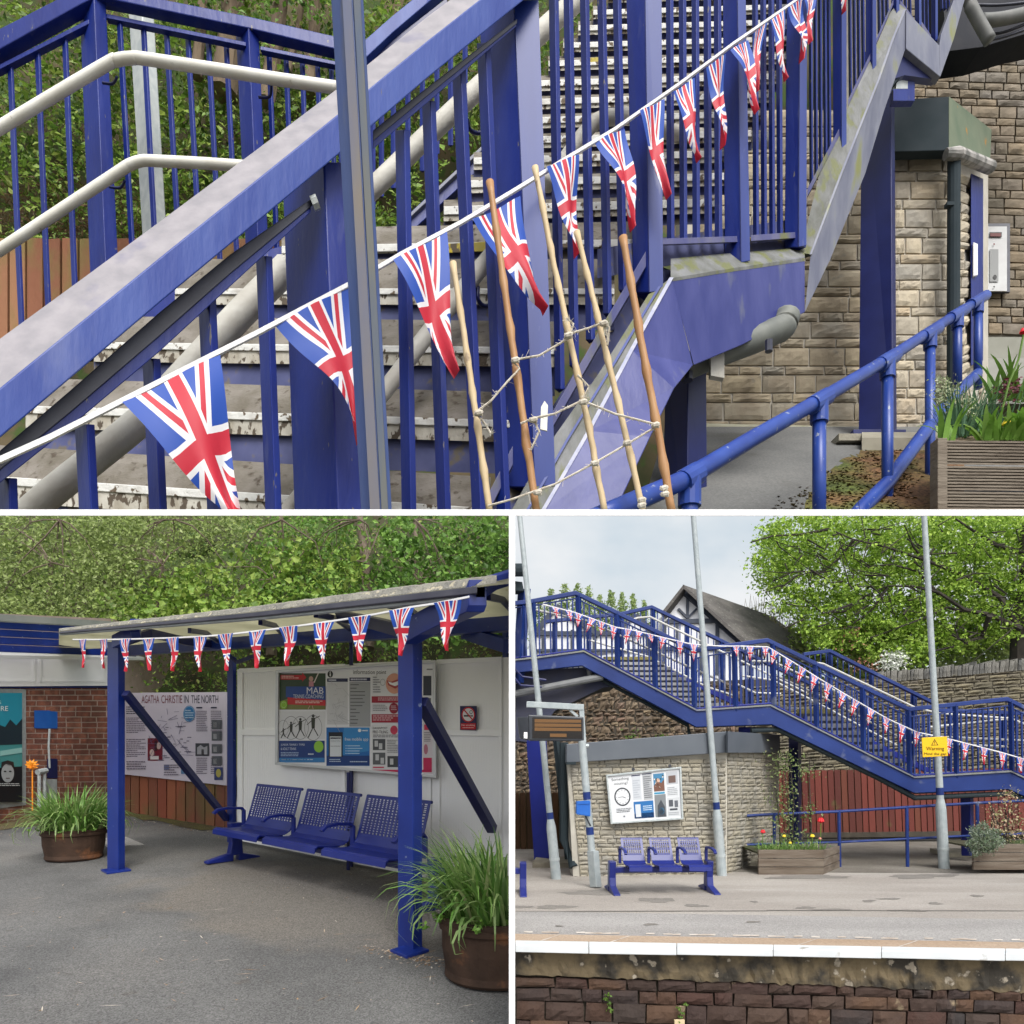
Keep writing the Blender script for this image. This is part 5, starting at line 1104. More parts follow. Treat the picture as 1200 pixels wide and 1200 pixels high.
for a, b in zip(allp[:-1], allp[1:]):
    k = max(4, int(round((b-a)/6.3))); 
    for i in range(1, k):
        x = a+(b-a)*i/k; y0 = yat(SUB, x); y1 = yat(DK0, x)-2; bb_ = MB(); w_ = 1.75
        bb_.loft([[P(x-w_/2+l, y, DF+.04), P(x+w_/2+l, y, DF+.04), P(x+w_/2+l, y, DF+.04)+V((0, .025, 0)), P(x-w_/2+l, y, DF+.04)+V((0, .025, 0))] for y, l in ((y0, -1.3), (y1, 0))])
        if nb < 98: fb_.part('baluster', bb_.clip_x(.02, None), blueC); nb += 1
        else: mb.v = mb.v; k0 = len(mb.v); mb.v += bb_.v; mb.f += [tuple(q+k0 for q in f) for f in bb_.f]; mb.m += bb_.m
if mb.v: fb_.part('far_balusters', mb, blueC, kind='stuff')
# rear railing
TR = [(620, 722), (728, 720), (765, 711), (945, 797), (960, 766), (972, 762), (1098, 824), (1120, 828), (1200, 826), (1290, 862)]
TR1 = [(640, 728), (728, 719), (764, 711), (950, 801)]; TR2 = [(940, 767), (973, 762.5), (1100, 825), (1200, 825)]
DR1 = [(640, 795), (764, 778), (950, 872)]; 
rail(TR1, 4, DR, .1, 'rear_top_rail', blueC); rail([(942, 766.5), (973, 762.5), (1100, 826)], 4, DR-.2, .1, 'rear_top_rail', blueC)
rail([(1098, 832), (1200, 836), (1290, 868)], 4, DR, .1, 'rear_top_rail', blueC)
RB1 = [(640, 787), (764, 772), (900, 838), (950, 862)]; RB2 = [(942, 838), (973, 842), (1100, 905), (1290, 905)]
RT2 = [(942, 766.5), (973, 762.5), (1100, 826), (1290, 842)]
for xs, tp, bt_ in (((650, 690, 728, 765, 805, 845, 880), TR1, RB1), ((973, 1021, 1070, 1098, 1113, 1175), RT2, RB2)):
    for x in xs:
        mb = MB(); mb.post((x-3, x+3, yat(tp, x)), (x-3, x+3, yat(bt_, x)+6), DR, .6, dep=.1); fb_.part('rear_post', mb, blueC)
mb = MB()
for x in np.arange(645, 1195, 6.6):
    if 905 < x < 945: continue
    tp, bt_ = (TR1, RB1) if x < 930 else (RT2, RB2)
    mb.loft([[P(x-.7, y, DR+.03), P(x+.7, y, DR+.03), P(x+.7, y, DR+.05), P(x-.7, y, DR+.05)] for y in (yat(tp, x)+2, yat(bt_, x)+4)])
fb_.part('rear_balusters', mb, blueC, kind='stuff')
rail([(x, y+4) for x, y in RB1], 7, DR-.1, .08, 'rear_stringer', blueCd); rail([(x, y+4) for x, y in RB2], 7, DR-.1, .08, 'rear_stringer', blueCd)
# handrail tubes
wc = mat('cream_tube', (.55, .55, .52), (.48, .48, .46), .5, 3)
for pts, d in (([(735, 728), (748, 724), (762, 723), (925, 802), (945, 812)], DR-.35), ([(690, 750), (760, 770), (828, 805), (860, 815)], DR-.45), ([(628, 715), (690, 728), (720, 742), (760, 760), (815, 785), (850, 800)], DF+.35), ([(940, 774), (965, 778), (1072, 829), (1100, 836), (1185, 842)], DR-.4), ([(905, 790), (960, 815), (1065, 870), (1180, 875)], DF+.4), ([(880, 775), (905, 775), (970, 805), (1075, 862), (1200, 868)], DF+.5), ([(870, 792), (905, 797), (960, 825), (1050, 873)], DR-.5), ([(1090, 852), (1185, 842), (1240, 865)], DR-.3), ([(860, 800), (885, 812), (915, 813)], DR-.6)):
    mb = MB(); mb.tube([P(x, y, d) for x, y in pts], .022, 8); mb.smooth = False; fb_.part('handrail', mb.clip_x(.02, None), wc)
# treads with white risers
wr = mat('white_nosing', (.90, .90, .89), (.78, .78, .76), .7, 6); yn = mat('yellow_nosing', (.55, .48, .16), (.45, .42, .20), .7, 6); gt = mat('grey_tread', (.13, .135, .17), (.18, .18, .2), .8, 3)
def tread(i, xa, xb, y, h, m, da=DF+.3, db=DR-.3):
    mb = MB(); mb.extr([P(xa, y+h*.62, db), P(xb, y+h*.62, da), P(xb, y, da), P(xa, y, db)], (0, .015, 0)); a = fb_.part('nosing', mb, m)
    mb = MB(); mb.extr([P(xa, y+h*1.02, db+.03), P(xb, y+h*1.02, da+.03), P(xb, y+h*.5, da+.03), P(xa, y+h*.5, db+.03)], (0, .015, 0)); fb_.part('riser', mb, gt, parent=a)
for i in range(12):
    tread(i, 707+i*10.5-(i*1.5), 770+i*8.6, 769.5+i*6.0, 6.0, yn if i == 0 else wr, DF+.4)
for i in range(11): tread(i, 934+i*12.6, 976+i*11.6, 831+i*8.3, 8.3, yn if i == 0 else wr, DF+.4)
mb = MB(); mb.extr([P(631, 772, DF+.15), P(684, 765, DF+.15), P(712, 764, DR-.2), P(640, 768, DR-.2)], (0, 0, -.06)); mb.extr([P(817, 834, DF+.15), P(905, 828, DF+.15), P(935, 828, DR-.2), P(850, 832, DR-.2)], (0, 0, -.06)); mb.extr([P(1072, 910, DF+.15), P(1187, 904, DF+.15), P(1187, 901, DR-.2), P(1085, 905, DR-.2)], (0, 0, -.06)); fb_.part('landing', mb, gt)
gpd = mat('dull_grey_pipe', (.12, .125, .13), (.17, .175, .18), .6, 4)
# underside, pipes, columns
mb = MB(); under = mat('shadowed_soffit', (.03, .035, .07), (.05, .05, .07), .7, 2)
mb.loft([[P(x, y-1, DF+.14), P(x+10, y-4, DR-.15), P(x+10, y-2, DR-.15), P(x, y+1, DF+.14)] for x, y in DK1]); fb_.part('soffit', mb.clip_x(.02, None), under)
mb = MB(); mb.tube([P(596, 815, DF+.1), P(640, 806, DF+.1), P(706, 793, DF+.1)], .07, 10); mb.tube([P(690, 783, DF+.2), P(692, 795, DF+.2)], .05, 8); fb_.part('drainpipe', mb.clip_x(.02, None), gpd)
mb = MB(); mb.tube([P(700, 794, DF+.25), P(806, 850, DF+.25), P(808, 862, DF+.25)], .035, 8); fb_.part('drainpipe', mb, grey_fascia)
mb = MB(); mb.tube([P(880, 856, DF+.1), P(912, 855, DF+.1), P(1030, 912, DF+.1), P(1072, 935, DF+.1), P(1160, 931, DF+.1), P(1185, 930, DF+.1), P(1290, 980, DF+.1)], .05, 10); fb_.part('drainpipe', mb, grey_fascia)
def column(x0, x1, yt, yb, d, lean=0, m=blueCd):
    mb = MB(); mb.post((x0-lean, x1-lean, yt), (x0, x1, yb), d, .72, dep=.3); fb_.part('column', mb.clip_x(.02, None), m, bevel=.01)
column(868, 889, 852, 1011, 12.85, 3); column(925, 940, 860, 985, 14.2, 1, blueBd); column(1127, 1142, 932, 1003, 13.2, 1)
column(626, 650, 858, 1013, 12.7, 10); 
mb = MB(); mb.post((607, 622, 690), (600, 614, 800), 12.6, .5, dep=.3); fb_.part('column', mb.clip_x(.02, None), blueC)
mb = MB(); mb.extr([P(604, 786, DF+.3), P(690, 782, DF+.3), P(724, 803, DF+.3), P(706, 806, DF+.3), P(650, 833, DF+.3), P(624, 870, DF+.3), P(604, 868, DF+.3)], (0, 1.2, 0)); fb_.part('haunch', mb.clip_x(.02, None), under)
mb = MB()
for pts in ([(595, 775), (612, 793), (640, 797)], [(595, 785), (610, 803), (635, 805)], [(598, 660), (604, 672), (612, 672)]): mb.tube([P(x, y, DF-.05) for x, y in pts], .022, 6)
fb_.part('cable', mb.clip_x(.02, None), blueBd)
mb = MB(); mb.tube([P(595, 668, DF-.2), P(613, 668, DF-.2)], .12, 12); mb.extr([P(596, 692, DF-.1), P(614, 692, DF-.1), P(612, 682, DF-.1), P(596, 680, DF-.1)], (0, .3, 0)); fb_.part('bridge_pipe', mb.clip_x(.02, None), grey_fascia)
mb = MB(); mb.post((648, 656, 868), (662, 680, 1010), 12.5, .5, dep=.12); fb_.part('column_flange', mb, grey_fascia)
for a, b, c, d_ in ((624, 672, 1017, 5), (858, 905, 1015, 6), (1112, 1150, 1005, 5)):
    mb = MB(); p0, p1 = GC(a, c), GC(b, c); mb.extr([p0, p1, p1+V((.1, .8, 0)), p0+V((.1, .8, 0))], (0, 0, .09)); fb_.part('plinth', mb.clip_x(.02, None), mat('concrete_plinth', (.30, .28, .22), (.2, .18, .14), .9, 4, bump=.5))
# bunting down the bridge
path = [(636, 708), (652, 712), (675, 718), (700, 727), (722, 735), (745, 739), (765, 744), (790, 750), (812, 755), (845, 757), (870, 757), (900, 758), (930, 776), (960, 795), (1000, 819), (1040, 842), (1075, 858), (1105, 864), (1140, 873), (1175, 882), (1215, 894)]
fl = []
for i, (x, tx, hh) in enumerate(((651, 2, 13), (667, 2, 12), (678, -1, 16), (694, -7, 16), (705, -1, 16), (719, -1, 16), (736, -3, 18), (749, -2, 12), (762, 2, 10), (777, -3, 14), (797, 0, 18), (813, 0, 20), (863, 0, 12), (879, 0, 17), (897, 0, 13), (908, -4, 16), (925, -5, 16), (940, -5, 18), (955, -4, 19), (971, -4, 21), (988, -5, 18), (1003, -5, 18), (1021, -4, 19), (1039, -2, 18), (1057, -2, 21), (1075, -2, 17), (1112, 0, 20), (1132, -3, 20), (1153, 0, 20), (1175, 0, 20), (1196, 0, 18))):
    y = yat(path, x); fl.append((x-5, yat(path, x-5)+.3, x+5, yat(path, x+5)+.3, x+tx, y+hh))
bunting('long row of small union flag pennants running down the footbridge stairs', path, fl, lambda x: DF-.12, lambda x: 1.1, rip=.09)

# --- lamp posts
gp = mat('galvanised_post', (.30, .345, .36), (.38, .42, .43), .5, 10, c3=(.30, .34, .36), s3=30, t3=.62, w3=.05, metal=.15)
def lamp(label, xb, yb, xt, wt, wb, ysl, band, d=None):
    d = d or GC(xb, yb).y; t = T('lamp_post', label, 'lamp post', P(xb, yb, d), 'galvanised posts on the platform'); f = lambda y: xb+(xt-xb)*(yb-y)/(yb-604)
    r = lambda w_: w_*d/1600
    mb = MB(); mb.tube([P(f(600.5), 601, d), P(f(ysl), ysl, d)], [r(wt), r(wb)], 16); t.part('shaft', mb, gp)
    mb = MB(); mb.tube([P(f(ysl-4), ysl-4, d), P(f(ysl+4), ysl+4, d), P(f(ysl+9), ysl+9, d), P(f(yb), yb+1, d)], [r(wb*1.02), r(wb*1.4), r(wb*1.5), r(wb*1.55)], 16); t.part('sleeve', mb, gp)
    mb = MB(); mb.tube([P(f(band), band, d), P(f(band+8.5), band+8.5, d)], [r(wb*1.06)]*2, 16); t.part('blue_band', mb, blueC)
    mb = MB(); ys = yb-22; mb.tube([P(f(ys), ys, d), P(f(ys), ys-3, d)], [r(wb*1.68)]*2, 16); t.part('strap', mb, galv); return t
lamp('leaning galvanised post nearest the white divider, behind the departures screen', 652, 1030, 609, 6, 7.5, 963, 952)
lamp('tall galvanised post immediately right of the round-clock notice board', 846, 1026, 812.5, 6, 7.4, 952, 940)
lamp('tall galvanised post carrying the yellow warning sign', 1106.5, 1018, 1083, 6, 7.6, 940, 923)
# departures screen on its own mast
d = 9.9; m_ = T('screen_mast', 'short stout galvanised mast with two blue bands holding the departures screen', 'post', GC(695, 1040))
d = GC(697, 1040).y
mb = MB(); mb.tube([P(682, 868, d), P(693.5, 998, d)], [6*d/1600*1.5, 8.6*d/1600], 16); m_.part('shaft', mb, gp)
mb = MB(); mb.post((687.5, 702, 997), (691, 705.5, 1040), d-.1, .55, dep=.14); m_.part('base_sleeve', mb, gp, bevel=.01)
for y in (928, 969): mb = MB(); x = 682+(y-868)*.088; mb.tube([P(x, y, d), P(x+.8, y+9, d)], [9.0*d/1600]*2, 16); m_.part('blue_band', mb, blueC)
mb = MB(); mb.bar(P(617, 825.5, d), P(684, 829, d), .09, .085); mb.bar(P(681, 827, d), P(684, 870, d), .07, .07); mb.bar(P(668, 832, d), P(677, 840, d), .04, .04); m_.part('bracket', mb, gp, bevel=.006)
mb = MB(); mb.tube([P(683, 874, d), P(690, 874, d)], .03, 8); m_.part('clamp', mb, gp)
t = T('departures_screen', 'dark platform departures screen with blank amber rows hanging from a bracket', 'information screen', P(653, 868, d))
blk = mat('dark_housing', (.03, .035, .045), (.045, .05, .06), .4, 3); ax = d-.05
mb = MB(); mb.extr([P(620, 867.5, ax), P(684.5, 868, ax), P(684, 840, ax), P(619, 837.5, ax)], (0, .35, 0)); t.part('housing', mb, blk, bevel=.015)
mb = MB(); mb.extr([P(609, 865, ax+.1), P(620, 867, ax), P(619, 840, ax), P(606, 840, ax+.1)], (0, .25, 0)); t.part('side_panel', mb, blk, bevel=.01)
mb = MB(); mb.extr([P(614, 865, ax-.012), P(618, 865.5, ax-.012), P(618, 858, ax-.012), P(614, 858, ax-.012)], (0, .01, 0)); t.part('label_plate', mb, whiteP)
sc = MB(); amb = bpy.data.materials.new('amber_rows'); amb.use_nodes = True; b_ = amb.node_tree.nodes['Principled BSDF']; b_.inputs['Base Color'].default_value = (.09, .042, .012, 1); b_.inputs['Emission Color'].default_value = (.9, .42, .10, 1); b_.inputs['Emission Strength'].default_value = .06; b_.inputs['Roughness'].default_value = .3
sc.extr([P(624, 865, ax-.008), P(682.3, 865.5, ax-.008), P(682, 842.5, ax-.008), P(624, 840.5, ax-.008)], (0, .006, 0)); t.part('glass', sc, mat('black_glass', (.012, .01, .01), rough=.12))
for i in range(4):
    a = MB(); y = 842.6+i*4.9; x0, x1 = (626.5, 681) if i < 3 or True else (644, 664)
    if i == 3: y += .2
    x0, x1 = (626.5, 681)
    if i == 3: continue
    a.extr([P(x0, y+4.1, ax-.014), P(x1, y+4.4, ax-.014), P(x1, y+.9, ax-.014), P(x0, y, ax-.014)], (0, .004, 0)); t.part('text_row', a, amb)
a = MB(); a.extr([P(644.5, 863.5, ax-.014), P(664, 863.7, ax-.014), P(664, 859.8, ax-.014), P(644.5, 859.6, ax-.014)], (0, .004, 0)); t.part('clock_row', a, amb)
t = T('help_box', 'bright blue box fixed between the two blue bands of the short mast', 'electrical box', P(684, 956, d-.15))
mb = MB(); mb.extr([P(675.5, 954.5, d-.2), P(692, 957, d-.2), P(692, 938.5, d-.2), P(675.5, 939.5, d-.2)], (0, .14, 0)); t.part('box', mb, bb, bevel=.012)
mb = MB(); mb.extr([P(676.5, 942.5, d-.21), P(691, 942.2, d-.21), P(691, 938, d-.21), P(676.5, 939, d-.21)], (0, .02, 0)); t.part('lid', mb, bb); mb = MB(); mb.tube([P(686, 956, d-.12), P(689, 962, d-.12), P(692, 968, d-.1)], .012, 6); t.part('cable', mb, blk)
# warning sign
d = 11.6; spn = Plane(P(1080, 880, d), P(1110, 880, d), P(1080, 860, d)); t = T('warning_sign', 'yellow warning sign with black triangle on the right galvanised post', 'sign', P(1096, 887, d))
yel = mat('sign_yellow', (.78, .47, .01), (.74, .44, .01), .4, 4)
mb = MB(); mb.extr([spn.at(1081.5, 887.5), spn.at(1111, 886), spn.at(1110, 863), spn.at(1080.3, 864.5)], (0, .015, 0)); t.part('plate', mb, yel, bevel=.006)
pr = Print(spn, .002); k_ = (28, 24, 14); pr.poly([(1095.2, 865.8), (1091.2, 873.6), (1099.6, 873.3)], k_).up().poly([(1095.2, 867.4), (1092.4, 872.9), (1098.3, 872.7)], yel).up().rect(1095, 868.6, 1095.8, 871, k_).rect(1095, 871.5, 1095.8, 872.2, k_).text('Warning', 1085.5, 875, 1106.5, 880.6, k_).text('Mind the gap', 1083, 881.8, 1109, 885.6, k_); t.part('print', pr.mb, pr.mats)

# --- benches on the platform
bench('blue three-seat metal bench in front of the round-clock notice board', GC(718, 1046), GC(832, 1045), .40, .70, 3, .40, (.02, None), arms=(0, 1, 2, 3), first=.16, holes=(8, 6), armw=.02, gap=.24)
bench('blue metal bench cut off by the white divider at the left edge of the platform', GC(520, 1047.5), GC(613, 1047.5), .40, .70, 2, .40, (.02, None), arms=(0, 1, 2), first=.12, holes=(8, 6), armw=.02, gap=.24)
# --- blue pipe rail
t = T('pipe_railing', 'blue two-bar pipe railing between the stone kiosk and the far right of the platform', 'railing', GC(1020, 1016))
dd = lambda x: 13.3 if x < 985 else 13.3-(x-985)*.002
for pts, r in (([(848, 957.5), (900, 954.5), (983, 951), (1062, 946), (1146, 941), (1290, 934)], .026), ([(850, 991), (900, 989), (983, 987), (1062, 983), (1146, 979), (1290, 974)], .022)):
    mb = MB(); mb.tube([P(x, y, 12.3) for x, y in pts], r, 10); t.part('bar', mb, blueC)
for x, yt, yb in ((908, 954, 1020), (984, 951, 1017), (1063.5, 946, 1017), (1146, 941, 1018), (1235, 937, 1018)):
    mb = MB(); mb.tube([P(x-1, yt-1, 12.3), P(x, yb, 12.3)], .030, 10); t.part('post', mb, blueC)
# --- timber planters with plants
wd_ = mat('weathered_timber', (.10, .075, .055), (.17, .14, .11), .9, 3, stretch=(.4, 1, 4), bump=.6, bs=15, c3=(.06, .045, .035), s3=1.4, t3=.6, w3=.1)
def planter(label, x0, x1, xs, yt, yb, d, side):
    t = T('timber_planter', label, 'planter', P((x0+x1)/2, yb, d)); h = (yb-yt)/3
    for i in range(3):
        mb = MB(); mb.extr([P(x0, yt+h*(i+1)-.6, d+.002*i), P(x1, yt+h*(i+1)-.6, d+.002*i), P(x1, yt+h*i+.2, d+.002*i), P(x0, yt+h*i+.2, d+.002*i)], (0, .05, 0)); t.part('board', mb, wd_, bevel=.006)
        mb = MB(); y0_, y1_ = yt+h*i+.2, yt+h*(i+1)-.6; k_ = .86
        a, b = P(x1, y1_, d+.03), P(x1, y0_, d+.03); c, e = P(xs, yt+(y0_-yt)*k_-side, d+1.0), P(xs, yt+(y1_-yt)*k_-side, d+1.0)
        mb.extr([a, e, c, b], (-.03, 0, 0)); t.part('end_board', mb, wd_)
    mb = MB(); p = P(x0, yt+3, d+.06); q_ = P(x1, yt+3, d+.06); mb.extr([p, q_, q_+V((0, .9, 0)), p+V((0, .9, 0))], (0, 0, -.03)); t.part('soil', mb, soil); return t
planter('low weathered timber planter of daffodils and a tulip left of the blue pipe rail gap', 889, 965, 984, 996, 1026.5, 11.2, 5)
planter('timber planter holding grey-green lavender at the far right of the platform', 1141, 1290, 1330, 989, 1020, 11.3, 0)
D = 11.6; g = MB(); c = P(925, 998, D)
for xx in np.linspace(892, 962, 14): blades(g, P(xx, 998, D), 22, .10, .22, .012, droop=.7)
solo('daffodil_leaves', g, blade, 'clumps of thin green leaves growing in the left timber planter', 'plant')
fm_ = {'yellow': mat('yellow_petal', (.75, .55, .03), rough=.6), 'red': mat('red_petal', (.62, .01, .02), rough=.6), 'pink': mat('pink_petal', (.55, .22, .16), rough=.6)}
def bloom(label, x, y, d, r, m, nm, kind='flower'):
    g = MB(); c = P(x, y, d)
    for k in range(7):
        a = k/7*6.28; g.tube([c+V((0, 0, -r*.4)), c+V((r*.5*math.cos(a), r*.4*math.sin(a), 0)), c+V((r*.35*math.cos(a), r*.3*math.sin(a), r*.7))], [r*.15, r*.34, r*.08], 6)
    t = T(nm, label, kind, c+V((0, 0, -.3))); t.part('petals', g, m)
    g = MB(); g.tube([c+V((0, .01, -.34)), c], .007, 5); t.part('stem', g, leafg)
bloom('bright red tulip at the right end of the left timber planter', 962, 962, D-.1, .075, fm_['red'], 'tulip')
bloom('small red tulip at the left of the left timber planter, beside the blue column', 894, 975, D-.1, .055, fm_['red'], 'tulip')
bloom('yellow daffodil at the left in the left timber planter', 919, 980, D-.1, .04, fm_['yellow'], 'daffodil')
bloom('yellow daffodil lower down, just right of the leftmost daffodil', 926, 988, D-.12, .035, fm_['yellow'], 'daffodil')
bloom('tallest yellow daffodil right of the climbing shrub in the left planter', 952, 980, D-.1, .05, fm_['yellow'], 'daffodil')
bloom('salmon pink daffodil between the yellow daffodil and the red tulip', 961, 983, D-.14, .035, fm_['pink'], 'daffodil')
t = T('climbing_shrub', 'tall thin leafy shrub on canes rising from the left timber planter', 'shrub', P(925, 998, 12.0))
mb = MB()
for pts in ([(922, 998), (924, 950), (920, 905), (922, 880)], [(928, 998), (930, 940), (926, 895)], [(915, 998), (912, 950), (908, 915)], [(951, 995), (950, 950), (948, 905), (949, 890)]): mb.tube([P(x, y, 12.0) for x, y in pts], [.014, .012, .009, .006][:len(pts)], 5)
t.part('stem', mb, barkd)
xs, ys = [], []
for cx, cy, sx, sy, n_ in ((924, 898, 12, 8, 240), (918, 925, 10, 12, 200), (922, 955, 9, 16, 320), (950, 950, 5, 10, 90), (914, 885, 8, 4, 60), (948, 905, 8, 5, 60), (930, 985, 18, 6, 240), (900, 935, 4, 4, 20)):
    xs.append(cx+rng.normal(size=n_)*sx); ys.append(cy+rng.normal(size=n_)*sy)
x = np.concatenate(xs); y = np.concatenate(ys); t.part('leaves', leafobj(PX(x, y, 11.95+rng.normal(size=len(x))*.08), np.full(len(x), .045)), mat('shrub_leaf', (1, 1, 1), rough=.6, island=[(.08, .14, .03), (.16, .22, .07), (.30, .32, .16), (.12, .18, .05)], transl=.3))
t = T('lavender_bush', 'grey-green rounded bush spilling over the left end of the right timber planter', 'shrub', P(1155, 1010, 11.1))
n_ = 3200; a = rng.random(n_)*6.28; r = np.sqrt(rng.random(n_)); q = 1+.16*np.sin(3*a+1)+.12*np.sin(7*a)+.10*rng.normal(size=n_); x = 1153+20*r*q*np.cos(a); y = 984+17*r*q*np.sin(a); d_ = 11.1-.15*np.sqrt(1-r*r)+rng.normal(size=n_)*.05
t.part('foliage', leafobj(PX(x, y, d_), np.full(n_, .05), aspect=.25, droop=-.5), mat('lavender_green', (1, 1, 1), rough=.8, island=[(.08, .13, .07), (.15, .21, .12), (.25, .28, .24), (.19, .24, .13)]))
t = T('reddish_shrub', 'airy pinkish-green shrub standing behind the grey-green bush in the right planter', 'shrub', P(1185, 990, 11.8))
xs, ys = [], []
for cx, cy, sx, sy, n_ in ((1183, 935, 7, 6, 130), (1172, 955, 9, 8, 200), (1180, 978, 12, 7, 260), (1196, 965, 10, 12, 160), (1165, 968, 5, 6, 80)): xs.append(cx+rng.normal(size=n_)*sx); ys.append(cy+rng.normal(size=n_)*sy)
x = np.concatenate(xs); y = np.concatenate(ys); t.part('leaves', leafobj(PX(x, y, 11.8+rng.normal(size=len(x))*.1), np.full(len(x), .045)), mat('pinkish_leaf', (1, 1, 1), rough=.7, island=[(.14, .18, .05), (.34, .22, .16), (.40, .32, .20), (.20, .22, .08)]))
mb = MB()
for k in range(8): x0 = 1178+rng.normal()*8; mb.tube([P(x0, 992, 11.8), P(x0+rng.normal()*4, 965, 11.8), P(x0+rng.normal()*8, 942, 11.8)], [.012, .009, .004], 5)
t.part('stems', mb, barkd)
# bag post remnant at the foot of the wall: small yellow marker plate on the platform face
t = T('marker_plate', 'small cream marker plate with dark symbols at the foot of the brown stone wall', 'sign', pf.at(796, 1200, .1))
mb = MB(); mb.extr([pf.at(790.5, 1201, .09), pf.at(802.5, 1201, .09), pf.at(802.5, 1195.3, .09), pf.at(790.5, 1195.3, .09)], (0, .02, 0)); t.part('plate', mb, mat('cream_plate', (.6, .48, .3)), bevel=.003)
# ================================================================ the tall staircase on the hillside (above the divider beam)
def dN(px): return 1/(.0333-2.35e-5*(px-375))
def yat2(path, x):
    if x <= path[0][0]: return path[0][1]
    for (a, b), (c, d) in zip(path[:-1], path[1:]):
        if a <= x <= c: return b+(d-b)*(x-a)/(c-a)
    return path[-1][1]
# hillside carrying the staircase, hidden behind the bank and the sky
mb = MB(); vs = []
mb.poly([P(-700, 640, 20.5), P(600, 640, 20.5), P(600, 645, 130), P(-700, 645, 130)]); mb.poly([P(600, 640, 27), P(1900, 640, 27), P(1900, 645, 130), P(600, 645, 130)])
solo('hillside', mb, soilA, kind='structure')
mb = MB(); NX, NY = 30, 16; vs = []
for j in range(NY+1):
    for i in range(NX+1): vs.append(P(-250+1500*i/NX, 660-960*j/NY, 92+6*j/NY+rng.normal()*1.2))
mb.add(vs, [(j*(NX+1)+i, j*(NX+1)+i+1, (j+1)*(NX+1)+i+1, (j+1)*(NX+1)+i) for j in range(NY) for i in range(NX)]); mb.smooth = True
solo('woodland_bank', mb, soilA, kind='structure')
x, y, d, s = cloud(1250, 24, (-60, -60, 760, 330), (84, 91), 13, lambda x, y: (x < 450 or y < 200) and not (x < 130 and y > 225 and rng.random() < .6) and not (y < 30 and rng.random() < .45), 6.8)
solo('woodland_undergrowth', leafobj(PX(x, y, d), s), lf_bank, 'green brambles and ground plants covering the wooded slope behind the blue railings', 'undergrowth', kind='stuff')
x, y, d, s = cloud(420, 18, (-60, -60, 560, 320), (82, 86), 12, lambda x, y: True, 7.5)
solo('light_undergrowth', leafobj(PX(x, y, d), s, face=.6), lf_lime, 'brighter leafy shoots among the brambles behind the blue railings', 'undergrowth', kind='stuff')
x, y, d, s = cloud(150, 22, (-40, 215, 170, 290), (83, 88), 14, okB, 9)
solo('dead_bracken', leafobj(PX(x, y, d), s, aspect=.1), lf_brown, 'brown dead stems above the orange fence boards', 'undergrowth', kind='stuff')
for lab, pts, w_ in (('thick brown tree trunk at the top of the wood left of the worn post', [(277, -60), (272, 30), (262, 110)], 28), ('slanting trunk right of the thick one at the top of the wood', [(335, -60), (325, 40), (312, 120)], 18), ('thin trunk closest to the worn post at the top of the wood', [(372, -60), (368, 40), (362, 110)], 14), ('thin slanting trunk between two thicker ones', [(362, -60), (350, 30), (338, 85)], 7), ('dim trunk behind the galvanised pole', [(240, -60), (236, 30), (230, 90)], 12)):
    t = T('woodland_tree', lab, 'tree', P(pts[-1][0], pts[-1][1], 83), 'trees in the wood behind the staircase')
    mb = MB(); mb.tube([P(a, b, 83) for a, b in pts], [w_*83/1600*k for k in (.85, .95, 1.15)], 9); t.part('trunk', mb, barkA)
    x, y, d, s = cloud(9, 18, (pts[0][0]-30, -50, pts[0][0]+30, 18), (80, 82.5), 9, okB, 6); t.part('crown', leafobj(PX(x, y, d), s), lf_mid)
# orange fence boards at far left
t = T('board_fence', 'row of orange-brown fence boards with mossy edges seen through the railing at far left', 'fence', P(70, 390, 64)); mb = MB(); x = -30
fo = mat('orange_boards', (1, 1, 1), rough=.85, island=[(.30, .13, .065), (.22, .085, .045), (.34, .18, .09)], c2=(.17, .16, .045), scale=.3, lo=.46, hi=.66, stretch=(1, 1, .5), bump=.3, bs=2)
while x < 470:
    mb.extr([P(x, 420, 64), P(x+18, 420, 64), P(x+18, 279, 64), P(x, 279+rng.normal(), 64)], (0, .6, 0)); x += 20.5
t.part('boards', mb, fo, bevel=.06)
# galvanised pole behind the far railing
t = T('galvanised_pole', 'pale galvanised square pole behind the far blue railing', 'pole', P(183, 300, 63))
mb = MB(); mb.post((150, 180, 8), (168, 197, 300), 63, .52, dep=2.2); t.part('pole', mb, galvA, bevel=.1)

st = T('staircase', 'close-up blue steel footbridge staircase with white-edged steps, tall square posts and slanting rails', 'staircase', P(560, 640, 34))
def sp(name, mb, m, bevel=0, parent=None, label=None, kind=None): return st.part(name, mb, m, bevel=bevel, parent=parent, label=label, kind=kind)
def rib(name, path, dep, m, bevel=.03, parent=None):
    mb = MB(); mb.ribbon(path, dep); return sp(name, mb, m, bevel, parent)
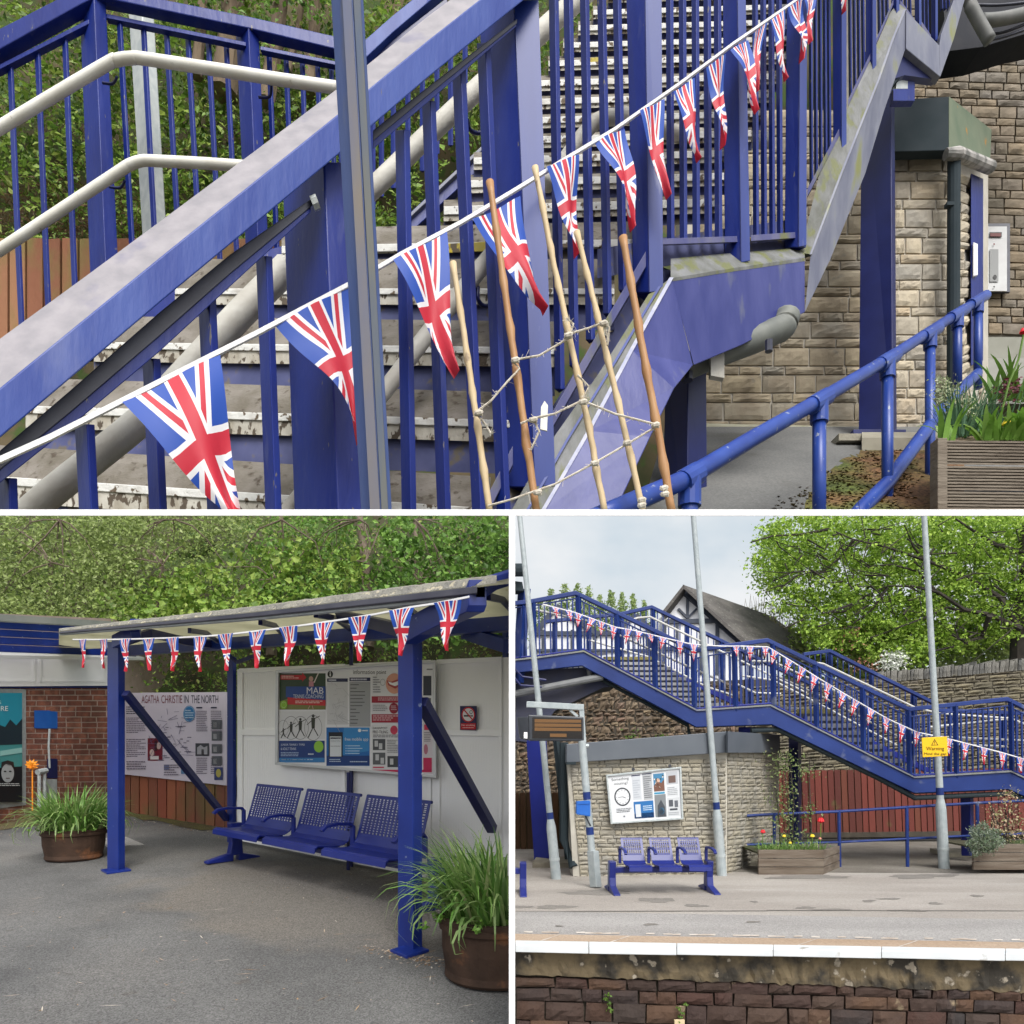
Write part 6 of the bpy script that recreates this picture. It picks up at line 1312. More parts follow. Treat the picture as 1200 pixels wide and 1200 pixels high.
# far railing, upper left
DFa = 56
rib('far_top_rail', [(-40, 66, DFa, 24), (0, 45, DFa, 24), (96, -6, DFa, 20), (122, -18, DFa, 18)], 1.0, blueA, .08)
rib('far_top_rail', [(104, -12, DFa+.2, 12), (150, -3, DFa+.4, 12), (292, 26, DFa+2, 14), (394, 50, DFa+3.4, 15)], 1.0, blueA, .08)
rib('far_sub_rail', [(-40, 100, DFa+.5, 6), (0, 78, DFa+.5, 5.5), (104, 25, DFa+.5, 5.5)], .5, blueA)
rib('far_sub_rail', [(123, 18, DFa+.9, 5), (288, 51.5, DFa+2.2, 4.6)], .5, blueA); rib('far_sub_rail', [(305, 56, DFa+2.4, 4.4), (394, 74, DFa+3.6, 4.2)], .5, blueA)
for tp, bt_, d in (((92, 123, -20), (107, 141, 360), DFa), ((276, 303, 30), (288, 315, 300), DFa+2)):
    mb = MB(); mb.post(tp, bt_, d, .55, dep=1.8); sp('far_post', mb, blueA, .05)
for i, (xt, yt, xb) in enumerate(((12, 74, 27), (44, 58, 59), (76, 42, 91), (140, 24, 157), (168, 29, 184), (195, 35, 212), (220, 40, 236), (244, 45, 259), (265, 50, 279), (315, 58, 326), (335, 63, 345), (354, 67, 363), (372, 70, 380), (388, 73, 395))):
    w_ = 7.6-i*.12; mb = MB(); d = DFa+.7+max(0, (xt-100)*.012)
    mb.post((xt-w_/2, xt+w_/2, yt), (xb-w_/2, xb+w_/2, 420 if xt < 100 else 330), d, .6, dep=.35); sp('far_baluster', mb, blueA, .03)
for i, (x, yt, yb) in enumerate(((461, 60, 190), (478, 50, 180), (495, 40, 170), (512, 20, 150), (528, 10, 140), (545, 0, 130), (420, 100, 230), (437, 80, 215), (447, 70, 200), (400, 130, 250), (383, 150, 270))):
    mb = MB(); mb.post((x-3, x+3, yt), (x-3, x+3, yb+30), 58, .6, dep=.3); sp('far_baluster', mb, blueA)
rib('far_top_rail', [(425, 60, 57, 22), (460, 28, 57.5, 20), (500, -5, 58, 18), (530, -30, 59, 18)], .8, blueAl, .05)
rib('far_sub_rail', [(430, 68+8, 57.7, 6), (470, 42, 58, 6), (524, 0, 58.6, 6)], .4, blueAd)
for pth, w_ in (((-30, 440, 54), 20),):
    pass
rib('far_stringer', [(-60, 452, 53, 34), (130, 392, 54, 30), (235, 325, 54, 26), (330, 300, 54.5, 24), (438, 300, 54.5, 24), (566, 182, 57, 24), (690, 62, 62, 22), (800, -40, 66, 20)], .8, blueA, .06)
rib('stringer_flange', [(438, 292, 54.2, 5), (566, 172, 56.6, 5), (690, 53, 61.5, 5), (800, -48, 65.5, 4)], .5, mossy2)  # pale strip paints the highlight along the far stringer
# white handrails of the far side
def tubeA(name, pts, wpx, m, n=14):
    """smooth tube through px points (x,y,d), width in px"""
    pp = [P(*p) for p in pts]; path = []; 
    for i in range(len(pp)-1):
        p0 = pp[max(i-1, 0)]; p1 = pp[i]; p2 = pp[i+1]; p3 = pp[min(i+2, len(pp)-1)]
        for k in range(6):
            t = k/6; path.append(.5*((2*p1)+(-p0+p2)*t+(2*p0-5*p1+4*p2-p3)*t*t+(-p0+3*p1-3*p2+p3)*t*t*t))
    path.append(pp[-1]); mb = MB(); mb.tube(path, [w_ for w_ in [wpx/1600*p.y for p in path]], n); mb.smooth = True
    return sp(name, mb, m)
tubeA('handrail', [(-40, 174, 52), (0, 149.5, 52), (120, 78, 52), (137, 70.5, 52), (155, 68, 52), (170, 69, 52.1), (250, 81, 52.6), (330, 93.5, 53.2), (396, 103, 53.8)], 12.5, whiteA)
tubeA('handrail', [(-40, 318, 52), (0, 293, 52), (135, 204, 52), (150, 194, 52), (166, 188.5, 52), (182, 188.5, 52.1), (240, 191.5, 52.4), (290, 195, 52.8)], 11.5, whiteA)
for a in (((120, 97, 53), (132, 98, 53), (137, 90, 52.4)), ((128, 219, 53), (141, 220, 53), (146, 212, 52.4)), ((303, 114, 54), (316, 113, 54), (318, 100, 53.4))): tubeA('handrail_bracket', a, 3, blueAd, 8)
tubeA('grip_tube', [(5, 625, 27), (60, 578, 27.6), (120, 530, 28.6), (170, 488, 29.6), (225, 430, 31.2), (280, 370, 32.8), (335, 315, 34.6)], 31, greyA)
tubeA('grip_tube', [(335, 315, 34.6), (400, 255, 36.4), (440, 218, 37.6), (500, 160, 39.6), (560, 104, 41.6), (620, 50, 43.6), (690, -12, 46)], 21, greyA)
tubeA('grip_tube', [(310, 630, 33.5), (345, 590, 34.2), (400, 520, 35.2), (453, 455, 36.2), (510, 380, 37.6), (575, 300, 39.4)], 19, greyA)
tubeA('grip_tube', [(640, 218, 43.5), (668, 178, 44), (690, 150, 44.5), (704, 140, 44.6), (722, 137, 45), (745, 138, 46), (800, 158, 48), (900, 165, 52)], 16, greyA)
tubeA('grip_bracket', [(548, 140, 42), (551, 152, 42.2), (560, 156, 42.5), (570, 153, 42.6)], 4.5, blueAd, 8); tubeA('grip_bracket', [(560, 336, 39), (560, 350, 39), (566, 358, 39.3), (575, 358, 39.6)], 5, blueAd, 8)
# steps
tr_m = mat('worn_tread', (.13, .115, .09), (.22, .20, .175), .9, .5, c3=(.07, .055, .04), s3=1.5, t3=.58, w3=.1, bump=.4, bs=3)
wn = mat('chipped_white_nosing', (.64, .64, .61), (.48, .46, .42), .8, .7, c3=(.12, .09, .06), s3=1.8, t3=.58, w3=.04, bump=.4, bs=3, lo=.5, hi=.7)
wn2 = mat('peeling_white_riser', (.52, .50, .44), (.34, .31, .25), .85, .8, c3=(.09, .07, .05), s3=2.2, t3=.54, w3=.04, bump=.4, bs=3, stretch=(1, 1, .6))
bn_ = mat('blue_riser', (.05, .06, .16), (.10, .11, .24), .6, .4, c3=(.15, .13, .10), s3=.8, t3=.58, w3=.08)
yn_ = mat('worn_yellow_nosing', (.72, .56, .06), (.60, .50, .14), .8, .8, c3=(.15, .12, .08), s3=1.3, t3=.60, w3=.05)
def stepA(xl, xr, y, sl, hn, hw_, hb, ht, m=None, dl=8):
    dr2 = dN(xr)+.7; dl2 = dr2+dl*(xr-xl)/500; y0 = y-sl*(xr-xl)/2; y1 = y+sl*(xr-xl)/2
    def f(u, o, dd=0): return P(xl+(xr-xl)*u, (y0+(y1-y0)*u)+o, dl2+(dr2-dl2)*u+dd)
    mb = MB(); mb.loft([[f(u, 0), f(u, hn), f(u, hn, .5), f(u, 0, .5)] for u in (0, 1)]); a = sp('nosing', mb, m or wn, .05)
    mb = MB(); mb.loft([[f(u, hn*.9, .12), f(u, hw_, .12), f(u, hw_, .5), f(u, hn*.9, .5)] for u in (0, 1)]); sp('upper_riser', mb, wn2, parent=a)
    hb += 9 if m is not None or xl < 515 else 2; mb = MB(); mb.loft([[f(u, hw_*.9, .45), f(u, hb, .45), f(u, hb, .8), f(u, hw_*.9, .8)] for u in (0, 1)]); sp('riser', mb, bn_, parent=a)
    mb = MB(); mb.loft([[f(u, .5, .15), f(u, 1.5, .15), f(u, -ht+1, 1.9), f(u, -ht-.5, 1.9)] for u in (0, 1)]); sp('tread', mb, tr_m, parent=a)
for args in ((-60, 575, 575, .065, 10, 30, 62, 36), (30, 610, 484, .03, 9, 26, 54, 32), (110, 650, 404, .012, 8, 23, 48, 30), (205, 720, 338, .0, 7, 19, 40, 34), (330, 760, 284, -.02, 9, 11, 26, 20, None)):
    stepA(*args)
sq = [(237, 14), (207, 12), (180, 11.5), (157, 11), (134, 10.5), (112, 10), (90, 10), (67, 9.5), (46, 9), (26, 9), (8, 8.5), (-10, 8)]
for i, (y, h) in enumerate(sq):
    stepA(520+i*17.5, min(845+i*12, 940), y, -.03, h*.7, h*1.25, h*2.0, h*.5, dl=6)
mb = MB(); a = P(518, 284, 44.6); mb.loft([[P(x, y, 40.5), P(x, y+11, 40.5), P(x, y+11, 40.9), P(x, y, 40.9)] for x, y in ((512, 286), (578, 283))]); sp('yellow_edge', mb, yn_, .03)
mb = MB(); mb.loft([[P(x, y, dN(x)+.6), P(x, y+4, dN(x)+.6), P(x, y+4, dN(x)+1), P(x, y, dN(x)+1)] for x, y in ((868, 279), (922, 275))]); sp('yellow_edge', mb, yn_)
mb = MB(); mb.loft([[P(x, y, 41.8), P(x, y+5, 41.8), P(x, y+5, 42.2), P(x, y, 42.2)] for x, y in ((690, 68), (712, 66))]); sp('yellow_edge', mb, yn_)
mb = MB(); mb.loft([[P(x, y, d), P(x, y+2, d), P(x, y+2, d+.4), P(x, y, d+.4)] for x, y, d in ((600, 330, 44), (640, 331, 42))]) if False else None

# near top rail : mottled top face painted grey for sky reflection, and blue side face
def dR(x): return dN(x)-1.0
A_ = [(-60, 440), (0, 397), (133, 300), (393, 107), (433, 70), (530, -2), (640, -84)]
B_ = [(-60, 500), (0, 455), (190, 300), (393, 137), (433, 103), (563, -2), (680, -90)]
C_l = [(-60, 556), (0, 513), (252, 300), (380, 197), (435, 145), (610, 3), (720, -85)]
xs = [-60, 0, 100, 200, 300, 400, 500, 600, 650]
mb = MB(); mb.loft([[P(x, yat2(A_, x), dR(x)+1.0), P(x, yat2(B_, x), dR(x)), P(x, yat2(B_, x)+6, dR(x)-.01), P(x, yat2(C_l, x)-6, dR(x)+.6), P(x, yat2(A_, x)+8, dR(x)+1.4)] for x in xs]); sp('top_rail_cap', mb, railTop)
mb = MB(); mb.loft([[P(x, yat2(B_, x)-.5, dR(x)-.06), P(x, yat2(C_l, x), dR(x)-.05), P(x, yat2(C_l, x)-2, dR(x)+1.0), P(x, yat2(B_, x)+2, dR(x)+1.0)] for x in xs]); sp('top_rail', mb, blueAl, .05)
# dark grip rail beneath
g0 = [(-60, 578), (0, 528), (83, 457), (187, 366), (270, 298), (358, 234), (366, 232)]; g1 = [(-60, 616), (0, 566), (83, 500), (187, 412), (302, 306), (366, 247)]
def rail2(name, t0, t1, xs, dof, dep, m, bevel=.03):
    mb = MB(); mb.loft([[P(x, yat2(t0, x), dN(x)+dof), P(x, yat2(t1, x), dN(x)+dof), P(x, yat2(t1, x), dN(x)+dof+dep), P(x, yat2(t0, x), dN(x)+dof+dep)] for x in xs]); return sp(name, mb, m, bevel)
rail2('grip_rail', g0, [(x, yat2(g0, x)*.4+yat2(g1, x)*.6) for x, _ in g0], (-60, 0, 83, 187, 270, 366), -.35, .4, blackrail)
rail2('grip_rail_side', [(x, yat2(g0, x)*.43+yat2(g1, x)*.57) for x, _ in g0], g1, (-60, 0, 83, 187, 270, 364), -.30, .5, blueA)
h0 = [(437, 153), (500, 103), (607, 21)]; h1 = [(437, 175), (500, 121), (605, 31)]
rail2('grip_rail', h0, [(x, a*.45+b*.55) for (x, a), (_, b) in zip(h0, h1)], (437, 500, 606), -.35, .4, blackrail); rail2('grip_rail_side', [(x, a*.5+b*.5) for (x, a), (_, b) in zip(h0, h1)], h1, (437, 500, 605), -.30, .5, blueA)
mb = MB(); p = P(366, 239, dN(366)-.4); mb.tube([p, p+V((.25, 0, .1))], .28, 8); sp('rail_end_stub', mb, galvA)
# posts of the near side
for tl, bt_, fr in (((330, 420, 190), (346, 440, 640), .55), ((560, 631, 0), (592, 651, 571), .60), ((732, 775, -60), (742, 777, 343), .55), ((846, 873, -60), (849, 879, 308), .66), ((922, 946, -60), (919, 945, 290), .66), ((975, 992, -60), (976, 992, 175), .66), ((1014, 1027, -60), (1014, 1027, 87), .66), ((1044, 1054, -60), (1044, 1054, 16), .66), ((1071, 1079, -60), (1072, 1080, 31), .66), ((1091, 1099, -60), (1091, 1099, 48), .66)):
    xm = (bt_[0]+bt_[1])/2; mb = MB(); mb.post(tl, bt_, dN(xm)-.35, fr, dep=2.0*(bt_[1]-bt_[0])/100+.5); sp('post', mb, blueA if xm > 500 else blueA, .06)
    if xm > 560:
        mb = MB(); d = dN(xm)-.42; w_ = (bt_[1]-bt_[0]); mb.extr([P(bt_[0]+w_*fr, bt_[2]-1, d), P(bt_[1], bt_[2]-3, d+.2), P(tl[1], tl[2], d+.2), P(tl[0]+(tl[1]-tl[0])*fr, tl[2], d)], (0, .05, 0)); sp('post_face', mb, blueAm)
# balusters
BASE = [(560, 615), (573, 595), (600, 533), (647, 477), (700, 392), (757, 305), (777, 284), (866, 279), (880, 278), (938, 273), (947, 222), (985, 150), (994, 118), (1020, 65), (1027, 45), (1046, 2)]
def balA(x0, x1, yt, yb, w_, xt=None):
    pass
bl_ = [(8, 560, 640, 26, 2), (101, 497, 640, 24, 5), (180, 420, 640, 22, 7), (246, 345, 640, 22, 9), (313, 300, 640, 20, 9), (474, 152, 640, 18, 6), (508, 118, 640, 17, 14), (545, 80, 640, 17, 18), (574, 50, 640, 17, 18)]
for x, yt, yb, w_, ln in bl_:
    mb = MB(); mb.post((x-w_/2-ln*.4, x+w_/2-ln*.4, yt), (x-w_/2+ln, x+w_/2+ln, yb), dN(x), .62, dep=.7); sp('baluster', mb, blueA, .04)
for x in (656, 673, 692, 712, 730): mb = MB(); w_ = 12.5-(x-650)*.02; yb = yat2(BASE, x+4); mb.post((x-w_/2-8, x+w_/2-8, -60), (x-w_/2, x+w_/2, yb), dN(x), .6, dep=.6); sp('baluster', mb, blueA, .04)
for xs_, yy, w_ in (((786, 801, 816, 830, 842), 280, 9.5), ((886, 895.5, 905, 914), 277, 7.5), ((951, 956.5, 962, 967.5, 972), None, 5), ((997, 1002, 1007, 1012), None, 4.2), ((1031, 1035.5, 1040), None, 3.6), ((1057, 1062, 1067), 25, 3), ((1083, 1087.5), 42, 3), ((1104, 1108, 1112), 10, 3)):
    for x in xs_:
        yb = yy if yy else yat2(BASE, x); mb = MB(); mb.post((x-w_/2-1.5, x+w_/2-1.5, -60), (x-w_/2, x+w_/2, yb), dN(x), .6, dep=.5); sp('baluster', mb, blueA, .03)
# base rails (mossy)
def brail(pts, w_): 
    mb = MB(); mb.loft([[P(x, y-w_*.5, dN(x)-.15), P(x, y+w_*.5, dN(x)-.2), P(x, y+w_*.7, dN(x)+.5), P(x, y-w_*.3, dN(x)+.6)] for x, y in pts]); return sp('base_rail', mb, mossy, .02)
brail([(548, 628), (573, 588), (601, 533)], 22); brail([(640, 505), (700, 400), (757, 303)], 18); brail([(777, 283), (866, 280)], 7); brail([(880, 279), (938, 275)], 7)
brail([(946, 226), (985, 152)], 9); brail([(994, 120), (1020, 66)], 7); brail([(1027, 48), (1047, 2)], 6); brail([(1055, 3), (1071, 24)], 6); brail([(1080, 28), (1091, 44)], 6)
edgem = mat('worn_highlight_paint', (.26, .28, .42), (.40, .41, .50), .5, 1.5)  # whitish colour for the stringer's painted highlight and worn edge
purp = mat('violet_blue_steel', (.022, .030, .165), (.05, .058, .215), .42, .6, c3=(.14, .15, .17), s3=.8, t3=.64, w3=.2, bump=.15, bs=2, stretch=(1, 1, .35))
# stringers
def faceA(name, pts, dof, dep, m, bevel=.05, dfn=dN):
    mb = MB(); mb.extr([P(x, y, dfn(x)+dof) for x, y in pts], (0, dep, 0)); return sp(name, mb, m, bevel)
dS = lambda x: dN(x)-.6
mb = MB(); IN = [(540, 660), (600, 597), (640, 525), (700, 440), (760, 345)]; HI = [(600, 660), (637, 597), (690, 505), (740, 410), (787, 325)]; LO = [(705, 640), (722, 597), (762, 512), (790, 455), (812, 428)]
mb.loft([[P(a, b, dS(a)+.2), P(c, e, dS(c)-.5), P(c+1.5, e+3, dS(c)-.45), P(a, b+12, dS(a)+1.0)] for (a, b), (c, e) in zip(IN, HI)]); sp('stringer_flange', mb, mossfl)
mb = MB(); mb.loft([[P(c-2.4, e, dS(c)-.56), P(c+2.4, e, dS(c)-.56), P(c+2.4, e, dS(c)-.3), P(c-2.4, e, dS(c)-.3)] for c, e in HI]); sp('worn_highlight_edge', mb, edgem)  # pale ribbon: highlight line painted along the worn flange edge
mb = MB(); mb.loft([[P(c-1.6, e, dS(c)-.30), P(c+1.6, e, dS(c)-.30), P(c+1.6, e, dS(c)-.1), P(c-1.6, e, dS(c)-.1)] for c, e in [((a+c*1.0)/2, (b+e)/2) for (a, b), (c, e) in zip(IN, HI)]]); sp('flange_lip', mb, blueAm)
mb = MB(); mb.loft([[P(c, e, dS(c)-.5), P(g, h, dS(c)-.42), P(g, h, dS(c)+.6), P(c, e+2, dS(c)+.4)] for (c, e), (g, h) in zip(HI, LO)]); sp('stringer', mb, purp, .05)
L2 = [(786, 325), (860, 313), (943, 301)]; L3 = [(813, 428), (870, 404), (943, 366)]
mb = MB(); mb.loft([[P(a, b, dS(a)-.5), P(c, e, dS(c)-.5), P(c, e, dS(c)+.6), P(a, b, dS(a)+.6)] for (a, b), (c, e) in zip(L2, L3)]); sp('landing_beam', mb, purp, .05)
mb = MB(); mb.loft([[P(a, b-22+(a-786)*.07, dS(a)+1.2), P(a, b+1, dS(a)-.55), P(a, b+5, dS(a)-.52), P(a, b-10, dS(a)+1.4)] for a, b in L2]); sp('stringer_flange', mb, mossfl)
mb = MB(); mb.loft([[P(a, b-48, dN(a)+1.4), P(a, b-14, dN(a)+1.2), P(a, b-14, dN(a)+1.5), P(a, b-48, dN(a)+1.6)] for a, b in ((700, 340), (786, 325), (943, 303))]); sp('landing_kerb', mb, bn_)
I2 = [(938, 296), (960, 205), (1000, 110), (1030, 46), (1044, 14), (1052, 3)]; H2 = [(950, 298), (985, 205), (1030, 92), (1046, 46), (1060, 12), (1062, 11)]; O2 = [(943, 366), (972, 306), (1014, 203), (1036, 130), (1060, 60), (1063, 57)]
mb = MB(); mb.loft([[P(a, b, dS(a)+.6), P(c, e, dS(c)-.5), P(c+1, e+2, dS(c)-.45), P(a, b+8, dS(a)+1.3)] for (a, b), (c, e) in zip(I2, H2)]); sp('stringer_flange', mb, mossfl)
mb = MB(); mb.loft([[P(c-1.2, e, dS(c)-.56), P(c+1.4, e, dS(c)-.56), P(c+1.4, e, dS(c)-.3), P(c-1.2, e, dS(c)-.3)] for c, e in H2]); sp('worn_highlight_edge', mb, mossy2)  # same painted highlight on the upper flight, in its pale steel colour
mb = MB(); mb.loft([[P(c, e, dS(c)-.5), P(g, h, dS(c)-.4), P(g, h, dS(c)+.5), P(c, e+1, dS(c)+.4)] for (c, e), (g, h) in zip(H2, O2)]); sp('stringer', mb, mossy2, .03)
faceA('landing_beam', [(1062, 12), (1101, 53), (1102, 90), (1062, 57)], -1.3, .8, mossy2); faceA('stringer', [(1101, 53), (1103, 40), (1122, -12), (1136, -20), (1118, 45), (1102, 90)], -1.35, .8, mossy2)
faceA('soffit', [(1062, 57), (1101, 90), (1096, 93), (1060, 88), (1048, 92)], -.4, .6, blueAd, 0)
faceA('soffit', [(1063, 58), (1058, 88), (1046, 100), (1054, 70)], -.2, .6, grey_fascia, 0)
faceA('hanger', [(1052, 82), (1064, 82), (1064, 104), (1050, 104)], .3, .6, galvA, .03); faceA('hanger', [(1064, 88), (1072, 88), (1072, 118), (1064, 118)], .3, .6, blueA, .03); faceA('hanger', [(1047, 104), (1066, 104), (1066, 118), (1047, 118)], .2, .6, blueA, .03)
faceA('inner_stringer', [(540, 660), (573, 590), (600, 533), (647, 477), (700, 394), (757, 306), (790, 318), (740, 420), (690, 510), (637, 600), (600, 660)], 1.5, .3, bn_, 0)
# concealed underside, columns, pipe
DCc = 62
mb = MB(); mb.post((1010, 1048, 60), (1006, 1051, 504), DCc, .9, dep=2.4); sp('column', mb, blueAd, .06)
mb = MB(); mb.extr([P(1000, 509, DCc-1), P(1062, 509, DCc-1), P(1062, 503, DCc-1), P(1000, 503, DCc-1)], (0, 3, 0)); sp('base_flange', mb, blueAd, .05)
mb = MB(); mb.extr([P(983, 516, DCc-2), P(1078, 516, DCc-2), P(1078, 508, DCc-2), P(983, 508, DCc-2)], (0, 5, 0)); sp('plinth', mb, mat('pale_plinth', (.34, .32, .26), (.24, .22, .17), .9, .4, bump=.5, bs=2))
mb = MB(); mb.post((780, 828, 425), (775, 829, 640), 47, .55, dep=2.6); sp('column', mb, blueAd, .06)
mb = MB(); mb.extr([P(716, 640, 39), P(748, 560, 39), P(766, 508, 40), P(795, 446, 41.5), (P(845, 420, 43)), P(845, 470, 43), P(800, 640, 43)], (0, .3, 0)) if False else None
tubeA('drainpipe', [(800, 432, 45.5), (840, 415, 46), (880, 400, 46.5), (906, 389, 47), (918, 383, 47.2), (923, 370, 47.4)], 29, mat('old_grey_pipe', (.11, .12, .11), (.18, .19, .17), .6, .5, bump=.2))
faceA('pipe_bracket', [(833, 404), (849, 400), (849, 443), (833, 440)], .2, .5, greyA, .02); mb = MB(); mb.tube([P(806, 437, 44.5), P(806, 446, 44.5)], .35, 8); mb.tube([P(901, 399, 44.5), P(901, 412, 44.5)], .25, 8); sp('pipe_bolt', mb, blackrail)
ogp = mat('dark_grey_pipe', (.13, .135, .13), (.20, .20, .19), .6, .6); tubeA('drainpipe', [(1125, -20, 66), (1140, 12, 66), (1160, 48, 66)], 13, ogp); tubeA('drainpipe', [(1150, 24, 67), (1175, 22, 67), (1220, 12, 68)], 13, ogp)
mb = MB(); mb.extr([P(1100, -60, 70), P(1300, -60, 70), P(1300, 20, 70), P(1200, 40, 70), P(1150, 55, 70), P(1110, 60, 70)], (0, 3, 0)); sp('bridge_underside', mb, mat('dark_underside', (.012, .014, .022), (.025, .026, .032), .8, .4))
for pts in (((1150, 40), (1175, 38), (1210, 25)), ((1130, 5), (1170, 6), (1210, 2)), ((1160, 47), (1180, 42), (1215, 30))): tubeA('cable', [(a, b, 68) for a, b in pts], 3, blackrail, 8)

# --- stone station building and its rear wall
kA = T('stone_station_hut', 'rock-faced stone hut with deep grey flat fascia and corner downpipe, seen past the staircase', 'building', P(1000, 500, 70))
kp = Plane(P(828, 500, 70), P(1112, 500, 68), P(828, 200, 70))
ks = Plane(P(1112, 500, 68), P(1158, 470, 76), P(1112, 200, 68))
mb = MB(); mb.extr([kp.at(800, 506, -.2), kp.at(1112, 506, -.2), kp.at(1112, 160, -.2), kp.at(800, 160, -.2)], (0, 3, 0)); mb.extr([ks.at(1112.5, 500, -.25), ks.at(1158, 470, -.25), ks.at(1158, 185, -.25), ks.at(1112.5, 160, -.25)], (-.4, 3, 0)); kA.part('wall_core', mb, mat('light_mortar', (.50, .47, .41), (.42, .39, .33), .9, .6))
mb = MB(); blockwall(mb, kp.at, lambda y: 1047, lambda y: 1112, rows(180, 498, (21, 11, 20, 11)), 18, 48, 1.9, .17, -.05, 6, 4, .3, .9); kA.part('stonework', mb, stoneAp)
mb = MB(); blockwall(mb, kp.at, lambda y: 815, lambda y: 1046, rows(128, 498, (21, 11, 20, 11)), 24, 62, 1.8, .17, -.05, 6, 4, .3, .9); kA.part('stonework', mb, stoneA)
mb = MB(); blockwall(mb, lambda x, y, o: ks.at(x, y-(x-1112)*.62*(y-330)/170-(x-1112)*.0, o), lambda y: 1114, lambda y: 1155, rows(196, 498, (13, 9, 14)), 10, 22, 1.2, .25, 0, 4, 3, .3, .4, inside=lambda x, y: not (1137 < x < 1152)); kA.part('stonework', mb, stoneAp)
mb = MB(); fr_ = P(1047, 120, 67); mb.extr([P(1040, 178, 67), P(1112, 176, 66), P(1112, 113, 66), P(1040, 117, 67)], (0, 1, 0)); kA.part('fascia', mb, grey_fascia, bevel=.06)
mb = MB(); mb.extr([P(1112.3, 176, 66.02), P(1160.5, 187, 74), P(1162, 152, 74), P(1112.3, 113, 66.02)], (-.3, .5, 0)); kA.part('fascia', mb, pale_fascia, label='algae-stained pale green side fascia with a rust streak')
mb = MB(); mb.extr([P(1040, 117.5, 67), P(1112, 113.5, 66.05), P(1161.5, 152.5, 74), P(1120, 140, 85)], (0, 0, -.2)); kA.part('roof', mb, grey_fascia)
tubeA_ = lambda pts, w_, m: (lambda mb: (mb.tube([P(*p) for p in pts], [w_/1600*p[2] for p in pts], 12), mb)[1])(MB())
mb = MB(); mb.tube([P(1108, 181, 65.6), P(1122, 180, 65.6), P(1160, 196, 73)], [6*66/1600*2, 7*66/1600*2, 7*73/1600*2], 12); kA.part('gutter', mb, mat('stained_gutter', (.16, .16, .15), (.42, .40, .38), .8, .7, lo=.4, hi=.6))
kA.part('downpipe', tubeA_([(1118, 180, 66.3), (1117.5, 300, 66.3), (1117, 500, 66.3)], 13.5, None), grey_fascia)
mb = MB(); mb.extr([P(1110, 240, 65.8), P(1126, 240, 65.8), P(1126, 236, 65.8), P(1110, 236, 65.8)], (0, .5, 0)); kA.part('pipe_clip', mb, grey_fascia)
mb = MB(); mb.extr([P(1137, 430, 71.5), P(1151, 424, 74), P(1151, 212, 74), P(1137, 206, 71.5)], (-.1, -.3, 0)); dr0 = kA.part('door', mb, blueA, bevel=.03)
mb = MB(); mb.extr([P(1139.5, 325, 71.3), P(1144.5, 324, 71.9), P(1144.5, 288, 71.9), P(1139.5, 286, 71.3)], (-.05, -.25, 0)); kA.part('notice', mb, whiteP, parent=dr0)
mb = MB(); mb.extr([kp.at(815, 524, 1.5), kp.at(1010, 514, 1.5), kp.at(1010, 500, .2), kp.at(815, 496, .2)], (0, 0, -.3)); kA.part('plinth', mb, mat('pale_kerb', (.36, .35, .26), (.28, .27, .2), .9, .4, c3=(.2, .22, .1), s3=.6, t3=.55, w3=.1))
kB = T('rear_stone_wall', 'darker coursed stone wall of the station building at the far right behind the hut', 'building', P(1180, 400, 84)); rp = Plane(P(1080, 400, 84), P(1200, 400, 82), P(1080, 100, 84))
mb = MB(); mb.extr([rp.at(990, 480, -.3), rp.at(1290, 480, -.3), rp.at(1290, -60, -.3), rp.at(990, -60, -.3)], (0, 3, 0)); kB.part('wall_core', mb, mortarD)
mb = MB(); blockwall(mb, lambda x, y, o: rp.at(x, y+(x-1200)*.03, o), lambda y: 1050, lambda y: 1290, rows(-60, 392, (11, 8, 14, 9)), 14, 34, 1.5, .15, 0, 4, 3, .3, .8, inside=lambda x, y: y < 395); kB.part('stonework', mb, stoneAd)
mb = MB(); mb.extr([rp.at(1100, 440, .3), rp.at(1290, 440, .3), rp.at(1290, 395, .3), rp.at(1100, 395, .3)], (0, .3, 0)); kB.part('base_course', mb, mat('smooth_base_stone', (.25, .25, .21), (.31, .31, .27), .85, .4))
t = T('intercom_panel', 'white entry intercom panel in a black frame on the rear stone wall', 'intercom', rp.at(1168, 343, .4)); 
mb = MB(); mb.extr([rp.at(1155, 344, .4), rp.at(1181.5, 344, .4), rp.at(1181.5, 264, .4), rp.at(1155, 264, .4)], (0, -.3, 0)); t.part('frame', mb, blackrail)
mb = MB(); mb.extr([rp.at(1155, 342, .75), rp.at(1179, 342, .75), rp.at(1179, 266.5, .75), rp.at(1155, 266.5, .75)], (0, -.15, 0)); t.part('plate', mb, mat('pale_plate', (.55, .56, .56), (.5, .5, .5), .4, 1))
pr = Print(Plane(rp.at(1155, 342, .95), rp.at(1179, 342, .95), rp.at(1155, 266, .95)), .05); pr.rect(1160, 292, 1170, 330, (150, 152, 152)).rect(1159.5, 272, 1174, 278, (40, 36, 38)).up().rect(1160.5, 273.2, 1173, 277, (110, 34, 30)).ell(1166, 324.5, 2.2, 2.6, (40, 40, 42)).ell(1165, 336, 1, 1, (60, 60, 60)).ell(1165, 286, 1, 1, (120, 30, 30)); t.part('controls', pr.mb, pr.mats)
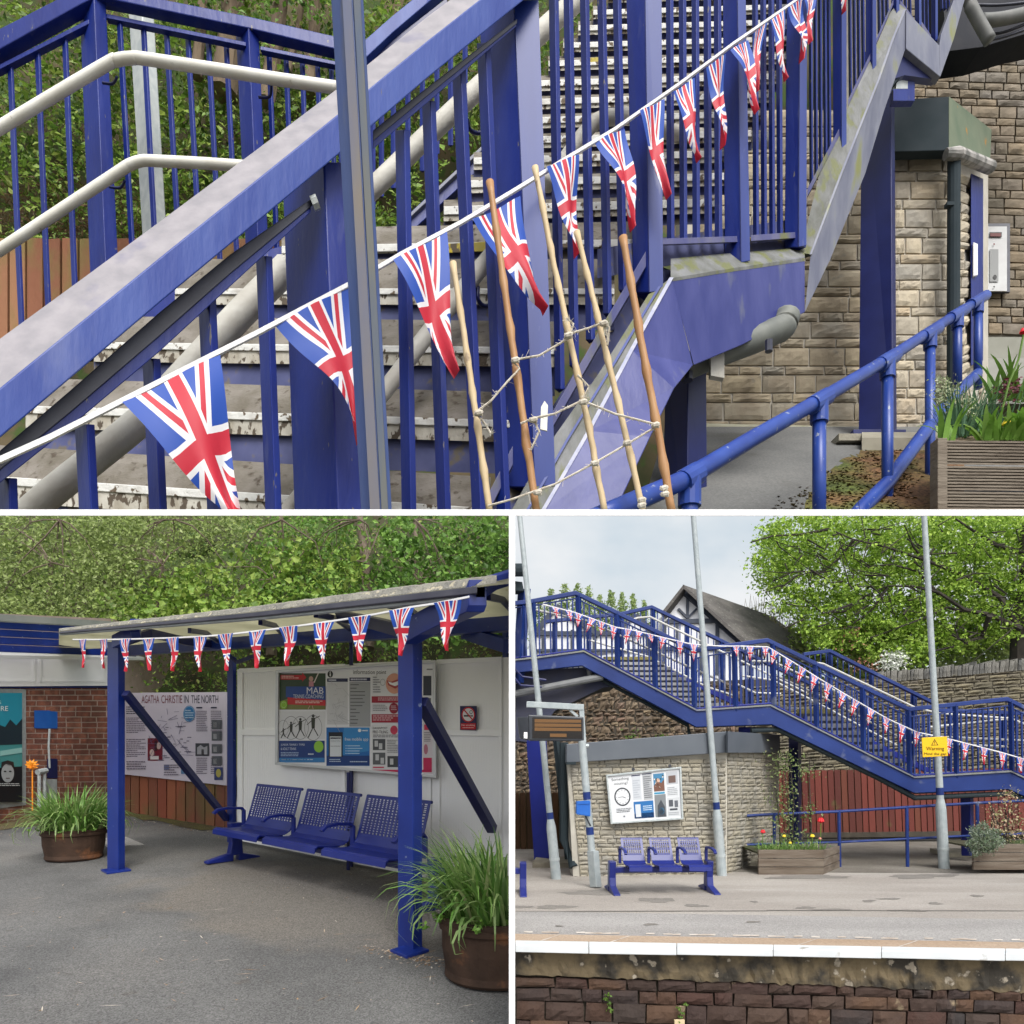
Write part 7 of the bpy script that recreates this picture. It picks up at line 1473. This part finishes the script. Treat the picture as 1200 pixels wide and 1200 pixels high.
# --- path, kerb, moss in front of the hut
def GA(x, y, up=0): 
    return P(x, y, 11560/(y-330))+V((0, 0, up))
mb = MB(); mb.poly([GA(740, 640), GA(1340, 640), GA(1340, 500), GA(780, 500)]); solo('station_path', mb, asphaltA, kind='structure')
mb = MB(); mb.extr([P(1145, 470, 78), P(1290, 470, 78), P(1290, 420, 81), P(1145, 420, 81)], (0, 0, -.3)); solo('rear_pavement', mb, mat('grey_pavement', (.20, .20, .18), (.26, .26, .23), .9, .3), kind='structure')
mb = MB(); e_ = [(925, 640), (945, 585), (965, 560), (985, 540), (1010, 530), (1062, 520), (1130, 519), (1130, 640)]; pts = []
for (a, b), (c, d_) in zip(e_[:-1], e_[1:]):
    for k in range(12): f = k/12; ed = 1 if a < 1062 else 0; pts.append(GA(a+(c-a)*f+rng.normal()*3.2*ed, b+(d_-b)*f+rng.normal()*1.6*ed, .03))
mb.poly(pts); solo('moss_patch', mb, mossA, kind='structure')
mb = MB(); mb.norecalc = True
for _ in range(900):
    yy = 522+rng.random()**.8*78; xx = 1075-rng.random()*(40+(yy-520)*1.7)+rng.normal()*6; flake(mb, GA(xx, yy, .05), .10+.14*rng.random())
solo('moss_litter', mb, mat('litter_flakes', (1, 1, 1), rough=.9, island=[(.22, .12, .05), (.10, .06, .03), (.14, .13, .04), (.32, .24, .14), (.09, .10, .03)]), 'brown litter and moss crumbs on the ground beneath the blue pipe railing', 'leaf litter', kind='stuff')
mb = MB(); mb.loft([[GA(x, yy), GA(x, yy, 1.1), GA(x, yy-7, 1.1), GA(x, yy-7)] for x, yy in ((1010, 528), (1100, 528))]); solo('kerb', mb, mat('kerb_edge', (.30, .28, .22), (.20, .18, .14), .9, .4), kind='structure')
# --- blue pipe rail
def dP(x): return 1/(1/28.5+(1/58-1/28.5)*(x-720)/425)
pr_ = T('pipe_railing', 'blue tubular railing running from the foot of the canes back to the stone hut', 'railing', P(960, 640, dP(960)))
def tubeP(t, name, pts, wpx, m, n=14):
    mb = MB(); mb.tube([P(*p) for p in pts], [(w_ if False else wpx(p[0]))*p[2]/1600 for p in pts], n); mb.smooth = True; return t.part(name, mb, m)
pipeb = mat('pipe_blue', (.014, .04, .23), (.022, .06, .29), .35, .6, c3=(.25, .28, .35), s3=2.5, t3=.66, w3=.04)
pipew = lambda x: 25-(x-720)*.036
tp_ = [(690, 612), (722, 597), (800, 563), (880, 515), (960, 469), (1040, 421), (1090, 388), (1145, 353)]
tubeP(pr_, 'top_bar', [(x, y, dP(x)) for x, y in tp_], pipew, pipeb)
tubeP(pr_, 'mid_bar', [(x, y, dP(x)) for x, y in ((985, 625), (1012, 594), (1040, 566), (1090, 498), (1120, 462), (1145, 438))], lambda x: 19-(x-1000)*.05, pipeb)
for x, yt, yb in ((808, 560, 640), (960, 470, 640), (1040, 422, 640), (1090, 390, 640), (1122, 368, 450), (1146, 352, 455)):
    tubeP(pr_, 'upright', [(x, yt, dP(x)), (x, yb, dP(x))], lambda q: pipew(x)*.93, pipeb)
    mb = MB(); r = pipew(x)*.62*dP(x)/800; c = P(x, yt+1, dP(x)); a = P(x-9, yt+5.4, dP(x-9)); b = P(x+9, yt-5.4, dP(x+9)); mb.tube([a, b], r, 14); mb.tube([c, c+V((0, 0, -1.5*r*1.6))], r, 14); mb.smooth = False; pr_.part('joint', mb, pipeb)
for x, y in ((1040, 566), (1090, 498)): mb = MB(); mb.tube([P(x-7, y+9, dP(x-7)), P(x+7, y-9, dP(x+7))], pipew(x)*.56*dP(x)/800, 14); pr_.part('joint', mb, pipeb)
# --- worn foreground post
t = T('worn_post', 'tall worn blue-grey steel post with a rusty edge in front of the staircase', 'post', P(435, 640, 23))
mb = MB(); mb.post((384, 423, -60), (425, 462, 640), 23, .62, dep=.9); t.part('shaft', mb, worn, bevel=.04)
mb = MB(); mb.extr([P(449.5, 640, 22.97), P(457, 640, 23.12), P(419, -60, 23.12), P(411, -60, 22.97)], (0, .06, 0)); t.part('grime_strip', mb, mat('grime_strip', (.13, .13, .11), (.06, .09, .16), .8, .9, stretch=(1, 1, .15)))
mb = MB(); mb.extr([P(436, 640, 22.96), P(447.5, 640, 22.93), P(408, -60, 22.93), P(398, -60, 22.96)], (0, .06, 0)); t.part('rust_strip', mb, mat('rust_strip', (.17, .15, .13), (.10, .12, .2), .8, .6, stretch=(1, 1, .2)))
# --- bunting
bunting('large close-up row of union flag pennants strung diagonally across the blue staircase', [(-40, 549), (0, 538), (60, 511), (157, 462), (230, 425), (300, 390), (410, 332), (470, 297), (540, 260), (600, 224), (660, 187), (720, 151), (797, 97), (860, 50), (927, 4), (990, -42)],
    [(143, 471, 258, 416, 284, 622), (323, 379, 411, 334, 421, 515), (460, 306, 523, 273, 534, 441), (554, 256, 610, 229, 641, 362), (640, 196, 678, 182, 674, 302), (698, 163, 734, 148, 743, 267), (748, 132, 777, 118, 783, 232), (790, 106, 815, 90, 820, 187), (827, 80, 850, 64, 846, 174), (857, 57, 878, 45, 887, 131), (882, 40, 898, 27, 887, 108), (903, 23, 920, 11, 921, 94), (924, 8, 943, -3, 940, 71), (941, -3, 956, -12, 949, 51), (984, -36, 997, -45, 990, 14)],
    lambda x: dN(x)-1.7 if x > 330 else dN(x)-1.7, lambda x: max(3.2, 7.6-x*.0048), rip=.07, crumple=.10)
# --- bamboo canes and twine
cane = mat('pale_bamboo', (.50, .38, .22), (.60, .48, .30), .6, .5, c3=(.30, .22, .14), s3=1.2, t3=.64, w3=.05); cane2 = mat('brown_bamboo', (.34, .17, .07), (.42, .24, .11), .5, .5)
for lab, pts, w_, m in (('leftmost and shortest of the pale bamboo canes in front of the stairs', [(531, 308), (548, 420), (560, 500), (574, 602)], 9, cane), ('second bamboo cane from the left, brown, with a square-cut top', [(574, 213), (590, 330), (606, 440), (629, 602)], 10, cane2), ('slim pale bamboo cane just left of the middle, tallest one beside the flags', [(627, 196), (645, 290), (664, 380), (690, 500), (709, 602)], 8.5, cane), ('yellow bamboo cane between the slim pale cane and the thick orange-brown cane', [(676, 272), (700, 370), (724, 470), (754, 602)], 8.5, cane), ('thick orange-brown cane furthest right, leaning on the blue pipe rail', [(730, 278), (748, 380), (768, 490), (788, 602)], 11, cane2)):
    t = T('bamboo_cane', lab, 'cane', P(pts[-1][0], 602, 27.4), 'bamboo canes tied with twine'); mb = MB(); path = []; rr = []
    for i in range(len(pts)-1):
        for k in range(8):
            f = k/8; x = pts[i][0]*(1-f)+pts[i+1][0]*f; y = pts[i][1]*(1-f)+pts[i+1][1]*f; path.append(P(x+rng.normal()*.25, y, 27.4)); rr.append(w_*27.4/1600*(.86 if k not in (0, 4) else 1.12)*(.85+.25*(i*8+k)/(8*len(pts))))
    path.append(P(*pts[-1], 27.4)); rr.append(rr[-1]); mb.tube(path, rr, 12); mb.smooth = True; t.part('stem', mb, m)
t = T('twine_netting', 'pale hairy twine knotted in loose rows between the bamboo canes', 'twine', P(670, 597, 27)); tw = mat('jute_twine', (.62, .58, .50), (.48, .43, .35), .9, 3)
for pts in ([(557, 484), (575, 470), (595, 447), (609, 432), (600, 422)], [(600, 422), (632, 416), (655, 403), (668, 394)], [(664, 392), (690, 384), (707, 378), (713, 398)], [(610, 496), (627, 490), (650, 485), (683, 470)], [(683, 470), (720, 485), (765, 497)], [(572, 592), (600, 585), (625, 576), (650, 568), (695, 543), (735, 520), (770, 499)], [(625, 492), (632, 505), (622, 528)], [(677, 440), (690, 452), (686, 462), (684, 470)], [(560, 486), (570, 498), (575, 508)], [(709, 376), (714, 384), (712, 404)], [(668, 392), (672, 380), (664, 374)]):
    mb = MB(); mb.tube([P(x, y+rng.normal()*.6, 26.95) for x, y in pts], .036*1.15, 6)
    for k in range(26):
        i = int(rng.random()*(len(pts)-1)); f = rng.random(); p = P(pts[i][0]*(1-f)+pts[i+1][0]*f, pts[i][1]*(1-f)+pts[i+1][1]*f, 26.9); mb.tube([p, p+V((rng.normal()*.10, 0, rng.normal()*.13))], .009, 3)
    t.part('strand', mb, tw)
mb = MB()
for x, y in ((561, 484), (604, 422), (666, 393), (707, 379), (683, 471), (768, 498), (625, 492), (630, 577), (697, 543), (735, 519), (752, 586), (752, 592), (778, 572), (779, 579)):
    mb.tube([P(x-4.6, y+1.4, 26.9), P(x-2, y+.6, 26.85), P(x+2, y-.6, 26.85), P(x+4.6, y-1.4, 26.9)], [.05, .11, .12, .05], 8)
    mb.tube([P(x-4, y-1.4, 26.9), P(x, y+1, 26.8), P(x+4, y+2.4, 26.9)], .05, 6)
t.part('knots', mb, tw)
mb = MB(); mb.extr([P(633, 504, 33), P(641, 506, 33), P(642, 476, 33), P(638, 471, 33), (P(634, 478, 33))], (0, -.1, 0)); solo('white_tag', mb, whiteA, 'scrap of white paper stuck on the blue post behind the canes', 'paper scrap')
# --- grooved timber planter
DPb = 41
t = T('deck_board_planter', 'grooved brown timber planter with young spring plants at the lower right of the stone hut', 'planter', P(1150, 640, DPb)); gm = mat('grooved_decking', (.13, .105, .08), (.19, .16, .125), .85, .6, stretch=(.3, 1, 2), bump=.5, bs=3)
for i in range(4):
    y0 = 516+i*30; mb = MB(); secs = []
    prof = []
    for k in range(8): prof += [(y0+k*3.7, 0), (y0+k*3.7+2.3, 0), (y0+k*3.7+2.3, .14), (y0+k*3.7+3.7, .14)]
    prof = prof[:-2]; front = [(a, b) for a, b in prof]; back = [(prof[-1][0], .6), (prof[0][0], .6)]
    mb.loft([[P(x, a+dy, DPb+b) for a, b in front+back] for x, dy in ((1110, 0), (1290, 2))]); t.part('board', mb, gm)
mb = MB(); mb.extr([P(1099, 640, DPb-.2), P(1110.5, 640, DPb-.2), P(1110.5, 513, DPb-.2), P(1099, 513, DPb-.2)], (0, .8, 0)); t.part('corner_post', mb, gm, bevel=.04)
mb = MB(); mb.extr([P(1100, 519, DPb+.4), P(1290, 521, DPb+.4), P(1290, 500, DPb+6), P(1110, 500, DPb+6)], (0, 0, -.1)); t.part('soil', mb, mat('dry_litter', (.26, .20, .13), (.14, .10, .07), .95, 2, bump=1, bs=4))
g = MB(); 
for k in range(20): blades(g, P(1136+rng.normal()*14, 512, DPb+1.5+rng.random()*2), 16, .5, 3.1, .10, droop=.35)
solo('grey_grass_clump', g, mat('blue_green_blade', (1, 1, 1), rough=.6, island=[(.07, .16, .09), (.13, .24, .14), (.05, .12, .06)], transl=.2), 'fine blue-green grassy clump in the grooved planter', 'plant')
g = MB(); 
for x0 in (1112, 1155, 1168, 1180, 1192, 1200, 1210, 1175, 1190): blades(g, P(x0+rng.normal()*3, 518, DPb+.8), 9, .35, 2.3, .42, droop=.8)
solo('broad_leaf_plants', g, gl('fresh_broad_leaf', [(.12, .26, .03), (.20, .38, .06), (.30, .45, .14)]), 'broad bright green strap leaves along the front of the grooved planter', 'plant')
g = MB(); 
for x0 in (1165, 1176, 1188, 1198): blades(g, P(x0, 470, DPb+4), 7, .3, 3.2, .34, droop=.5)
solo('upright_leaf_plants', g, gl('mid_broad_leaf', [(.09, .20, .03), (.16, .30, .05)]), 'taller green leaves standing at the back right of the grooved planter', 'plant')
x, y, d, s = cloud(46, 20, (1098, 440, 1142, 492), (DPb+1.5, DPb+2.5), 5, lambda x, y: abs(y-(452+(x-1100)*.85)) < 16, 3.6)
solo('variegated_shrub', leafobj(PX(x, y, d), s), mat('variegated_leaf', (1, 1, 1), rough=.6, island=[(.20, .28, .12), (.45, .48, .30), (.30, .36, .18), (.5, .52, .40)]), 'cream and green variegated shrub leaning over the left of the grooved planter', 'shrub')
x, y, d, s = cloud(16, 18, (1165, 442, 1200, 478), (DPb+2, DPb+3.5), 4, okB, 3.8)
solo('wine_red_plant', leafobj(PX(x, y, d), s), mat('wine_leaf', (.18, .03, .05), (.10, .03, .04), .6, 2), 'dark wine-red leaves among the green in the grooved planter', 'plant')
bloom('yellow flower at the front right of the grooved planter', 1181, 497, DPb+.6, .42, fm_['yellow'], 'yellow_flower')
bloom('red flower on a long stalk at the right edge above the grooved planter', 1200, 389, DPb+2, .34, fm_['red'], 'red_flower')
mb = MB(); mb.tube([P(1200, 389, DPb+2.05), P(1194, 420, DPb+2), P(1182, 450, DPb+2), P(1172, 490, DPb+2)], .07, 6); solo('flower_stalk', mb, leafg, 'long curved green stalk rising from the grooved planter to the red flower', 'stalk')
